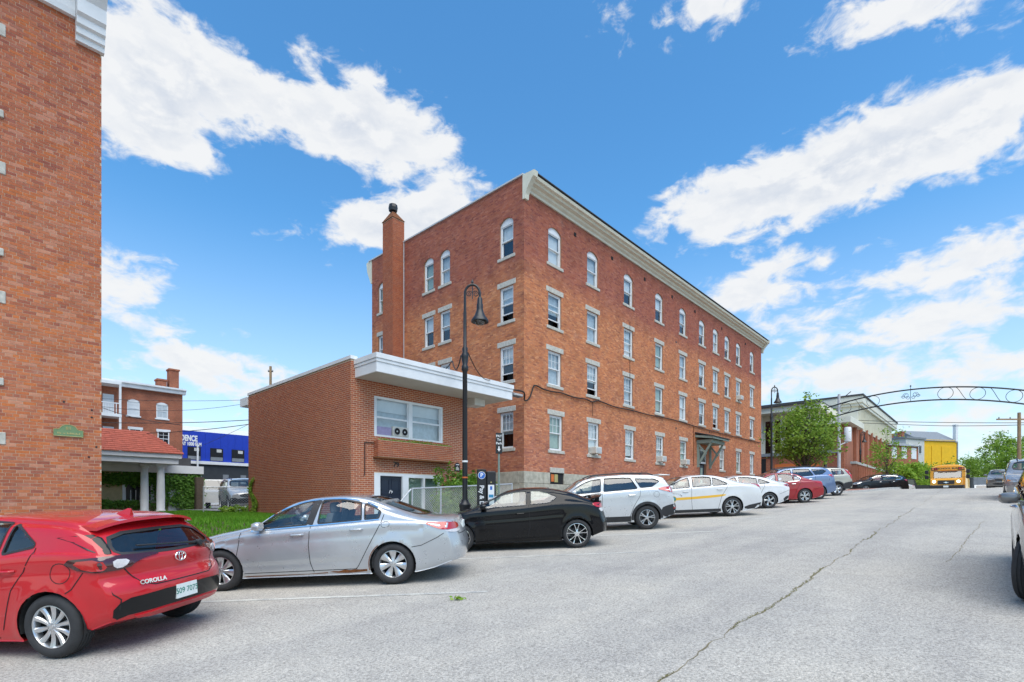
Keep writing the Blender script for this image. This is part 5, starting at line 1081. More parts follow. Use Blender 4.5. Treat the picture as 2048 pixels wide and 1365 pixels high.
# ------------------------------------------------------------------ four-storey brick apartment house
def apartment_house():
    X0, X1, Y0, Y1 = 17.59, 50.5, 15.6, 28.2; base = (X0, Y0, 1.0); ZF, ZT = 3.05, 15.86
    B = thing('brick_apartment_house', 'four-storey orange brick apartment house with cream cornice and white sash windows', 'building', base)
    cols = [19.85, 23.1, 26.8, 30.6, 34.05, 37.25, 39.8, 42.15, 44.65, 48.0]; g = random.Random(4); W = 1.03
    rows = [(13.15, 1.55, .25), (10.12, 1.62, 0), (7.30, 1.64, 0), (4.15, 1.70, 0)]; wins = []
    for r, (z, h, rise) in enumerate(rows):
        for x in (cols if r < 3 else [19.95, 23.2, 26.95, 30.7, 34.15, 41.1, 44.7, 48.0]): wins.append((x, z, h, rise, r))
    opens = [(x - W / 2 - X0, x + W / 2 - X0, z - ZF, z + h - ZF) + ((rise,) if rise else ()) for x, z, h, rise, r in wins] + [(36.85 - X0, 38.05 - X0, 0, 5.55 - ZF)]
    O, U, N = (X0, Y0, ZF), (1, 0, 0), (0, -1, 0); H = ZT - ZF
    wall = obj('front_wall', backing(O, U, N, X1 - X0, H, opens), 'mortar_main', B)
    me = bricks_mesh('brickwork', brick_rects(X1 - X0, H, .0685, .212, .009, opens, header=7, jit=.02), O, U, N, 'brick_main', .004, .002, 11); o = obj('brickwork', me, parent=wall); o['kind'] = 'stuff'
    ab = MB()
    for q in opens:
        if len(q) > 4: arch_bricks(ab, O, U, N, q)
    # side wall
    sw = [(16.70, .87), (21.18, .82), (22.55, .83)]; swins = []
    for r, (z, h, rise) in enumerate(rows):
        for k, (y, w) in enumerate(sw):
            if r == 3 and k: continue
            swins.append((y, w, z, h, rise, r))
        if r < 3: swins.append((27.1, .80, z, h, rise, r))
    ZS = 16.48; O2, U2, N2 = (X0, Y1, ZF), (0, -1, 0), (-1, 0, 0); H2 = ZS - ZF
    op2 = [(Y1 - y - w / 2, Y1 - y + w / 2, z - ZF, z + h - ZF) + ((rise,) if rise else ()) for y, w, z, h, rise, r in swins]
    wall2 = obj('side_wall', backing(O2, U2, N2, Y1 - Y0, H2, op2), 'mortar_main', B)
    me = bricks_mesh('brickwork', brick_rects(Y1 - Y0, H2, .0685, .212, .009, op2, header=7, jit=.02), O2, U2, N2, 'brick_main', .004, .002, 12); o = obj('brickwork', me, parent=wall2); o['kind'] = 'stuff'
    for q in op2:
        if len(q) > 4: arch_bricks(ab, O2, U2, N2, q)
    o = obj('arch_brickwork', ab, 'brick_main', wall); o['kind'] = 'stuff'
    b = MB(); b.box(X1 - .25, X1, Y0 + .02, Y1, 1, ZT); b.box(X0 + .02, X1, Y1 - .25, Y1, 1, ZT); b.box(X0 + .3, X1 - .3, Y0 + .6, Y1 - .3, ZT - .2, ZT + .6); obj('rear_walls', b, 'brick_tex', B)
    # foundation of granite blocks
    b = MB(); b.box(X0 + .03, X1 - .05, Y0 + .04, Y1 - .05, -.2, ZF - .004); f = obj('foundation', b, 'mortar_old', B); mesh_cache = {}
    def block(x0, x1, y0, y1, z0, z1):
        d = tuple(round(v, 2) for v in (x1 - x0, y1 - y0, z1 - z0))
        if d not in mesh_cache: m = MB(); m.box(0, d[0], 0, d[1], 0, d[2], .015); mesh_cache[d] = m.mesh('stone_block', 'granite_base')
        o = bpy.data.objects.new('stone_block', mesh_cache[d]); link(o, f); o.location = (x0, y0, z0)
    bw = [(19.55, 20.45)]
    for k, (z0, z1) in enumerate(((2.50, 3.045), (1.90, 2.49), (1.30, 1.89))):
        x = X0 - .03 + (.0 if k % 2 == 0 else -.6)
        while x < 40 - k * 6:
            a, c = max(X0 - .03, x), x + 1.38
            if k == 0 and a < 20.5 and c > 19.45:
                if 19.45 - a > .2: block(a, 19.45, Y0 - .04, Y0 + .3, z0, z1)
                if c - 20.55 > .2: block(20.55, c, Y0 - .04, Y0 + .3, z0, z1)
            else: block(a, c, Y0 - .04, Y0 + .3, z0, z1)
            x += 1.39
        y = Y0 + .31
        while y < Y1 - 1: block(X0 - .04, X0 + .3, y, y + 1.30, z0, z1); y += 1.31
    # basement window under a granite lintel
    m = MB(); m.box(19.45, 20.55, Y0 - .05, Y0 + .3, 3.05, 3.30, .012); l = obj('basement_window', m, 'granite', B); m = MB(); m.box(19.48, 20.52, Y0 + .01, Y0 + .036, 2.50, 3.04); obj('recess', m, 'dark_void', l)
    m = MB(); m.box(19.55, 19.78, Y0 - .01, Y0 + .006, 2.62, 2.98); obj('poster', m, 'orange_print', l); m = MB(); m.box(19.82, 20.08, Y0 - .01, Y0 + .006, 2.60, 2.98); obj('poster', m, 'plaque_gold', l)
    # windows
    opts = [('blind', .55), ('blind', .95), ('curtain', 1.0), ('curtain', .6), ('curtain_green', .9), ('blind', .5)]
    for i, (x, z, h, rise, r) in enumerate(wins):
        bl, fr = g.choice(opts); lift = g.choice([0, 0, 0, .22, .3]) if r in (1, 2) else 0; grid = (3, 2) if (r == 3 or (r == 2 and x < 28)) else (0, 0)
        if r == 3: bl, fr = g.choice([('curtain_green', .95), ('blind', .9)])
        put_window(win_set(W, h, rise, grid, lift, bl, fr), (x, Y0, z), 0, B, base)
    for i, (y, w, z, h, rise, r) in enumerate(swins):
        bl, fr = g.choice(opts); lift = .3 if (r in (1, 2) and y < 17) else 0
        put_window(win_set(w, h, rise, (3, 2) if r >= 2 else (0, 0), lift, bl, .5 if lift else fr), (X0, y, z), R(-90), B, base)
    # cornice
    P = [(Y0 + .02, 15.80), (Y0 - .08, 15.80), (Y0 - .10, 15.90), (Y0 - .20, 15.97), (Y0 - .23, 16.05), (Y0 - .38, 16.10), (Y0 - .41, 16.18), (Y0 - .53, 16.22), (Y0 - .57, 16.34), (Y0 + .02, 16.40)]
    m = MB(); m.prism(P, 'yz', X0 + .22, X1 + .10); c = obj('cornice', m, 'cream_trim', B)
    P2 = [(Y0 + .05, 15.40), (Y0 - .10, 15.40), (Y0 - .13, 15.62), (Y0 - .22, 15.80), (Y0 - .36, 15.98), (Y0 - .50, 16.14), (Y0 - .62, 16.22), (Y0 - .66, 16.46), (Y0 + .05, 16.52)]
    m = MB(); m.prism(P2, 'yz', X0 - .05, X0 + .21); obj('end_bracket', m, 'cream_trim', c); m = MB(); m.prism(P2, 'yz', X1 + .11, X1 + .36); obj('end_bracket', m, 'cream_trim', c)
    m = MB(); m.prism([(Y0 - .61, 16.41), (Y0 - .61, 16.45), (Y0 + .3, 16.50), (Y0 + .3, 16.42)], 'yz', X0 + .22, X1 + .10); obj('roof_edge', m, 'roof_dark', c)
    m = MB(); m.prism([(15.66, 16.48), (28.2, 16.48), (28.2, 16.60), (15.66, 16.50)], 'yz', X0 - .006, X0 + .25); obj('parapet', m, 'brick_main', B)
    m = MB(); m.beam((X0 - .01, 15.62, 16.54), (X0 - .01, 28.5, 16.64), .12, .07); obj('coping', m, 'grey_trim', B)
    m = MB(); m.prism([(28.2, 15.2), (28.3, 15.2), (28.7, 16.0), (28.8, 16.6), (28.2, 16.7)], 'yz', X0 - .03, X0 + .2); obj('end_bracket', m, 'cream_trim', B)
    # vents below the cornice
    for x in (21.5, 25.0, 28.7, 32.4, 36.0, 41.0, 46.3): m = MB(); m.box(x - .09, x + .09, Y0 - .03, Y0 + .02, 15.18, 15.36); obj('wall_vent', m, 'dark_void', B)
    # entrance: door, transom, bracketed canopy
    m = MB(); m.box(36.85, 38.05, Y0 + .17, Y0 + .21, 2.0, 4.45); d = obj('entrance_door', m, 'dark_void', B)
    m = MB(); m.box(36.98, 37.92, Y0 + .13, Y0 + .165, 2.2, 4.35); obj('door_leaf', m, 'door_navy', d); m = MB(); m.box(37.25, 37.62, Y0 + .115, Y0 + .128, 3.0, 4.15); obj('door_glass', m, 'curtain_green', d)
    m = MB(); m.box(36.86, 38.04, Y0 + .05, Y0 + .12, 4.46, 5.5); obj('transom', m, 'white_trim', d); m = MB(); m.box(36.98, 37.92, Y0 + .03, Y0 + .048, 4.6, 5.4); obj('transom_pane', m, 'window_dark', d)
    m = MB(); m.prism([(Y0 + .02, 6.45), (Y0 + .02, 6.30), (Y0 - 1.35, 6.10), (Y0 - 1.35, 6.22), (Y0 - 1.28, 6.28)], 'yz', 36.05, 38.95); cn = obj('door_canopy', m, 'green_paint', B)
    m = MB(); m.box(36.3, 38.7, Y0 - 1.1, Y0 + .02, 5.85, 6.09); obj('canopy_beam', m, 'green_paint', cn); m = MB(); m.prism([(Y0 + .02, 6.60), (Y0 - 1.42, 6.235), (Y0 - 1.42, 6.29), (Y0 + .02, 6.66)], 'yz', 35.98, 39.02); obj('canopy_roof', m, 'roof_dark', cn)
    for x in (36.42, 38.58):
        m = MB(); m.box(x - .07, x + .07, Y0 - .14, Y0 - .002, 4.15, 5.84); m.beam((x, Y0 - .10, 4.35), (x, Y0 - 1.0, 5.84), .12); m.beam((x + .002, Y0 - .10, 5.78), (x + .002, Y0 - .66, 5.05), .10); obj('canopy_bracket', m, 'green_paint', cn)
    # iron tie ends, downpipe line
    for x, z in ((33.0, 12.4), (36.0, 9.0), (39.2, 9.35), (33.0, 6.6), (38.6, 6.9)): m = MB(); m.lathe([(.001, -.03), (.07, -.02), (.08, .01)], 10, o=(x, Y0, z), axis='y'); obj('tie_plate', m, 'black_metal', B)
    m = MB(); m.tube([(35.75, Y0 - .03, 7.0), (35.75, Y0 - .03, 4.2)], .02, 6); obj('conduit', m, 'rust', B)
    # chimney stack on the side wall
    m = MB(); m.box(16.83, X0 + .02, 24.85, 25.85, 1.0, 17.78); ch = obj('chimney', m, 'mortar_old', B)
    for O3, U3, N3, W3 in (((16.83, 25.85, 6.5), (0, -1, 0), (-1, 0, 0), 1.0), ((16.83, 24.85, 6.5), (1, 0, 0), (0, -1, 0), .78)):
        me = bricks_mesh('brickwork', brick_rects(W3, 17.76 - 6.5, .0685, .205, .012, []), O3, U3, N3, 'brick_annex', .006, .003, 31); o = obj('brickwork', me, parent=ch); o['kind'] = 'stuff'
    m = MB(); m.add([(16.78, 24.8, 17.78), (17.63, 24.8, 17.78), (17.63, 25.9, 17.78), (16.78, 25.9, 17.78), (17.08, 25.22, 18.32), (17.33, 25.22, 18.32), (17.33, 25.5, 18.32), (17.08, 25.5, 18.32)], [(0, 3, 2, 1), (4, 5, 6, 7), (0, 1, 5, 4), (1, 2, 6, 5), (2, 3, 7, 6), (3, 0, 4, 7)]); obj('chimney_cap', m, 'rust', ch)
    m = MB(); m.lathe([(.12, 18.3), (.12, 18.4), (.24, 18.42), (.27, 18.6), (.24, 18.78), (.02, 18.86)], 8, o=(17.2, 25.36, 0)); obj('chimney_cowl', m, 'black_metal', ch)
    m = MB(); m.tube([(17.55, 24.80, 6.4), (17.55, 24.80, 16.6)], .025, 6); obj('downpipe', m, 'grey_trim', B)
    return B
apartment_house()
# window air conditioners
def air_con(x, y, z, w=.56, d=.34, h=.36, label='', rz=0):
    t = thing('window_air_conditioner', label, 'air conditioner', (x, y, z), 'air conditioners in the windows'); b = MB(); b.box(-w / 2, w / 2, -d, .16, 0, h, .02); obj('case', b, 'ac_case', t, world=False)
    b = MB()
    for i in range(7): zz = .06 + (h - .12) * i / 7; b.box(-w / 2 + .05, w / 2 - .05, -d - .008, -d - .002, zz, zz + .028)
    obj('grille', b, 'grey_trim', t, world=False); b = MB(); b.box(w / 2 + .001, w / 2 + .004, -d + .05, -.02, .08, h - .08); obj('side_vent', b, 'grille_dark', t, world=False)
air_con(23.2, 15.6, 4.20, label='rust-streaked air conditioner in the second ground-floor window from the corner'); air_con(30.7, 15.6, 4.20, label='air conditioner in the fourth ground-floor window from the corner')
air_con(34.15, 15.6, 4.20, label='air conditioner in the ground-floor window just before the green door canopy'); air_con(44.65, 15.6, 10.17, label='air conditioner in a third-floor window near the far end')

# ------------------------------------------------------------------ two-storey brick annex, number 79
def annex():
    X0, X1, Y0, Y1, ZB, ZT = 8.76, 13.73, 15.3, 23.95, .35, 6.30; base = (X0, Y0, .5); bl, co, jo = .2032, .0677, .0145
    B = thing('brick_annex', 'low flat-roofed red brick annex with white canopy and number 79', 'building', base)
    O, U, N = (X0, Y0, ZB), (1, 0, 0), (0, -1, 0); W = X1 - X0; H = ZT - ZB
    op = [(9.62 - X0, 12.61 - X0, 3.85 - ZB, 5.23 - ZB), (9.62 - X0, 12.50 - X0, 0.0, 2.62 - ZB)]
    wall = obj('front_wall', backing(O, U, N, W, H, op), 'mortar_annex', B); rc = brick_rects(W, H, co, bl, jo, op)
    rc = rc[np.argsort(rc[:, 0] + .25 * np.abs(rc[:, 2] - 3.6))]
    rest = brick_parts(wall, rc, lambda r: (r[:, 2] > 1.2) & (r[:, 2] < 5.6), O, U, N, 'brick_annex', bl, co, jo, .004); o = obj('brickwork', bricks_mesh('brickwork', rest, O, U, N, 'brick_annex', .003, .0012, 21), parent=wall); o['kind'] = 'stuff'
    O2, U2, N2 = (X0, Y1, ZB), (0, -1, 0), (-1, 0, 0); wall2 = obj('side_wall', backing(O2, U2, N2, Y1 - Y0, H, []), 'mortar_annex', B)
    rc = brick_rects(Y1 - Y0, H, co, bl, jo, []); rc = rc[np.argsort(-rc[:, 0] + .5 * np.abs(rc[:, 2] - 3.6))]
    rest = brick_parts(wall2, rc, lambda r: (r[:, 2] > 1.2) & (r[:, 2] < 5.9), O2, U2, N2, 'brick_annex', bl, co, jo, .004); o = obj('brickwork', bricks_mesh('brickwork', rest, O2, U2, N2, 'brick_annex', .003, .0012, 22), parent=wall2); o['kind'] = 'stuff'
    O3, N3 = (X1, Y0, ZB), (1, 0, 0); m = MB(); m.box(X1 - .2, X1, Y0 + .02, Y1, ZB, ZT); m.box(X0 + .02, X1, Y1 - .2, Y1, ZB, ZT); obj('rear_walls', m, 'brick_tex', B)
    # flat roof: coping on the left, deep canopy over the front and right
    m = MB(); m.box(X0 - .03, X0 + .22, Y0 - .03, Y1 + .05, ZT, ZT + .11); obj('coping', m, 'white_trim', B); m = MB(); m.box(X0 + .22, X1, Y0, Y1, ZT - .02, ZT + .05); obj('roof', m, 'roof_dark', B)
    m = MB(); m.box(8.90, 15.10, 14.02, Y0 - .012, 5.70, 6.02); m.box(X1 + .002, 15.10, Y0 - .012, Y1 + .8, 5.70, 6.02); c = obj('canopy', m, 'white_trim', B)
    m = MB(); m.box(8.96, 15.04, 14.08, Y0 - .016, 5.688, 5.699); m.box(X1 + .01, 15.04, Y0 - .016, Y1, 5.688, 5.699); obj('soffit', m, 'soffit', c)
    m = MB(); m.box(8.88, 15.12, 13.99, Y0 - .01, 6.021, 6.12); m.box(X1, 15.12, Y0 - .01, Y1 + .8, 6.021, 6.12); obj('fascia_board', m, 'white_trim', c); m = MB(); m.box(8.86, 15.14, 13.96, Y0 - .008, 6.124, 6.28); m.box(X1, 15.14, Y0 - .008, Y1 + .8, 6.124, 6.28); obj('fascia_board', m, 'white_trim', c)
    m = MB(); m.box(X1 + .02, 14.3, 14.75, 15.28, 5.42, 5.686); obj('canopy_beam', m, 'offwhite', c)
    m = MB(); m.box(X0 - .05, X0 + 1.5, Y1 + .02, Y1 + .85, 5.90, 6.25); obj('rear_eave', m, 'white_trim', B)
    # wide upper window, two lights
    m = MB(); y0, y1 = Y0 + .02, Y0 + .13
    for a, b_, z0, z1 in ((9.62, 9.72, 3.85, 5.23), (12.51, 12.61, 3.85, 5.23), (11.05, 11.20, 3.93, 5.15), (9.72, 12.51, 3.85, 3.93), (9.72, 12.51, 5.15, 5.23)): m.box(a, b_, y0, y1, z0, z1)
    w = obj('upper_window', m, 'white_trim', B)
    for a, b_ in ((9.72, 11.05), (11.20, 12.51)):
        m = MB(); m.box(a, b_, Y0 + .05, Y0 + .10, 4.50, 4.56); m.box(a, a + .04, Y0 + .051, Y0 + .10, 3.93, 5.15); m.box(b_ - .04, b_, Y0 + .051, Y0 + .10, 3.93, 5.15); obj('sash', m, 'white_trim', w)
        for z0, z1 in ((3.93, 4.50), (4.56, 5.15)): m = MB(); m.add([(a, Y0 + .075, z0), (b_, Y0 + .075, z0), (b_, Y0 + .075, z1), (a, Y0 + .075, z1)], [(0, 1, 2, 3)]); obj('pane', m, 'glass_house', w)
    m = MB(); m.box(9.7, 12.55, Y0 + .24, Y0 + .25, 3.9, 5.2); obj('blind', m, 'curtain', w); m = MB(); m.box(9.7, 12.55, Y0 + .20, Y0 + .21, 4.75, 5.2); obj('blind', m, 'blind', w)
    m = MB(); m.box(9.76, 10.35, Y0 + .06, Y0 + .15, 3.94, 4.22); obj('packing', m, 'purple_cloth', w)
    # planter box of brick with weeds
    m = MB(); m.box(9.62, 12.86, Y0 - .26, Y0 - .012, 3.16, 3.72); p = obj('planter_box', m, 'mortar_annex', B); O4 = (9.62, Y0 - .26, 3.17)
    o = obj('brickwork', bricks_mesh('brickwork', brick_rects(3.24, .555, co, bl, jo, []), O4, (1, 0, 0), (0, -1, 0), 'brick_annex', .009, .003, 23), parent=p); o['kind'] = 'stuff'
    o = obj('brickwork', bricks_mesh('brickwork', brick_rects(.25, .555, co, bl, jo, []), (9.62, Y0 - .012, 3.17), (0, -1, 0), (-1, 0, 0), 'brick_annex', .009, .003, 24), parent=p); o['kind'] = 'stuff'
    m = MB(); m.box(9.58, 12.9, Y0 - .30, Y0 - .012, 3.10, 3.155); obj('planter_ledge', m, 'rust', p)
    g = np.random.default_rng(9); pts = [(x, Y0 - .2 + g.uniform(-.06, .06), 3.72 + abs(g.normal(0, .035)) * (1.6 if 10.9 < x < 11.9 else .7)) for x in g.uniform(9.7, 12.85, 900)]; o = leaves('weeds', pts, .05, 'leaf_light', p, 6); o['kind'] = 'stuff'
    m = MB(); m.tube([(9.25, Y0 - .03, 3.62), (9.25, Y0 - .03, 2.55), (9.22, Y0 - .03, 2.5)], .014, 6); m.tube([(9.25, Y0 - .03, 3.62), (9.62, Y0 - .03, 3.62)], .014, 6); obj('conduit', m, 'black_metal', B)
    # entrance, side lights
    m = MB(); y0, y1 = Y0 - .02, Y0 + .12
    for a, b_, z0, z1 in ((9.62, 9.85, .45, 2.62), (10.76, 11.02, .45, 2.62), (12.42, 12.50, .45, 2.62), (9.85, 10.76, 2.53, 2.62), (11.02, 12.42, 2.50, 2.62), (11.02, 12.42, .45, .95)): m.box(a, b_, y0, y1, z0, z1)
    for a in (11.68,): m.box(a, a + .07, y0, y1, .95, 2.50)
    fr = obj('entrance_frame', m, 'white_trim', B); m = MB(); m.box(9.85, 10.76, Y0 + .06, Y0 + .11, .48, 2.53); d = obj('front_door', m, 'door_navy', B)
    for a, b_ in ((9.93, 10.27), (10.35, 10.69)):
        for z0, z1 in ((.62, 1.15), (1.25, 1.92), (2.02, 2.42)):
            m = MB(); t = .03; m.box(a, b_, Y0 + .045, Y0 + .06, z0, z0 + t); m.box(a, b_, Y0 + .045, Y0 + .06, z1 - t, z1); m.box(a, a + t, Y0 + .045, Y0 + .06, z0, z1); m.box(b_ - t, b_, Y0 + .045, Y0 + .06, z0, z1); obj('door_panel', m, 'door_navy', d)
    place_text('door_number', '79', .17, 'lettering_white', (10.31, Y0 + .05, 1.98), (0, -1, 0), d); m = MB(); m.lathe([(.001, -.04), (.03, -.035), (.03, 0)], 10, o=(10.31, Y0 + .05, 1.75), axis='y'); obj('knocker', m, 'chrome', d)
    m = MB(); m.box(11.02, 12.42, Y0 + .07, Y0 + .08, .95, 2.5); obj('pane', m, 'glass_house', fr); m = MB(); m.box(11.0, 12.45, Y0 + .2, Y0 + .21, .9, 2.5); obj('blind', m, 'curtain_green', fr)
    place_text('house_number', '79', .24, 'lettering_dark', (10.50, Y0 - .016, 2.93), (0, -1, 0), B, depth=.008, bold=.004)
    # bracketed plaque by the corner
    m = MB(); m.prism([(13.18, 2.83), (13.44, 2.83), (13.44, 3.08), (13.38, 3.14), (13.31, 3.17), (13.24, 3.14), (13.18, 3.08)], 'xz', Y0 - .035, Y0 - .012); q = obj('wall_plaque', m, 'sign_black', B); m = MB(); m.prism([(13.22, 2.87), (13.40, 2.87), (13.38, 2.95), (13.30, 3.02), (13.22, 2.96)], 'xz', Y0 - .040, Y0 - .036); obj('picture', m, 'granite', q); m = MB(); m.box(13.23, 13.39, Y0 - .040, Y0 - .036, 3.07, 3.10); obj('lettering', m, 'lettering_white', q)
    # creeper on the back corner
    g = np.random.default_rng(12); pts = []
    for i in range(900):
        z = 1.1 + 1.6 * g.beta(1, 1.3); y = 23.6 - g.uniform(0, .55) * (1.2 - (z - 1.1) / 2.2) - .25 * math.sin(z * 5); pts.append((X0 - .03 - abs(g.normal(0, .03)), y, z))
    o = leaves('creeper', pts, .075, 'leaf_light', B, 13, flat=(-1, 0, 0)); o['kind'] = 'stuff'
annex()
t = thing('twin_fan', 'twin-fan ventilator in the wide upper window of the annex', 'fan', (10.72, 15.37, 3.94)); b = MB(); b.box(-.33, .33, -.04, .10, 0, .34, .02); obj('case', b, 'ac_case', t, world=False)
for x in (-.16, .16):
    b = MB(); b.lathe([(.135, -.055), (.135, -.042), (.001, -.042)], 20, o=(x, 0, .17), axis='y'); h_ = obj('fan_opening', b, 'dark_void', t, world=False); b = MB(); b.tube([(x + .13 * math.cos(a), -.058, .17 + .13 * math.sin(a)) for a in np.linspace(0, 6.283, 20, endpoint=False)], .012, 6, True); b.lathe([(.001, -.062), (.03, -.06), (.03, -.05)], 10, o=(x, 0, .17), axis='y'); obj('fan_guard', b, 'grey_trim', h_, world=False, loc=(0, 0, 0))

# ------------------------------------------------------------------ tall brick house at the left edge, number 81
def left_house():
    X0, X1, Y0, ZB, ZT = -7.5, 2.22, 14.6, .2, 12.25; base = (X1, Y0, .2); bl, co, jo = .2085, .0672, .0085
    B = thing('tall_brick_house', 'tall weathered brick house at the left edge with white cornice', 'building', base); O, U, N = (X0, Y0, ZB), (1, 0, 0), (0, -1, 0); W, H = X1 - X0, ZT - ZB
    wz = [(1.20, 1.58), (4.12, 1.50), (6.72, 1.50), (9.50, 1.50)]; op = [(x - .5 - X0, x + .5 - X0, z - ZB, z + h - ZB) for z, h in wz for x in (.03, -3.2)]
    wall = obj('front_wall', backing(O, U, N, W, H, op), 'mortar_old', B); rc = brick_rects(W, H, co, bl, jo, op, header=6, jit=.01)
    u = rc[:, 0] + X0; rc = rc[np.argsort(np.abs(rc[:, 2] - 3.4) + .3 * np.abs(u - 1.4) + 10 * (u < .5))]
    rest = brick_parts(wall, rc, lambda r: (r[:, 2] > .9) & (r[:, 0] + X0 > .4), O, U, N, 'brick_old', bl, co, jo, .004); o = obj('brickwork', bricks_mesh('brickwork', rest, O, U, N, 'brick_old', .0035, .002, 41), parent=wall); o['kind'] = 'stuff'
    m = MB(); m.box(X1 - .3, X1 - .01, Y0 + .02, 28, ZB, ZT + .6); m.box(X0, X1, 27.7, 28, ZB, ZT + .6); obj('rear_walls', m, 'brick_tex', B)
    for z, h in wz:
        for x in (.03, -3.2): put_window(win_set(1.0, h, 0, (3, 2), 0, 'blind', .7), (x, Y0, z), 0, B, base)
    # cornice: frieze, bed mould and projecting crown with an end bracket
    P = [(Y0 + .02, 12.10), (Y0 - .10, 12.10), (Y0 - .12, 12.22), (Y0 - .12, 12.52), (Y0 - .22, 12.58), (Y0 - .26, 12.75), (Y0 - .42, 12.88), (Y0 - .46, 13.05), (Y0 - .70, 13.12), (Y0 - .74, 13.45), (Y0 + .02, 13.5)]
    m = MB(); m.prism(P, 'yz', X0, X1 - .46); c = obj('cornice', m, 'white_trim', B)
    Q = [(Y0 + .02, 11.62), (Y0 - .10, 11.62), (Y0 - .12, 11.72), (Y0 - .17, 11.75), (Y0 - .18, 11.88), (Y0 - .24, 11.92), (Y0 - .25, 12.06), (Y0 - .32, 12.12), (Y0 - .34, 12.40), (Y0 - .50, 12.62), (Y0 - .60, 12.95), (Y0 - .84, 13.1), (Y0 - .88, 13.5), (Y0 + .02, 13.55)]
    m = MB(); m.prism(Q, 'yz', X1 - .455, X1 + .04); obj('end_bracket', m, 'white_trim', c)
    # green number plaque
    m = MB(); A_ = [(1.41, 3.04), (1.90, 3.04), (1.90, 3.18), (1.83, 3.185)] + [(1.655 + .15 * math.cos(a), 3.17 + .12 * math.sin(a)) for a in np.linspace(.25, math.pi - .25, 9)] + [(1.48, 3.185), (1.41, 3.18)]
    m.prism(A_, 'xz', Y0 - .035, Y0 - .011); q = obj('number_plaque', m, 'plaque_green', B); m = MB(); m.tube([(x, Y0 - .036, z) for x, z in A_], .006, 5, True); obj('plaque_rim', m, 'plaque_gold', q)
    place_text('plaque_number', '81', .095, 'plaque_gold', (1.655, Y0 - .037, 3.205), (0, -1, 0), q, depth=.004); m = MB(); gg = random.Random(3); x = 1.47
    while x < 1.84:
        w_ = gg.uniform(.010, .022); m.box(x, x + w_, Y0 - .038, Y0 - .0355, 3.085, 3.085 + gg.choice([.022, .022, .036])); x += w_ + gg.choice([.009, .009, .03])
    obj('plaque_lettering', m, 'plaque_gold', q)
    for x, z in ((1.58, 3.78), (2.05, 3.66), (2.05, 3.50), (2.13, 2.85), (2.0, 2.62)): m = MB(); m.lathe([(.001, -.018), (.018, -.014), (.022, 0)], 8, o=(x, Y0, z), axis='y'); obj('anchor_bolt', m, 'black_metal', B)
left_house()

# ------------------------------------------------------------------ beyond the lawn
def simple_window(parent, x, y, z, w, h, base, arched=False, m='curtain', ac=False):
    f = MB(); t = .09; f.box(x - w / 2, x - w / 2 + t, y - .05, y + .02, z, z + h); f.box(x + w / 2 - t, x + w / 2, y - .05, y + .02, z, z + h); f.box(x - w / 2 + t, x + w / 2 - t, y - .05, y + .02, z, z + t); f.box(x - w / 2 + t, x + w / 2 - t, y - .05, y + .02, z + h * .5 - .03, z + h * .5 + .03)
    if arched: f.prism([(x - w / 2, z + h - .1)] + [(x - w / 2 + w * i / 8, z + h + .16 * math.sin(math.pi * i / 8)) for i in range(9)] + [(x + w / 2, z + h - .1)], 'xz', y - .05, y + .02)
    else: f.box(x - w / 2 - .1, x + w / 2 + .1, y - .07, y + .02, z + h - .02, z + h + .22)
    f.box(x - w / 2 - .1, x + w / 2 + .1, y - .10, y + .02, z - .12, z - .001)
    o = obj('window', f, 'white_trim', parent); g = MB(); g.box(x - w / 2 + t, x + w / 2 - t, y - .02, y - .01, z + t, z + h - .02); obj('pane', g, m, o)
    g = MB(); g.box(x - .012, x + .012, y - .035, y - .021, z + t, z + h - .05); g.box(x - w / 2 + t, x + w / 2 - t, y - .035, y - .021, z + h * .75 - .012, z + h * .75 + .012); obj('muntin', g, 'white_trim', o)
def back_tenement():
    B = thing('back_brick_tenement', 'brick tenement with white porches and two chimneys behind the lawn', 'building', (12, 58, 1.2)); Y = 58
    b = MB(); b.box(3, 15.1, Y, Y + 12, 1.2, 12.1); obj('wall', b, 'brick_tex', B)
    b = MB(); b.prism([(Y + .1, 12.1), (Y - .35, 12.1), (Y - .40, 12.35), (Y - .55, 12.45), (Y - .55, 12.6), (Y + .1, 12.65)], 'yz', 2.8, 15.3); obj('cornice', b, 'white_trim', B)
    for x, z, ar, m in ((11.15, 9.6, True, 'blind'), (13.4, 9.6, True, 'curtain'), (11.3, 7.0, False, 'window_dark'), (13.5, 7.0, False, 'window_dark')): simple_window(B, x, Y, z, .95, 1.35, None, ar, m)
    for x, w, z in ((13.55, .75, 13.35), (14.55, .8, 14.5)): b = MB(); b.box(x - w / 2, x + w / 2, Y + .6, Y + 1.5, 12, z); b.box(x - w / 2 - .07, x + w / 2 + .07, Y + .53, Y + 1.57, z, z + .15); obj('chimney', b, 'brick_tex', B)
    # porches
    b = MB(); b.box(3.5, 10.0, Y - 1.6, Y, 9.15, 9.40); b.box(3.5, 10.0, Y - 1.6, Y, 12.0, 12.25); p = obj('porch', b, 'white_trim', B)
    for x in (5.2, 7.6, 9.9): b = MB(); b.box(x - .08, x + .08, Y - 1.58, Y - 1.42, 4, 12.0); obj('porch_post', b, 'white_trim', p)
    b = MB(); b.box(3.5, 9.82, Y - 1.56, Y - 1.48, 10.3, 10.38); obj('porch_rail', b, 'white_trim', p)
    for i in range(26): b = MB(); x = 5.0 + i * .185; b.box(x - .03, x + .03, Y - 1.54, Y - 1.50, 9.4, 10.3); obj('baluster', b, 'white_trim', p)
    b = MB(); b.box(8.9, 9.7, Y - .06, Y + .02, 9.5, 11.3); obj('porch_door', b, 'white_trim', B)
    b = MB(); b.box(8.9, 9.7, Y - .06, Y + .02, 6.5, 8.4); obj('porch_door', b, 'white_trim', B)
back_tenement()
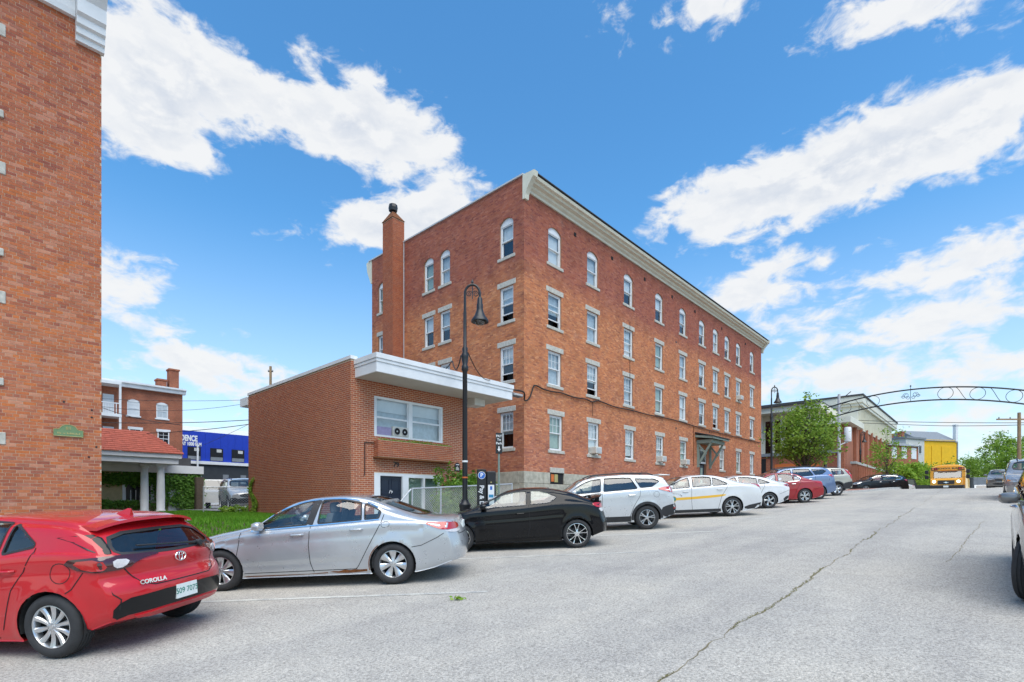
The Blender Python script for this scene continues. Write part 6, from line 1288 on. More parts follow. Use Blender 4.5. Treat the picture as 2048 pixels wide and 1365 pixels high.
def blue_hall():
    Y = 75; B = thing('blue_metal_hall', 'bright blue metal-clad hall with white lettering and three windows', 'building', (24, Y, 1.2)); b = MB(); b.box(12, 48, Y + .02, Y + 20, 1.2, 10.6); obj('wall', b, 'roof_dark', B)
    for i in range(40):
        x = 12.2 + i * .9; b = MB(); b.box(x, x + .885, Y - .06 - .02 * (i % 2), Y, 6.95, 10.75); obj('cladding_panel', b, 'blue_metal', B)
    b = MB(); b.box(11.9, 48.2, Y - .3, Y + .1, 6.55, 6.94); obj('white_band', b, 'white_trim', B); b = MB(); b.box(12, 48, Y - .02, Y + .01, 3.6, 6.5); obj('dark_storey', b, 'container_dark', B); b = MB(); b.box(12, 48, Y - .2, Y, 1.2, 3.7); obj('white_base', b, 'white_trim', B)
    b = MB(); b.prism([(Y + 1, 10.76), (Y + 10, 12.6), (Y + 18, 10.76)], 'yz', 12, 48); obj('roof', b, 'offwhite', B)
    for x0, x1 in ((20.05, 21.55), (22.65, 24.2), (25.25, 26.85), (28, 29.5)):
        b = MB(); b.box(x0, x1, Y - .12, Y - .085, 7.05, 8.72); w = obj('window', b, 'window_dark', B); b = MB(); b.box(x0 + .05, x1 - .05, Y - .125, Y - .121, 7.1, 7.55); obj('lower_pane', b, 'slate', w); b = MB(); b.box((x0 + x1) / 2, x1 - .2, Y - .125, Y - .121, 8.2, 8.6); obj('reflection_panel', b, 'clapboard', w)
    for x in (21.0, 24.2, 26.4): b = MB(); b.box(x, x + .7, Y - .05, Y - .02, 4.1, 5.3); obj('lower_window', b, 'slate', B)
    place_text('sign_lettering', 'RESIDENCE', 1.0, 'lettering_white', (19.7, Y - .10, 9.75), (0, -1, 0), B, depth=.02, bold=.045, sx=.58); place_text('sign_lettering', 'AT 1000 ELM', .58, 'lettering_white', (20.5, Y - .10, 9.05), (0, -1, 0), B, depth=.02, bold=.03, sx=.7)
    b = MB(); b.box(21.0, 21.16, Y - .6, Y - .4, 1.2, 9.0); obj('downpipe', b, 'white_trim', B)
blue_hall()
def portico():
    B = thing('columned_portico', 'white columned portico with red shingle roof beside the lawn', 'portico', (6.5, 33.3, 1.1)); x0, x1, y0, y1 = -1.0, 8.25, 32.3, 34.6
    for x, y in ((7.55, 32.95), (6.95, 33.6), (3.8, 32.95), (.5, 32.95)):
        b = MB(); b.lathe([(.22, 1.1), (.22, 1.2), (.19, 1.24), (.20, 1.9), (.165, 3.45), (.21, 3.50), (.21, 3.58)], 20, o=(x, y, 0)); b.box(x - .24, x + .24, y - .24, y + .24, 3.58, 3.68); obj('column', b, 'white_trim', B, smooth=True)
    b = MB(); b.box(x0, x1, y0 + .1, y1, 3.69, 3.98); b.box(x0 - .1, x1 + .12, y0 - .02, y1, 3.985, 4.22); obj('entablature', b, 'white_trim', B)
    # hipped roof in courses of shingles
    r = MB(); r.add([(x0, y0 - .1, 4.225), (x1 + .2, y0 - .1, 4.225), (x1 + .2, y1, 4.225), (x0, y1, 4.225), (x0, y0 + 2.2, 5.55), (x1 - 1.0, y0 + 2.2, 5.55), (x1 - 1.0, y1, 5.55), (x0, y1, 5.55)], [(0, 1, 5, 4), (1, 2, 6, 5), (4, 5, 6, 7)]); roof = obj('roof', r, 'red_shingle', B)
    nrow = 11
    for i in range(nrow):
        f0, f1 = i / nrow, (i + 1) / nrow; ya, yb = y0 - .1 + 2.3 * f0, y0 - .1 + 2.3 * f1; za, zb = 4.225 + 1.325 * f0, 4.225 + 1.325 * f1; xe = x1 + .2 - 1.2 * f0
        s = MB(); x = x0 - (i % 2) * .25
        while x < xe - .05: e = min(x + .48, xe); s.add([(max(x, x0), ya - .01, za + .035), (e, ya - .01, za + .035), (e, yb, zb + .012), (max(x, x0), yb, zb + .012), (max(x, x0), ya - .01, za), (e, ya - .01, za)], [(0, 1, 2, 3), (4, 5, 1, 0)]); x += .50
        o = obj('shingle_course', s, 'red_shingle', roof); o['kind'] = 'stuff'
portico()
def ivy_building():
    Y = 34.9; B = thing('ivy_covered_building', 'low tan building overgrown with ivy behind the portico', 'building', (6, Y, 1.1)); b = MB(); b.box(-4, 10.05, Y, Y + 10, 1.0, 3.3); obj('wall', b, 'stucco_tan', B)
    b = MB(); b.box(-4.2, 10.1, Y - .35, Y + 10, 3.30, 3.75); obj('fascia', b, 'white_trim', B); b = MB(); b.box(7.6, 9.6, Y + .3, Y + 8, 3.75, 4.25); obj('roof', b, 'roof_dark', B)
    b = MB()
    for a, c, z0, z1 in ((6.2, 6.35, 1.72, 2.75), (7.5, 7.65, 1.72, 2.75), (6.1, 7.75, 1.6, 1.74)): b.box(a, c, Y - .10, Y, z0, z1)
    w = obj('window', b, 'white_trim', B); b = MB(); b.box(6.35, 7.5, Y - .04, Y - .01, 1.74, 2.75); obj('pane', b, 'window_dark', w)
    for i in range(1, 5): b = MB(); x = 6.35 + 1.15 * i / 5; b.box(x - .015, x + .015, Y - .06, Y - .042, 1.74, 2.3); obj('muntin', b, 'white_trim', w)
    b = MB(); b.box(8.35, 9.35, Y - .08, Y - .002, 1.0, 3.2); obj('side_door', b, 'white_trim', B)
    b = MB(); b.box(9.62, 10.0, Y - .7, Y, 1.0, 3.1); obj('brick_pier', b, 'bark', B)
    g = np.random.default_rng(14); pts = []
    def patch(cx, cz, sx, sz, n):
        for _ in range(n): x, z = g.normal(cx, sx), g.normal(cz, sz); 
        for _ in range(n):
            x, z = g.normal(cx, sx), g.normal(cz, sz)
            if 1.0 < z < 3.35 and not (6.4 < x < 7.45 and 1.75 < z < 2.35): pts.append((x, Y - .12 - abs(g.normal(0, .10)), z))
    for q in ((5.6, 2.85, .6, .14, 700), (7.0, 2.95, .7, .20, 1500), (8.0, 2.4, .2, .5, 800), (8.9, 2.75, .4, .26, 900), (8.8, 1.75, .3, .2, 350), (9.5, 2.3, .2, .55, 900), (9.8, 2.6, .2, .4, 500), (6.3, 1.55, .9, .12, 420), (5.2, 1.5, .5, .12, 250), (9.4, 1.3, .3, .2, 300)): patch(*q)
    o = leaves('ivy', pts, .15, 'leaf_ivy', B, 15, flat=(0, -1, .2)); o['kind'] = 'stuff'
ivy_building()
def tubefence(name, label, A, Bp, h, zf, mesh=.06, posts=4, cat='fence', rail=.024):
    A = Vector((*A, 0)); Bp = Vector((*Bp, 0)); L_ = (Bp - A).length; d = (Bp - A) / L_; F = thing(name, label, cat, (A.x, A.y, zf(A.x)))
    P = lambda s, z: tuple(A + d * s + Vector((0, 0, zf((A + d * s).x) + z)))
    for i in range(posts): s = L_ * i / (posts - 1); b = MB(); b.tube([P(s, -.1), P(s, h + .03)], .028, 8); obj('post', b, 'galvanised', F, smooth=True)
    b = MB(); b.tube([P(0, h), P(L_, h)], rail, 8); obj('top_rail', b, 'galvanised', F, smooth=True)
    b = MB(); n = int((L_ + h) / mesh)
    for i in range(n):
        for sg in (1, -1):
            s0 = i * mesh - (h if sg > 0 else 0); s1 = s0 + h; z0, z1 = (0.02, h) if sg > 0 else (h, .02)
            a, c = max(0, s0), min(L_, s1)
            if c - a < .02: continue
            f = lambda s: z0 + (z1 - z0) * (s - s0) / (s1 - s0); b.tube([P(a, f(a)), P(c, f(c))], .0045, 3, caps=False)
    o = obj('chain_link', b, 'galvanised', F); o['kind'] = 'stuff'
tubefence('chain_link_fence', 'chain-link fence in front of the car park beyond the lawn', (8.0, 27.4), (13.5, 25.2), 1.15, lambda x: 1.2, .12, 4)
tubefence('chain_link_fence', 'waist-high chain-link fence in front of the annex windows', (9.65, 13.2), (14.2, 13.2), 1.38, lambda x: gz(x) + .10, .085, 5)
b = MB(); b.tube([(8.95, 13.0, 1.50), (9.6, 13.2, 2.02)], .025, 8); b.tube([(8.95, 13.0, .5), (8.95, 13.0, 1.50)], .022, 8); tag(obj('handrail', b, 'galvanised', smooth=True), 'short sloping metal handrail at the end of the annex fence', 'handrail')
def blobleaves(name, label, cat, blobs, n, size, m, seed, stems=None, stemm='bark'):
    g = np.random.default_rng(seed); tot = sum(b[3] * b[4] * b[5] for b in blobs); pts = []
    for cx, cy, cz, rx, ry, rz in blobs:
        k = int(n * rx * ry * rz / tot); v = g.normal(size=(k, 3)); v /= np.linalg.norm(v, axis=1)[:, None]; v *= (g.uniform(.35, 1.0, k) ** .5)[:, None] * (1 + .22 * np.sin(v[:, :1] * 5 + seed) * np.cos(v[:, 2:] * 6)); pts.append(v * (rx, ry, rz) + (cx, cy, cz))
    P = np.vstack(pts); lo = P[:, 2].min(); t = thing(name, label, cat, (float(P[:, 0].mean()), float(P[:, 1].mean()), float(lo)))
    o = leaves('foliage', P, size, m, t, seed); o['kind'] = 'stuff'
    if stems:
        b = MB()
        for s in stems: b.tube(*s)
        obj('stems', b, stemm, t, smooth=True)
    return t
blobleaves('leafy_shrub', 'bright green leafy shrub behind the fence beside the lamp post', 'shrub', [(12.0, 14.3, 1.4, .7, .5, .8), (12.7, 14.3, 1.75, .7, .5, .9), (13.5, 14.4, 1.8, .7, .5, .9), (11.85, 14.6, 2.45, .22, .2, .5), (12.4, 14.6, 2.5, .2, .2, .55), (13.0, 14.5, 2.3, .35, .3, .4), (14.2, 14.6, 1.8, .6, .4, .8)], 9000, .12, 'leaf_shrub', 21,
    [([(12.2, 14.4, .6), (12.1, 14.5, 1.4), (12.0, 14.6, 2.6)], [.03, .02, .01], 6), ([(13.1, 14.4, .6), (13.2, 14.4, 1.5), (13.1, 14.5, 2.4)], [.03, .02, .01], 6)])
blobleaves('low_hedge', 'low bright hedge along the foot of the car park fence', 'hedge', [(8.0 + i * .42, 24.3 - i * .10, 1.25, .35, .32, .24) for i in range(9)], 3600, .09, 'leaf_light', 22)
# ------------------------------------------------------------------ trees
def tree(name, label, x, y, z0, h, r, zc, m, seed, n=5200, leaf=.17, trunk=.10, clumps=60, sq=1.0):
    g = np.random.default_rng(seed); t = thing(name, label, 'tree', (x, y, z0), 'street trees'); b = MB(); top = z0 + h
    b.tube([(x, y, z0 - .1), (x + .03, y, z0 + h * .25), (x - .04, y + .03, z0 + h * .55), (x, y, top - r * .4)], [trunk, trunk * .85, trunk * .55, trunk * .15], 9)
    cs = []
    for i in range(clumps):
        v = g.normal(size=3); v /= np.linalg.norm(v); q = g.uniform(.35, 1.0) ** .6; c = np.array([x, y, zc]) + v * np.array([r, r, (top - zc) if v[2] > 0 else (zc - z0) * sq]) * q * np.array([1, 1, .95]); hh = (c[2] - zc) / (top - zc)
        if hh > 0: c[:2] = np.array([x, y]) + (c[:2] - np.array([x, y])) * (1 - .35 * hh)
        cs.append(c); k = max(.2, min(.8, (c[2] - z0) / h - .15)); s = (x, y, z0 + h * k * .8)
        b.tube([s, tuple((np.array(s) * .45 + c * .55) + np.array([0, 0, .06])), tuple(c)], [trunk * .30, trunk * .18, trunk * .05], 5)
    obj('trunk', b, 'bark', t, smooth=True); P = []
    for c in cs: k = n // clumps; P.append(c + g.normal(size=(k, 3)) * np.array([.15, .15, .11]) * r * g.uniform(.5, 1.5))
    o = leaves('crown', np.vstack(P), leaf, m, t, seed + 1); o['kind'] = 'stuff'; return t
tree('street_tree', 'full green street tree before the hall, its crown touching the iron arch', 41.2, 9.75, gz(41.2), 6.9, 2.2, 6.5, 'leaf_tree', 51, 5400, .22, .11, 130, .60)
tree('street_tree', 'slim yellow-green sapling on the brick kerb corner', 62.5, 7.6, gz(62), 7.2, 1.9, 6.6, 'leaf_light', 52, 1300, .20, .07, 34, .5)
# ------------------------------------------------------------------ street lamps
def street_lamp(x, y, label, rz=0.0):
    z = gz(x) + .125; t = thing('street_lamp', label, 'street lamp', (x, y, z), 'black street lamps along the pavement'); t.rotation_euler = (0, 0, rz); Hh = 7.15
    b = MB(); b.lathe([(.20, 0), (.20, .06), (.17, .08), (.155, .30), (.15, .75), (.17, .80), (.17, .86), (.11, .93), (.10, 1.0)], 16); obj('base', b, 'black_metal', t, smooth=True, world=False)
    b = MB(); b.lathe([(.075, 1.0), (.066, 4.6), (.095, 4.65), (.095, 4.75), (.07, 4.8), (.10, 5.0), (.105, 5.08), (.07, 5.15), (.085, 5.25), (.05, 5.32), (.045, 6.3)], 14); obj('pole', b, 'black_metal', t, smooth=True, world=False)
    pts = [(0, 0, 6.25)] + [(.21 - .21 * math.cos(a), 0, 6.80 + .26 * math.sin(a)) for a in np.linspace(0, math.pi, 14)] + [(.42, 0, 6.68)]; b = MB(); b.tube(pts, .036, 8); obj('crook', b, 'black_metal', t, smooth=True, world=False)
    b = MB()
    for s, cx in ((1, .12), (-1, .30)): b.tube([(cx + s * (.02 + .075 * (1 - k / 16)) * math.cos(k * .62), 0, 6.80 + (.02 + .075 * (1 - k / 16)) * math.sin(k * .62)) for k in range(17)], .012, 5)
    b.tube([(.21, 0, 6.66), (.21, 0, 7.12)], .014, 5); b.lathe([(.001, 7.15), (.04, 7.17), (.03, 7.23), (.001, 7.28)], 8, o=(.21, 0, -.06)); obj('scrollwork', b, 'black_metal', t, smooth=True, world=False)
    b = MB(); b.lathe([(.05, 6.45), (.07, 6.40), (.075, 6.28), (.09, 6.24), (.09, 6.12), (.11, 6.04), (.16, 5.92), (.22, 5.84), (.245, 5.80), (.25, 5.76), (.235, 5.765), (.20, 5.80), (.08, 5.95)], 24, o=(.42, 0, .25)); obj('lamp_shade', b, 'black_metal', t, smooth=True, world=False)
    b = MB(); b.lathe([(.16, 5.80), (.15, 5.74), (.11, 5.68), (.05, 5.65), (.001, 5.645)], 20, o=(.42, 0, .25)); obj('lamp_glass', b, 'glass_lamp', t, smooth=True, world=False)
    return t
L1 = street_lamp(9.78, 10.9, 'tall black crook-neck street lamp in front of the annex', R(-47)); street_lamp(37.4, 10.9, 'black crook-neck street lamp at the far corner of the apartment house', R(-47)); street_lamp(67.5, 10.6, 'distant black crook-neck street lamp before the ribbed hall wall', R(-47))
b = MB(); b.lathe([(.083, 2.05), (.084, 2.10)], 14); obj('tape_band', b, 'lettering_white', L1, world=False); b = MB(); b.lathe([(.0835, 1.60), (.0845, 1.64)], 14); obj('tape_band', b, 'orange_print', L1, world=False)
# ------------------------------------------------------------------ pay station, parking sign
def pay_station():
    t = thing('pay_station', 'black parking pay station with blue P disc and lettering', 'pay station', (9.9, 10.35, gz(9.9) + .125)); t.rotation_euler = (0, 0, R(-38))
    b = MB(); b.box(-.125, .125, -.04, .02, .25, 1.83, .012); s_ = obj('sign_panel', b, 'sign_black', t, world=False); t2 = MB(); t2.box(.13, .40, -.02, .30, .1, 1.78, .03); obj('cabinet', t2, 'sign_black', t, world=False)
    b = MB(); b.lathe([(.001, -.048), (.095, -.048), (.095, -.04)], 28, o=(0, 0, 1.66), axis='y'); p = obj('blue_disc', b, 'sign_blue', t, world=False); b = MB(); b.tube([(.098 * math.cos(a), -.046, 1.66 + .098 * math.sin(a)) for a in np.linspace(0, 6.283, 28, endpoint=False)], .007, 5, True); obj('disc_rim', b, 'lettering_white', p, world=False)
    place_text('disc_letter', 'P', .155, 'lettering_white', (0, -.0505, 1.66), (0, -1, 0), p, world=False, bold=.004); place_text('sign_lettering', 'Pay & Display', .17, 'lettering_white', (0, -.042, .92), (0, -1, 0), s_, up=(1, 0, 0), world=False, bold=.003)
    b = MB(); b.box(.18, .35, -.026, -.021, .85, 1.40); q = obj('notice', b, 'lettering_white', t, world=False); b = MB(); b.box(.20, .33, -.030, -.027, 1.05, 1.13); obj('notice_band', b, 'teal_print', q, world=False); b = MB(); b.box(.235, .295, -.030, -.027, 1.26, 1.36); obj('notice_print', b, 'sign_blue', q, world=False)
    b = MB(); b.lathe([(.001, -.03), (.02, -.028), (.02, -.02)], 10, o=(.265, 0, 1.47), axis='y'); obj('button', b, 'plaque_gold', t, world=False)
pay_station()
def park_sign():
    x, y = 11.25, 11.0; z = gz(x) + .12; t = thing('parking_sign', 'small black pay-to-park sign on a green steel post', 'sign', (x, y, z)); t.rotation_euler = (0, 0, R(-42))
    b = MB(); b.tube([(0, 0, 0), (0, 0, 2.45)], .030, 8); obj('post', b, 'green_post', t, smooth=True, world=False); b = MB(); b.box(-.10, .10, -.045, -.032, 2.32, 2.95, .004); p = obj('sign_plate', b, 'sign_black', t, world=False)
    for s, zz in (('PAY', 2.85), ('To', 2.74), ('Park', 2.63)): place_text('sign_lettering', s, .10, 'lettering_white', (0, -.047, zz), (0, -1, 0), p, world=False, bold=.002)
    b = MB(); b.prism([(-.018, 2.54), (.018, 2.54), (.018, 2.46), (.05, 2.46), (0, 2.38), (-.05, 2.46), (-.018, 2.46)], 'xz', -.049, -.046); obj('arrow', b, 'lettering_white', p, world=False)
park_sign()
# ------------------------------------------------------------------ iron arch over the street
def iron_arch():
    X = 45.0; t = thing('iron_street_arch', 'black wrought-iron arch with scrolls spanning the street', 'arch', (X, 9.3, gz(X)))
    def zc(y, lo): return (9.42 if not lo else 8.59) - .0265 * (y - 4.3) ** 2 * (1.0 if not lo else 1.02)
    for lo in (0, 1): b = MB(); b.tube([(X, y, zc(y, lo)) for y in np.linspace(-3.2, 9.3, 40)], .048, 8); obj('arch_rib', b, 'black_metal', t, smooth=True)
    for y in (9.3, -3.2): b = MB(); b.lathe([(.20, gz(X)), (.20, gz(X) + .8), (.11, gz(X) + .95), (.09, zc(y, 0))], 12, o=(X, y, 0)); obj('arch_post', b, 'black_metal', t, smooth=True)
    for y, k in ((8.0, .36), (6.3, .38), (2.3, .40), (.7, .38), (-1.0, .38)):
        z = (zc(y, 0) + zc(y, 1)) / 2; b = MB(); b.tube([(X, y + k * math.cos(a), z + k * math.sin(a)) for a in np.linspace(0, 6.283, 26, endpoint=False)], .016, 5, True); obj('scroll_ring', b, 'black_metal', t, smooth=True)
    for y0, y1 in ((7.6, 6.7), (2.0, 1.0), (.3, -.6)): b = MB(); b.tube([(X, y0 + (y1 - y0) * f, zc(y0, 0) * (1 - f) + zc(y1, 1) * f + .18 * math.sin(f * 6.283)) for f in np.linspace(0, 1, 14)], .016, 5); obj('scroll', b, 'black_metal', t, smooth=True)
    yy, zz = 4.15, 9.0; b = MB()
    for s in (-1, 1):
        for r_, oy, oz in ((.17, .26, .05), (.11, .42, -.06), (.13, .16, -.14)): b.tube([(X, yy + s * (oy + r_ * (1 - k / 26) * math.cos(k * .5)), zz + oz + r_ * (1 - k / 26) * math.sin(k * .5)) for k in range(18)], .014, 5)
    b.tube([(X, yy, 8.6), (X, yy, 9.65)], .016, 5); b.lathe([(.001, 9.6), (.06, 9.66), (.001, 9.75)], 8, o=(X, yy, 0)); obj('crest', b, 'black_metal', t, smooth=True)
iron_arch()
# ------------------------------------------------------------------ modern hall on the right
def modern_hall():
    X0, X1, Y0, Y1 = 65.7, 99.0, 11.6, 40; z0 = gz(66); B = thing('modern_hall', 'long modern hall with white roof fascia, ribbed brick wall and tall windows', 'building', (X0, Y0, z0))
    b = MB(); b.box(X0 + .3, X1, Y0 + .02, Y1, z0 - 1, 10.6); obj('brick_body', b, 'clay_ribs', B); b = MB(); b.box(X0 + 6.8, X1, Y0 + .01, Y1, 10.6, 12.99); obj('upper_body', b, 'white_panel', B)
    for i in range(9): x = X0 + 4.2 + i * 3.6; b = MB(); b.box(x - .28, x, Y0 - .30, Y0, z0 - 1, 10.55); obj('brick_fin', b, 'clay_ribs', B)
    for i in range(29): x = X0 + 7.2 + i * .9; b = MB(); b.box(x - .07, x + .07, Y0 - .22, Y0 + .005, 10.45, 12.95); obj('batten', b, 'cream_trim', B)
    for i in range(29): x = X0 + 7.0 + i * .9; b = MB(); b.box(x, x + .83, Y0 - .10, Y0 + .004, 10.30, 10.6); obj('siding_tooth', b, 'white_panel', B)
    # roof slab with deep fascia
    b = MB(); b.box(X0 + 6.3, X1 + 3.0, Y0 - .5, Y1, 13.32, 14.1); b.box(X0 + 6.5, X1 + 2.8, Y0 - .4, Y1, 13.0, 13.315); r = obj('roof', b, 'white_panel', B); b = MB(); b.box(X0 + 6.2, X1 + 3.1, Y0 - .6, Y1, 14.105, 14.3); obj('roof_edge', b, 'roof_dark', r)
    # glazed side towards the street corner
    b = MB(); b.box(X0 - .02, X0 + .3, Y0 + 2, Y1, 7.3, 11.84); s = obj('glazed_side', b, 'white_panel', B)
    for y in (19.5, 18.45, 17.3, 21, 22.6, 14.6, 13.2): b = MB(); b.box(X0 - .06, X0 - .025, y - .42, y + .30, 7.35, 11.2); obj('tall_window', b, 'glass_dark', s)
    for y in (19.0, 17.95, 16.75, 15.3, 20.2): b = MB(); b.box(X0 - .35, X0 - .07, y - .14, y + .14, 7.0, 12.0); obj('white_pier', b, 'offwhite', s)
    b = MB(); b.box(X0 - 2.0, X0 + 6.7, Y0 + 2, Y1, 11.85, 12.5); obj('lower_fascia', b, 'white_panel', s); b = MB(); b.box(X0 - 2.3, X0 + 6.7, Y0 + 2, Y1, 12.505, 12.65); obj('lower_roof', b, 'roof_dark', s)
    b = MB(); b.box(X0 - 1.2, X0 + .29, Y0 + .5, Y1, 6.95, 7.29); obj('grey_sill', b, 'slate', s); b = MB(); b.box(X0 - 1.0, X0 + .29, Y0 + .02, Y1, z0, 6.94); obj('brick_plinth', b, 'brick_tex', s); b = MB(); b.box(X0 - 1.06, X0 - 1.0, 19.45, 20.0, 4.6, 6.7); obj('side_door', b, 'dark_void', s)
    b = MB(); b.box(X0 - 1.04, X0 - 1.01, 14.0, 18.5, 4.9, 6.0); obj('red_banner', b, 'orange_print', s)
    # corner canopy and front retaining wall
    b = MB(); b.box(X0 - 1.2, X0 + 6.7, Y0 - .6, Y0 + 3, 10.15, 10.8); obj('corner_canopy', b, 'white_panel', B)
    b = MB(); b.box(X0 - 2.5, X0 + 22, Y0 - 1.2, Y0 - .9, z0 - 1, 5.6); w = obj('retaining_wall', b, 'clay_ribs', B); b = MB(); b.box(X0 - 2.6, X0 + 22.1, Y0 - 1.3, Y0 - .8, 5.605, 5.85); obj('wall_cap', b, 'concrete', w)
    for i in range(22): x = X0 - 2.2 + i * 1.1; b = MB(); b.box(x, x + .16, Y0 - 1.32, Y0 - 1.2, z0 - 1, 5.6); obj('wall_rib', b, 'clay_ribs', w)
modern_hall()
# white utility mast with antenna drum and banner bracket
t = thing('white_mast', 'pale utility mast with white antenna drum beside the hall', 'mast', (57.8, 10.8, gz(58))); b = MB(); b.tube([(57.8, 10.8, gz(58)), (57.8, 10.8, 12.0)], [.15, .12], 12); obj('shaft', b, 'grey_trim', t, smooth=True)
b = MB(); b.tube([(57.9, 10.8, 7.1), (58.3, 10.4, 7.35), (58.5, 10.2, 7.4)], .05, 6); obj('bracket', b, 'grey_trim', t); b = MB(); b.lathe([(.01, 7.45), (.28, 7.46), (.30, 7.55), (.30, 8.75), (.26, 8.85), (.01, 8.88)], 16, o=(58.5, 10.2, 0)); obj('antenna_drum', b, 'white_trim', t, smooth=True)
b = MB(); b.tube([(57.8, 10.8, 11.7), (58.0, 10.3, 11.8), (58.2, 9.9, 12.2)], .04, 6); obj('upper_bracket', b, 'black_metal', t)
# ------------------------------------------------------------------ school bus
def school_bus():
    x, y = 54.6, 2.75; z = gz(54) - .05; t = thing('school_bus', 'yellow school bus with lit headlamps coming over the crest', 'bus', (x, y, z)); W = 1.12
    P = []
    def ring(xx, w, z0, z1, rad, crown):
        pts = [(-w, z0), (w, z0), (w, z1 - rad), (w - rad * .35, z1 - rad * .3), (w * .55, z1 + crown * .7), (0, z1 + crown), (-w * .55, z1 + crown * .7), (-w + rad * .35, z1 - rad * .3), (-w, z1 - rad)]; return [(xx, a, c) for a, c in pts]
    b = MB(); R_ = [ring(1.35, W, .45, 2.42, .3, .12), ring(1.55, W + .02, .42, 2.52, .3, .14), ring(7.0, W + .02, .42, 2.52, .3, .14)]; n = 9; vs = [q for r_ in R_ for q in r_]; b.add(vs, [(i * n + k, i * n + (k + 1) % n, i * n + n + (k + 1) % n, i * n + n + k) for i in range(2) for k in range(n)] + [tuple(range(n)), tuple(range(2 * n, 3 * n))]); body = obj('body', b, 'bus_yellow', t, world=False, smooth=True, ang=25)
    b = MB(); b.prism([(.0, .62), (.0, 1.18), (.25, 1.30), (1.36, 1.45), (1.36, .55), (.3, .50)], 'xz', -.98, .98); obj('hood', b, 'bus_yellow', t, world=False)
    b = MB(); b.add([(.98, -.86, 1.42), (.98, .86, 1.42), (1.34, .86, 2.0), (1.34, -.86, 2.0)], [(0, 1, 2, 3)]); b.add([(1.0, -.88, 1.38), (1.36, -.88, 1.38), (1.36, -.88, 2.04)], [(0, 1, 2)]); b.add([(1.0, .88, 1.38), (1.36, .88, 1.38), (1.36, .88, 2.04)], [(0, 1, 2)]); obj('windshield', b, 'glass_car', t, world=False)
    b = MB(); b.box(1.335, 1.348, -.9, .9, 1.45, 2.05); obj('cab_interior', b, 'seat_cloth', t, world=False)
    b = MB(); b.box(1.22, 1.36, -.62, .62, 2.12, 2.42); p = obj('header_board', b, 'bus_yellow', t, world=False); place_text('bus_lettering', 'SCHOOL BUS', .21, 'lettering_dark', (1.215, 0, 2.27), (-1, 0, 0), p, world=False, bold=.006)
    for s in (-1, 1):
        b = MB(); b.box(1.30, 1.352, s * .86 - .20, s * .86 + .20, 2.14, 2.38); q = obj('warning_lamp_box', b, 'sign_black', t, world=False)
        for dy, m in ((-.09, 'tail_red'), (.09, 'amber')): b = MB(); b.lathe([(.001, 1.285), (.075, 1.29), (.08, 1.30)], 14, o=(0, s * .86 + dy * s, 2.26), axis='x'); obj('warning_lamp', b, m, q, world=False)
        b = MB(); b.lathe([(.001, -.03), (.10, -.02), (.12, .0)], 16, o=(0, s * .76, 1.02), axis='x'); obj('headlight', b, 'headlamp_lit', t, world=False); b = MB(); b.box(-.01, .06, s * .76 - .2, s * .76 + .2, .88, 1.14); obj('headlight_surround', b, 'bus_yellow', t, world=False)
        for zz in (1.32, 1.78): b = MB(); b.box(.62, .80, s * 1.30 - .12, s * 1.30 + .12, zz, zz + .32, .03); b.beam((.7, s * 1.0, zz + .1), (.7, s * 1.25, zz + .15), .03); obj('mirror', b, 'sign_black', t, world=False)
        for xx in (1.0, 5.2):
            hubm, tyre, rimm = wheel_meshes('steel', .40); o = bpy.data.objects.new('wheel', hubm); link(o, t); o.location = (xx, s * .98, .40); o.rotation_euler = (0, 0, 0 if s < 0 else math.pi)
            for nm, me in (('tyre', tyre), ('rim', rimm)): link(bpy.data.objects.new(nm, me), o)
        for i in range(6): b = MB(); xx = 2.0 + i * .8; b.box(xx, xx + .68, s * (W + .022) - .006, s * (W + .022) + .006, 1.62, 2.18); obj('side_window', b, 'glass_dark', t, world=False)
    b = MB(); b.box(-.03, .0, -.52, .52, .80, 1.12); g = obj('grille', b, 'grille_dark', t, world=False); b = MB(); b.prism([(-.16, .96), (-.05, .96), (-.04, 1.0), (.06, 1.0), (.07, .96), (.16, .96), (.14, .92), (.06, .92), (.05, .88), (-.05, .88), (-.06, .92), (-.14, .92)], 'yz', -.045, -.031); obj('emblem', b, 'alloy_bright', g, world=False)
    b = MB(); b.box(-.18, .1, -1.05, 1.05, .45, .70, .03); obj('bumper', b, 'black_plastic', t, world=False); b = MB(); b.box(-.20, -.185, -.16, .16, .50, .66); obj('licence_plate', b, 'plate_white', t, world=False)
    t.rotation_euler = (0, R(2.0), R(-1)); t.scale = (1, 1, .93)
school_bus()
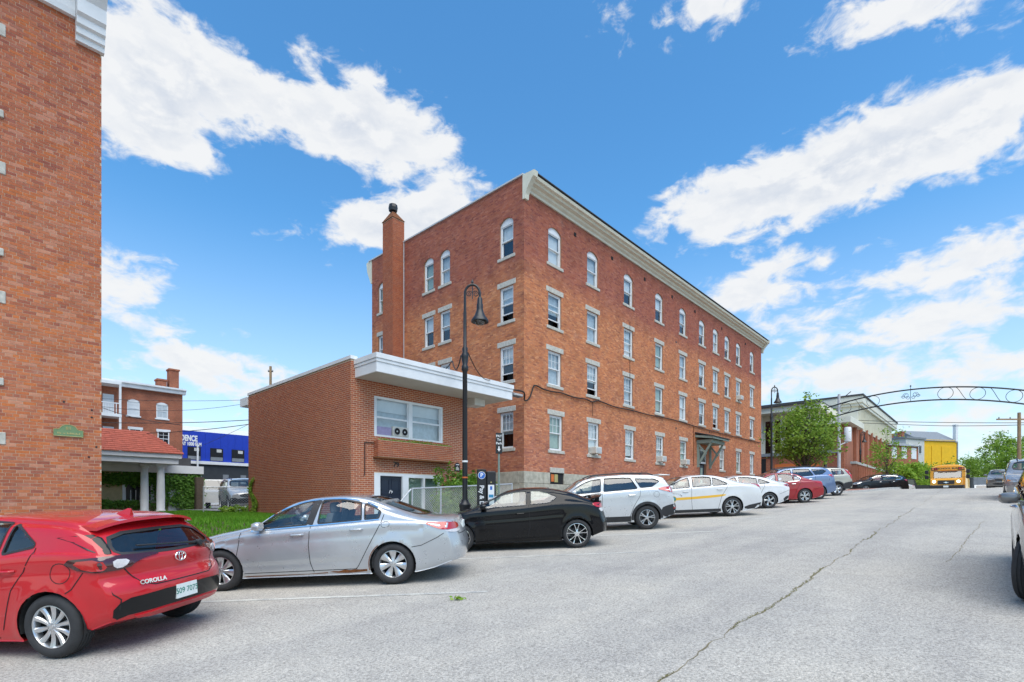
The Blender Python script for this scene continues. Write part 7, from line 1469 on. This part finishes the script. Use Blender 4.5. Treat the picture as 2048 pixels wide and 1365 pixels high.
# ------------------------------------------------------------------ houses, trees and poles at the end of the street
VX, VY = math.cos(HEAD), math.sin(HEAD)
def ray_pt(a, k, z): return (k * (a * VY + VX), k * (-a * VX + VY), z)
def far_house(name, label, cx, cy, w, d, zb, zt, m, roofm, rz, ridge=0, chim=(), nwin=(3, 2), flat=False, wm='window_dark'):
    B = thing(name, label, 'building', (cx, cy, zb)); B.rotation_euler = (0, 0, rz); h = zt - zb
    b = MB(); b.box(-w / 2, w / 2, 0, d, 0, h); obj('wall', b, m, B, world=False)
    b = MB()
    if ridge: b.prism([(-.35, h - .1), (d / 2, h + ridge), (d + .35, h - .1)], 'yz', -w / 2 - .3, w / 2 + .3)
    else: b.box(-w / 2 - .2, w / 2 + .2, -.25, d + .2, h, h + .35)
    r = obj('roof', b, roofm, B, world=False)
    for x, y, s, hh in chim: b = MB(); b.box(x - s / 2, x + s / 2, y - s / 2, y + s / 2, h - .3, h + hh); b.box(x - s / 2 - .08, x + s / 2 + .08, y - s / 2 - .08, y + s / 2 + .08, h + hh, h + hh + .2); obj('chimney', b, 'brick_tex', r, world=False)
    for i in range(nwin[0]):
        for j in range(nwin[1]):
            x = -w / 2 + w * (i + .5) / nwin[0]; z = h * (j + .35) / nwin[1]; b = MB(); b.box(x - .55, x + .55, -.06, .02, z, z + 1.7); o = obj('window', b, 'white_trim', B, world=False); b = MB(); b.box(x - .43, x + .43, -.075, -.062, z + .1, z + 1.58); obj('pane', b, wm, o, world=False)
    return B
A0 = HEAD - R(90)
x, y, _ = ray_pt(.758, 78, 0); far_house('brick_end_house', 'red brick house with tall chimney past the modern hall', x, y, 6.5, 8, 1, 10.2, 'brick_tex', 'slate', A0 + R(20), 1.2, [(-2.0, 3, .9, 2.4)], (3, 3), wm='blind')
x, y, _ = ray_pt(.780, 98, 0); far_house('white_gabled_house', 'white clapboard house with dark roof between brick house and yellow building', x, y, 6.0, 9, 1, 13.6, 'clapboard', 'slate', A0 + R(25), 0, [(1.0, 3, .8, 1.6), (-.6, 4, .7, 1.2)], (2, 3))
def yellow_building():
    x, y, _ = ray_pt(.826, 118, 0); B = thing('yellow_building', 'bright yellow windowless building with grey slate roof', 'building', (x, y, 0)); B.rotation_euler = (0, 0, A0 + R(12)); b = MB(); b.box(-5.2, 5.0, 0, 16, 0, 15.9); w = obj('wall', b, 'yellow_wall', B, world=False)
    for x0, x1, z0, z1 in ((-4.6, -2.4, 9.8, 14.4), (-2.2, .4, 9.8, 14.4), (.6, 4.0, 9.8, 14.4), (-4.6, -2.4, 3, 9.6), (-2.2, .4, 3, 9.6), (.6, 4.0, 3, 9.6)): b = MB(); b.box(x0, x1, -.12, -.002, z0, z1); obj('wall_panel', b, 'yellow_wall', B, world=False)
    b = MB(); b.prism([(-.3, 15.6), (4.5, 18.4), (16.3, 15.6)], 'yz', -5.5, 5.1); obj('roof', b, 'slate', B, world=False); b = MB(); b.box(4.55, 5.2, -.2, .5, 15.4, 19.2); b.box(4.5, 5.25, -.25, .55, 19.2, 19.5); obj('white_stack', b, 'white_trim', B, world=False); b = MB(); b.box(5.0, 5.35, -.1, 1, 0, 15.4); obj('corner_pipe', b, 'slate', B, world=False)
yellow_building()
k = 0
for a, kk, h, r, m, lb in ((.758, 66, 5.4, 2.4, 'leaf_light', 'bright green tree crowding behind the white sedan'), (.786, 74, 5.6, 2.8, 'leaf_light', 'wide bright green tree left of the school bus'), (.815, 88, 5.8, 2.8, 'leaf_light', 'light green tree in front of the yellow building'), (.868, 92, 8.2, 3.4, 'leaf_tree', 'green tree just right of the school bus'), (.893, 100, 8.6, 3.6, 'leaf_tree', 'dark green tree above the dark container'), (.915, 104, 9.0, 3.6, 'leaf_light', 'pale green tree at the end of the street'), (.937, 92, 12.4, 3.6, 'leaf_tree', 'tallest green tree at the end of the street'), (.962, 84, 11.0, 3.2, 'leaf_tree', 'green tree beside the wooden utility pole'), (.984, 78, 9.6, 3.2, 'leaf_light', 'bright tree at the right frame edge')):
    x, y, _ = ray_pt(a, kk, 0); z = gz(x); tree('far_tree', lb, x, y, z, h, r, z + h * .58, m, 70 + k, 2600, .36, .16, 44, .75); k += 1
x, y, _ = ray_pt(.886, 78, 0); t = thing('dark_container', 'dark box trailer under the trees at the end of the street', 'trailer', (x, y, gz(x))); t.rotation_euler = (0, 0, A0 + R(8)); b = MB(); b.box(-3.2, 3.2, 0, 3, .6, 3.6, .05); obj('box', b, 'container_dark', t, world=False)
for i in range(10): b = MB(); xx = -3.0 + i * .62; b.box(xx, xx + .1, -.04, -.002, .7, 3.5); obj('rib', b, 'container_dark', t, world=False)
for xx in (-2.2, 2.2):
    hubm, tyre, rimm = wheel_meshes('steel', .40); o = bpy.data.objects.new('wheel', hubm); link(o, t); o.location = (xx, .1, .4)
    for nm, me in (('tyre', tyre), ('rim', rimm)): link(bpy.data.objects.new(nm, me), o)
def box_truck():
    x, y, _ = ray_pt(.915, 66, 0); t = thing('delivery_truck', 'dark delivery truck parked before the trees, right of the bus', 'truck', (x, y, gz(x))); t.rotation_euler = (0, 0, R(2)); b = MB(); b.box(2.0, 6.5, -1.1, 1.1, .8, 3.1, .04); obj('cargo_box', b, 'slate', t, world=False)
    b = MB(); b.prism([(.0, .5), (.0, 1.2), (.7, 1.35), (1.1, 2.1), (1.95, 2.15), (1.95, .5)], 'xz', -1.0, 1.0); obj('cab', b, 'paint_white', t, world=False); b = MB(); b.add([(.72, -.85, 1.38), (.72, .85, 1.38), (1.05, .80, 2.02), (1.05, -.80, 2.02)], [(0, 1, 2, 3)]); b.xf(Matrix.Translation((-.02, 0, 0))); obj('windshield', b, 'glass_dark', t, world=False)
    for s in (-1, 1): b = MB(); b.lathe([(.001, -.03), (.11, 0)], 12, o=(0, s * .7, .95), axis='x'); obj('headlight', b, 'lamp_clear', t, world=False)
    for xx in (.9, 5.2):
        for s in (-1, 1):
            hubm, tyre, rimm = wheel_meshes('steel', .40); o = bpy.data.objects.new('wheel', hubm); link(o, t); o.location = (xx, s * .9, .4); o.rotation_euler = (0, 0, 0 if s < 0 else math.pi)
            for nm, me in (('tyre', tyre), ('rim', rimm)): link(bpy.data.objects.new(nm, me), o)
box_truck()
def pickup():
    t = thing('dark_pickup', 'dark pickup truck tailing behind the white sedan, left of the bus', 'pickup', (64.6, 5.3, gz(64.6))); t.rotation_euler = (0, 0, A0); b = MB(); b.prism([(-4.4, .5), (-4.4, 1.0), (-3.2, 1.1), (-2.6, 1.72), (-1.2, 1.75), (-.95, 1.15), (1.0, 1.12), (1.0, .5)], 'xz', -.95, .95); obj('body', b, 'paint_navy', t, world=False)
    b = MB(); b.prism([(-2.95, 1.15), (-2.55, 1.64), (-1.3, 1.66), (-1.15, 1.18)], 'xz', -.956, .956); obj('cab_glass', b, 'glass_dark', t, world=False)
    for xx in (-3.5, .1):
        for s in (-1, 1):
            hubm, tyre, rimm = wheel_meshes('fivewide', .37); o = bpy.data.objects.new('wheel', hubm); link(o, t); o.location = (xx, s * .87, .37); o.rotation_euler = (0, 0, 0 if s < 0 else math.pi)
            for nm, me in (('tyre', tyre), ('rim', rimm)): link(bpy.data.objects.new(nm, me), o)
    b = MB(); b.box(.98, 1.02, -.9, -.7, .75, 1.1); obj('tail_light', b, 'tail_red', t, world=False)
pickup()
def utility_pole(name, label, x, y, z0, z1, arm=1.2, r=.14, rz=0.0):
    t = thing(name, label, 'utility pole', (x, y, z0)); b = MB(); b.tube([(x, y, z0), (x, y, z1)], [r, r * .75], 10); obj('shaft', b, 'wood_pole', t, smooth=True); d = Vector((math.cos(rz), math.sin(rz), 0)) * arm; b = MB(); b.beam(Vector((x, y, z1 - .6)) - d, Vector((x, y, z1 - .6)) + d, .10, .12); obj('crossarm', b, 'black_metal' if arm < 1 else 'wood_pole', t)
    for s in (-.9, -.4, .4, .9): p = Vector((x, y, z1 - .54)) + d * s; b = MB(); b.lathe([(.04, 0), (.05, .08), (.03, .14), (.001, .16)], 8, o=tuple(p)); obj('insulator', b, 'slate', t)
x, y, _ = ray_pt(-.467, 60, 0); utility_pole('utility_pole', 'wooden utility pole showing above the annex roof', x, y, 1, 17.4, .28, .18, R(-40)); x, y, _ = ray_pt(.981, 46, 0); utility_pole('utility_pole', 'tall yellowish wooden utility pole at the right frame edge', x, y, gz(x), 9.6, 2.0, .16, A0)
# overhead and facade cables
def wire(label, pts, sag=.3, r=.012, n=14):
    b = MB(); P = []
    for a, c in zip(pts[:-1], pts[1:]):
        a, c = Vector(a), Vector(c)
        for i in range(n): f = i / n; q = a.lerp(c, f); q.z -= sag * 4 * f * (1 - f); P.append(tuple(q))
    P.append(pts[-1]); b.tube(P, r, 5); tag(obj('overhead_wire', b, 'cable', smooth=True), label, 'wire', 'overhead wires')
def rp(u, v, k): return ray_pt((u - 1024) / 1034, k, 1.62 + (1005 - v) / 1034 * k)
wire('upper thin wire crossing before the brick tenement to the annex', [rp(195, 797, 30), rp(500, 800, 27)], .1, .01); wire('second thin wire sagging before the tenement windows', [rp(195, 812, 30), rp(500, 806, 27)], .35, .01); wire('dark cable low across the tenement towards the annex corner', [rp(195, 845, 30), rp(505, 840, 26)], .1, .018); wire('lowest dark cable from the left house to the annex', [rp(195, 866, 30), rp(505, 848, 26)], .2, .018); wire('cable slanting down from the tenement porch', [rp(195, 812, 34), rp(360, 850, 30)], .2, .018); wire('thin wire slanting over the blue hall', [rp(395, 895, 36), rp(505, 845, 28)], .05, .01)
wire('upper wire crossing the street beyond the iron arch', [rp(1640, 838, 62), rp(2052, 846, 52)], .15, .03); wire('lower wire crossing the street beyond the iron arch', [rp(1640, 842, 62), rp(1880, 852, 60), rp(2052, 850, 52)], .05, .03)
b = MB(); P = [(16.2, 6.45), (16.9, 6.5), (17.1, 6.42), (17.5, 6.19), (17.84, 6.31), (18.05, 6.68), (18.16, 7.0), (18.37, 7.06), (18.81, 6.96), (19.57, 6.94), (20.24, 7.02), (21.4, 6.92), (22.41, 7.02), (22.97, 6.90), (23.44, 7.12), (25.2, 6.95), (26.95, 7.04), (29.24, 7.0), (31.95, 7.11), (34.61, 7.07), (36.71, 7.02), (41, 7.0), (50, 7.05)]
P = chaikin([(x, 15.53 if x > 17.3 else 15.1, z) for x, z in P], 2, False); b.tube(P, .035, 6); tag(obj('facade_cable', b, 'cable', smooth=True), 'black cable sagging along the apartment house front', 'cable')
b = MB(); b.tube([(26.9, 15.56, 12.2), (26.9, 15.56, 7.1)], .012, 5); b.tube([(23.05, 15.56, 6.95), (23.05, 15.56, 6.2)], .012, 5); tag(obj('facade_wire', b, 'cable'), 'thin vertical wire down the apartment house front', 'wire')
t = thing('cable_box', 'small dark cable box at the canopy end by the corner', 'box', (16.9, 15.45, 6.3)); b = MB(); b.box(16.55, 17.2, 15.3, 15.6, 6.30, 6.42, .02); obj('case', b, 'slate', t); b = MB(); b.box(16.6, 17.15, 15.28, 15.299, 6.32, 6.40); obj('lid', b, 'grey_trim', t)
wire('cable hanging from the street lamp to the apartment house side', [(9.7, 10.98, 5.75), rp(905, 722, 19), (17.5, 22.3, 8.9)], .35, .02); wire('cable dropping from the street lamp to the canopy', [(9.85, 10.85, 5.85), (13.9, 14.05, 6.3)], .25, .014)
# white van in the car park
def van():
    t = thing('white_van', 'white van half hidden behind the silver SUV in the car park', 'van', (11.3, 37.6, 1.2)); t.rotation_euler = (0, 0, R(62)); b = MB(); b.prism([(0, .4), (0, 1.1), (.5, 1.25), (1.0, 1.95), (4.9, 2.0), (5.0, .4)], 'xz', -.95, .95); obj('body', b, 'paint_white', t, world=False); b = MB(); b.prism([(.75, 1.3), (1.1, 1.85), (2.0, 1.87), (2.0, 1.3)], 'xz', -.956, .956); obj('side_window', b, 'glass_dark', t, world=False)
    b = MB(); b.add([(.50, -.82, 1.3), (.50, .82, 1.3), (.96, .78, 1.9), (.96, -.78, 1.9)], [(0, 1, 2, 3)]); obj('windshield', b, 'glass_dark', t, world=False)
    for xx in (.9, 4.0):
        for s in (-1, 1):
            hubm, tyre, rimm = wheel_meshes('steel', .40); o = bpy.data.objects.new('wheel', hubm); link(o, t); o.location = (xx, s * .86, .36); o.rotation_euler = (0, 0, 0 if s < 0 else math.pi)
            for nm, me in (('tyre', tyre), ('rim', rimm)): link(bpy.data.objects.new(nm, me), o)
van()
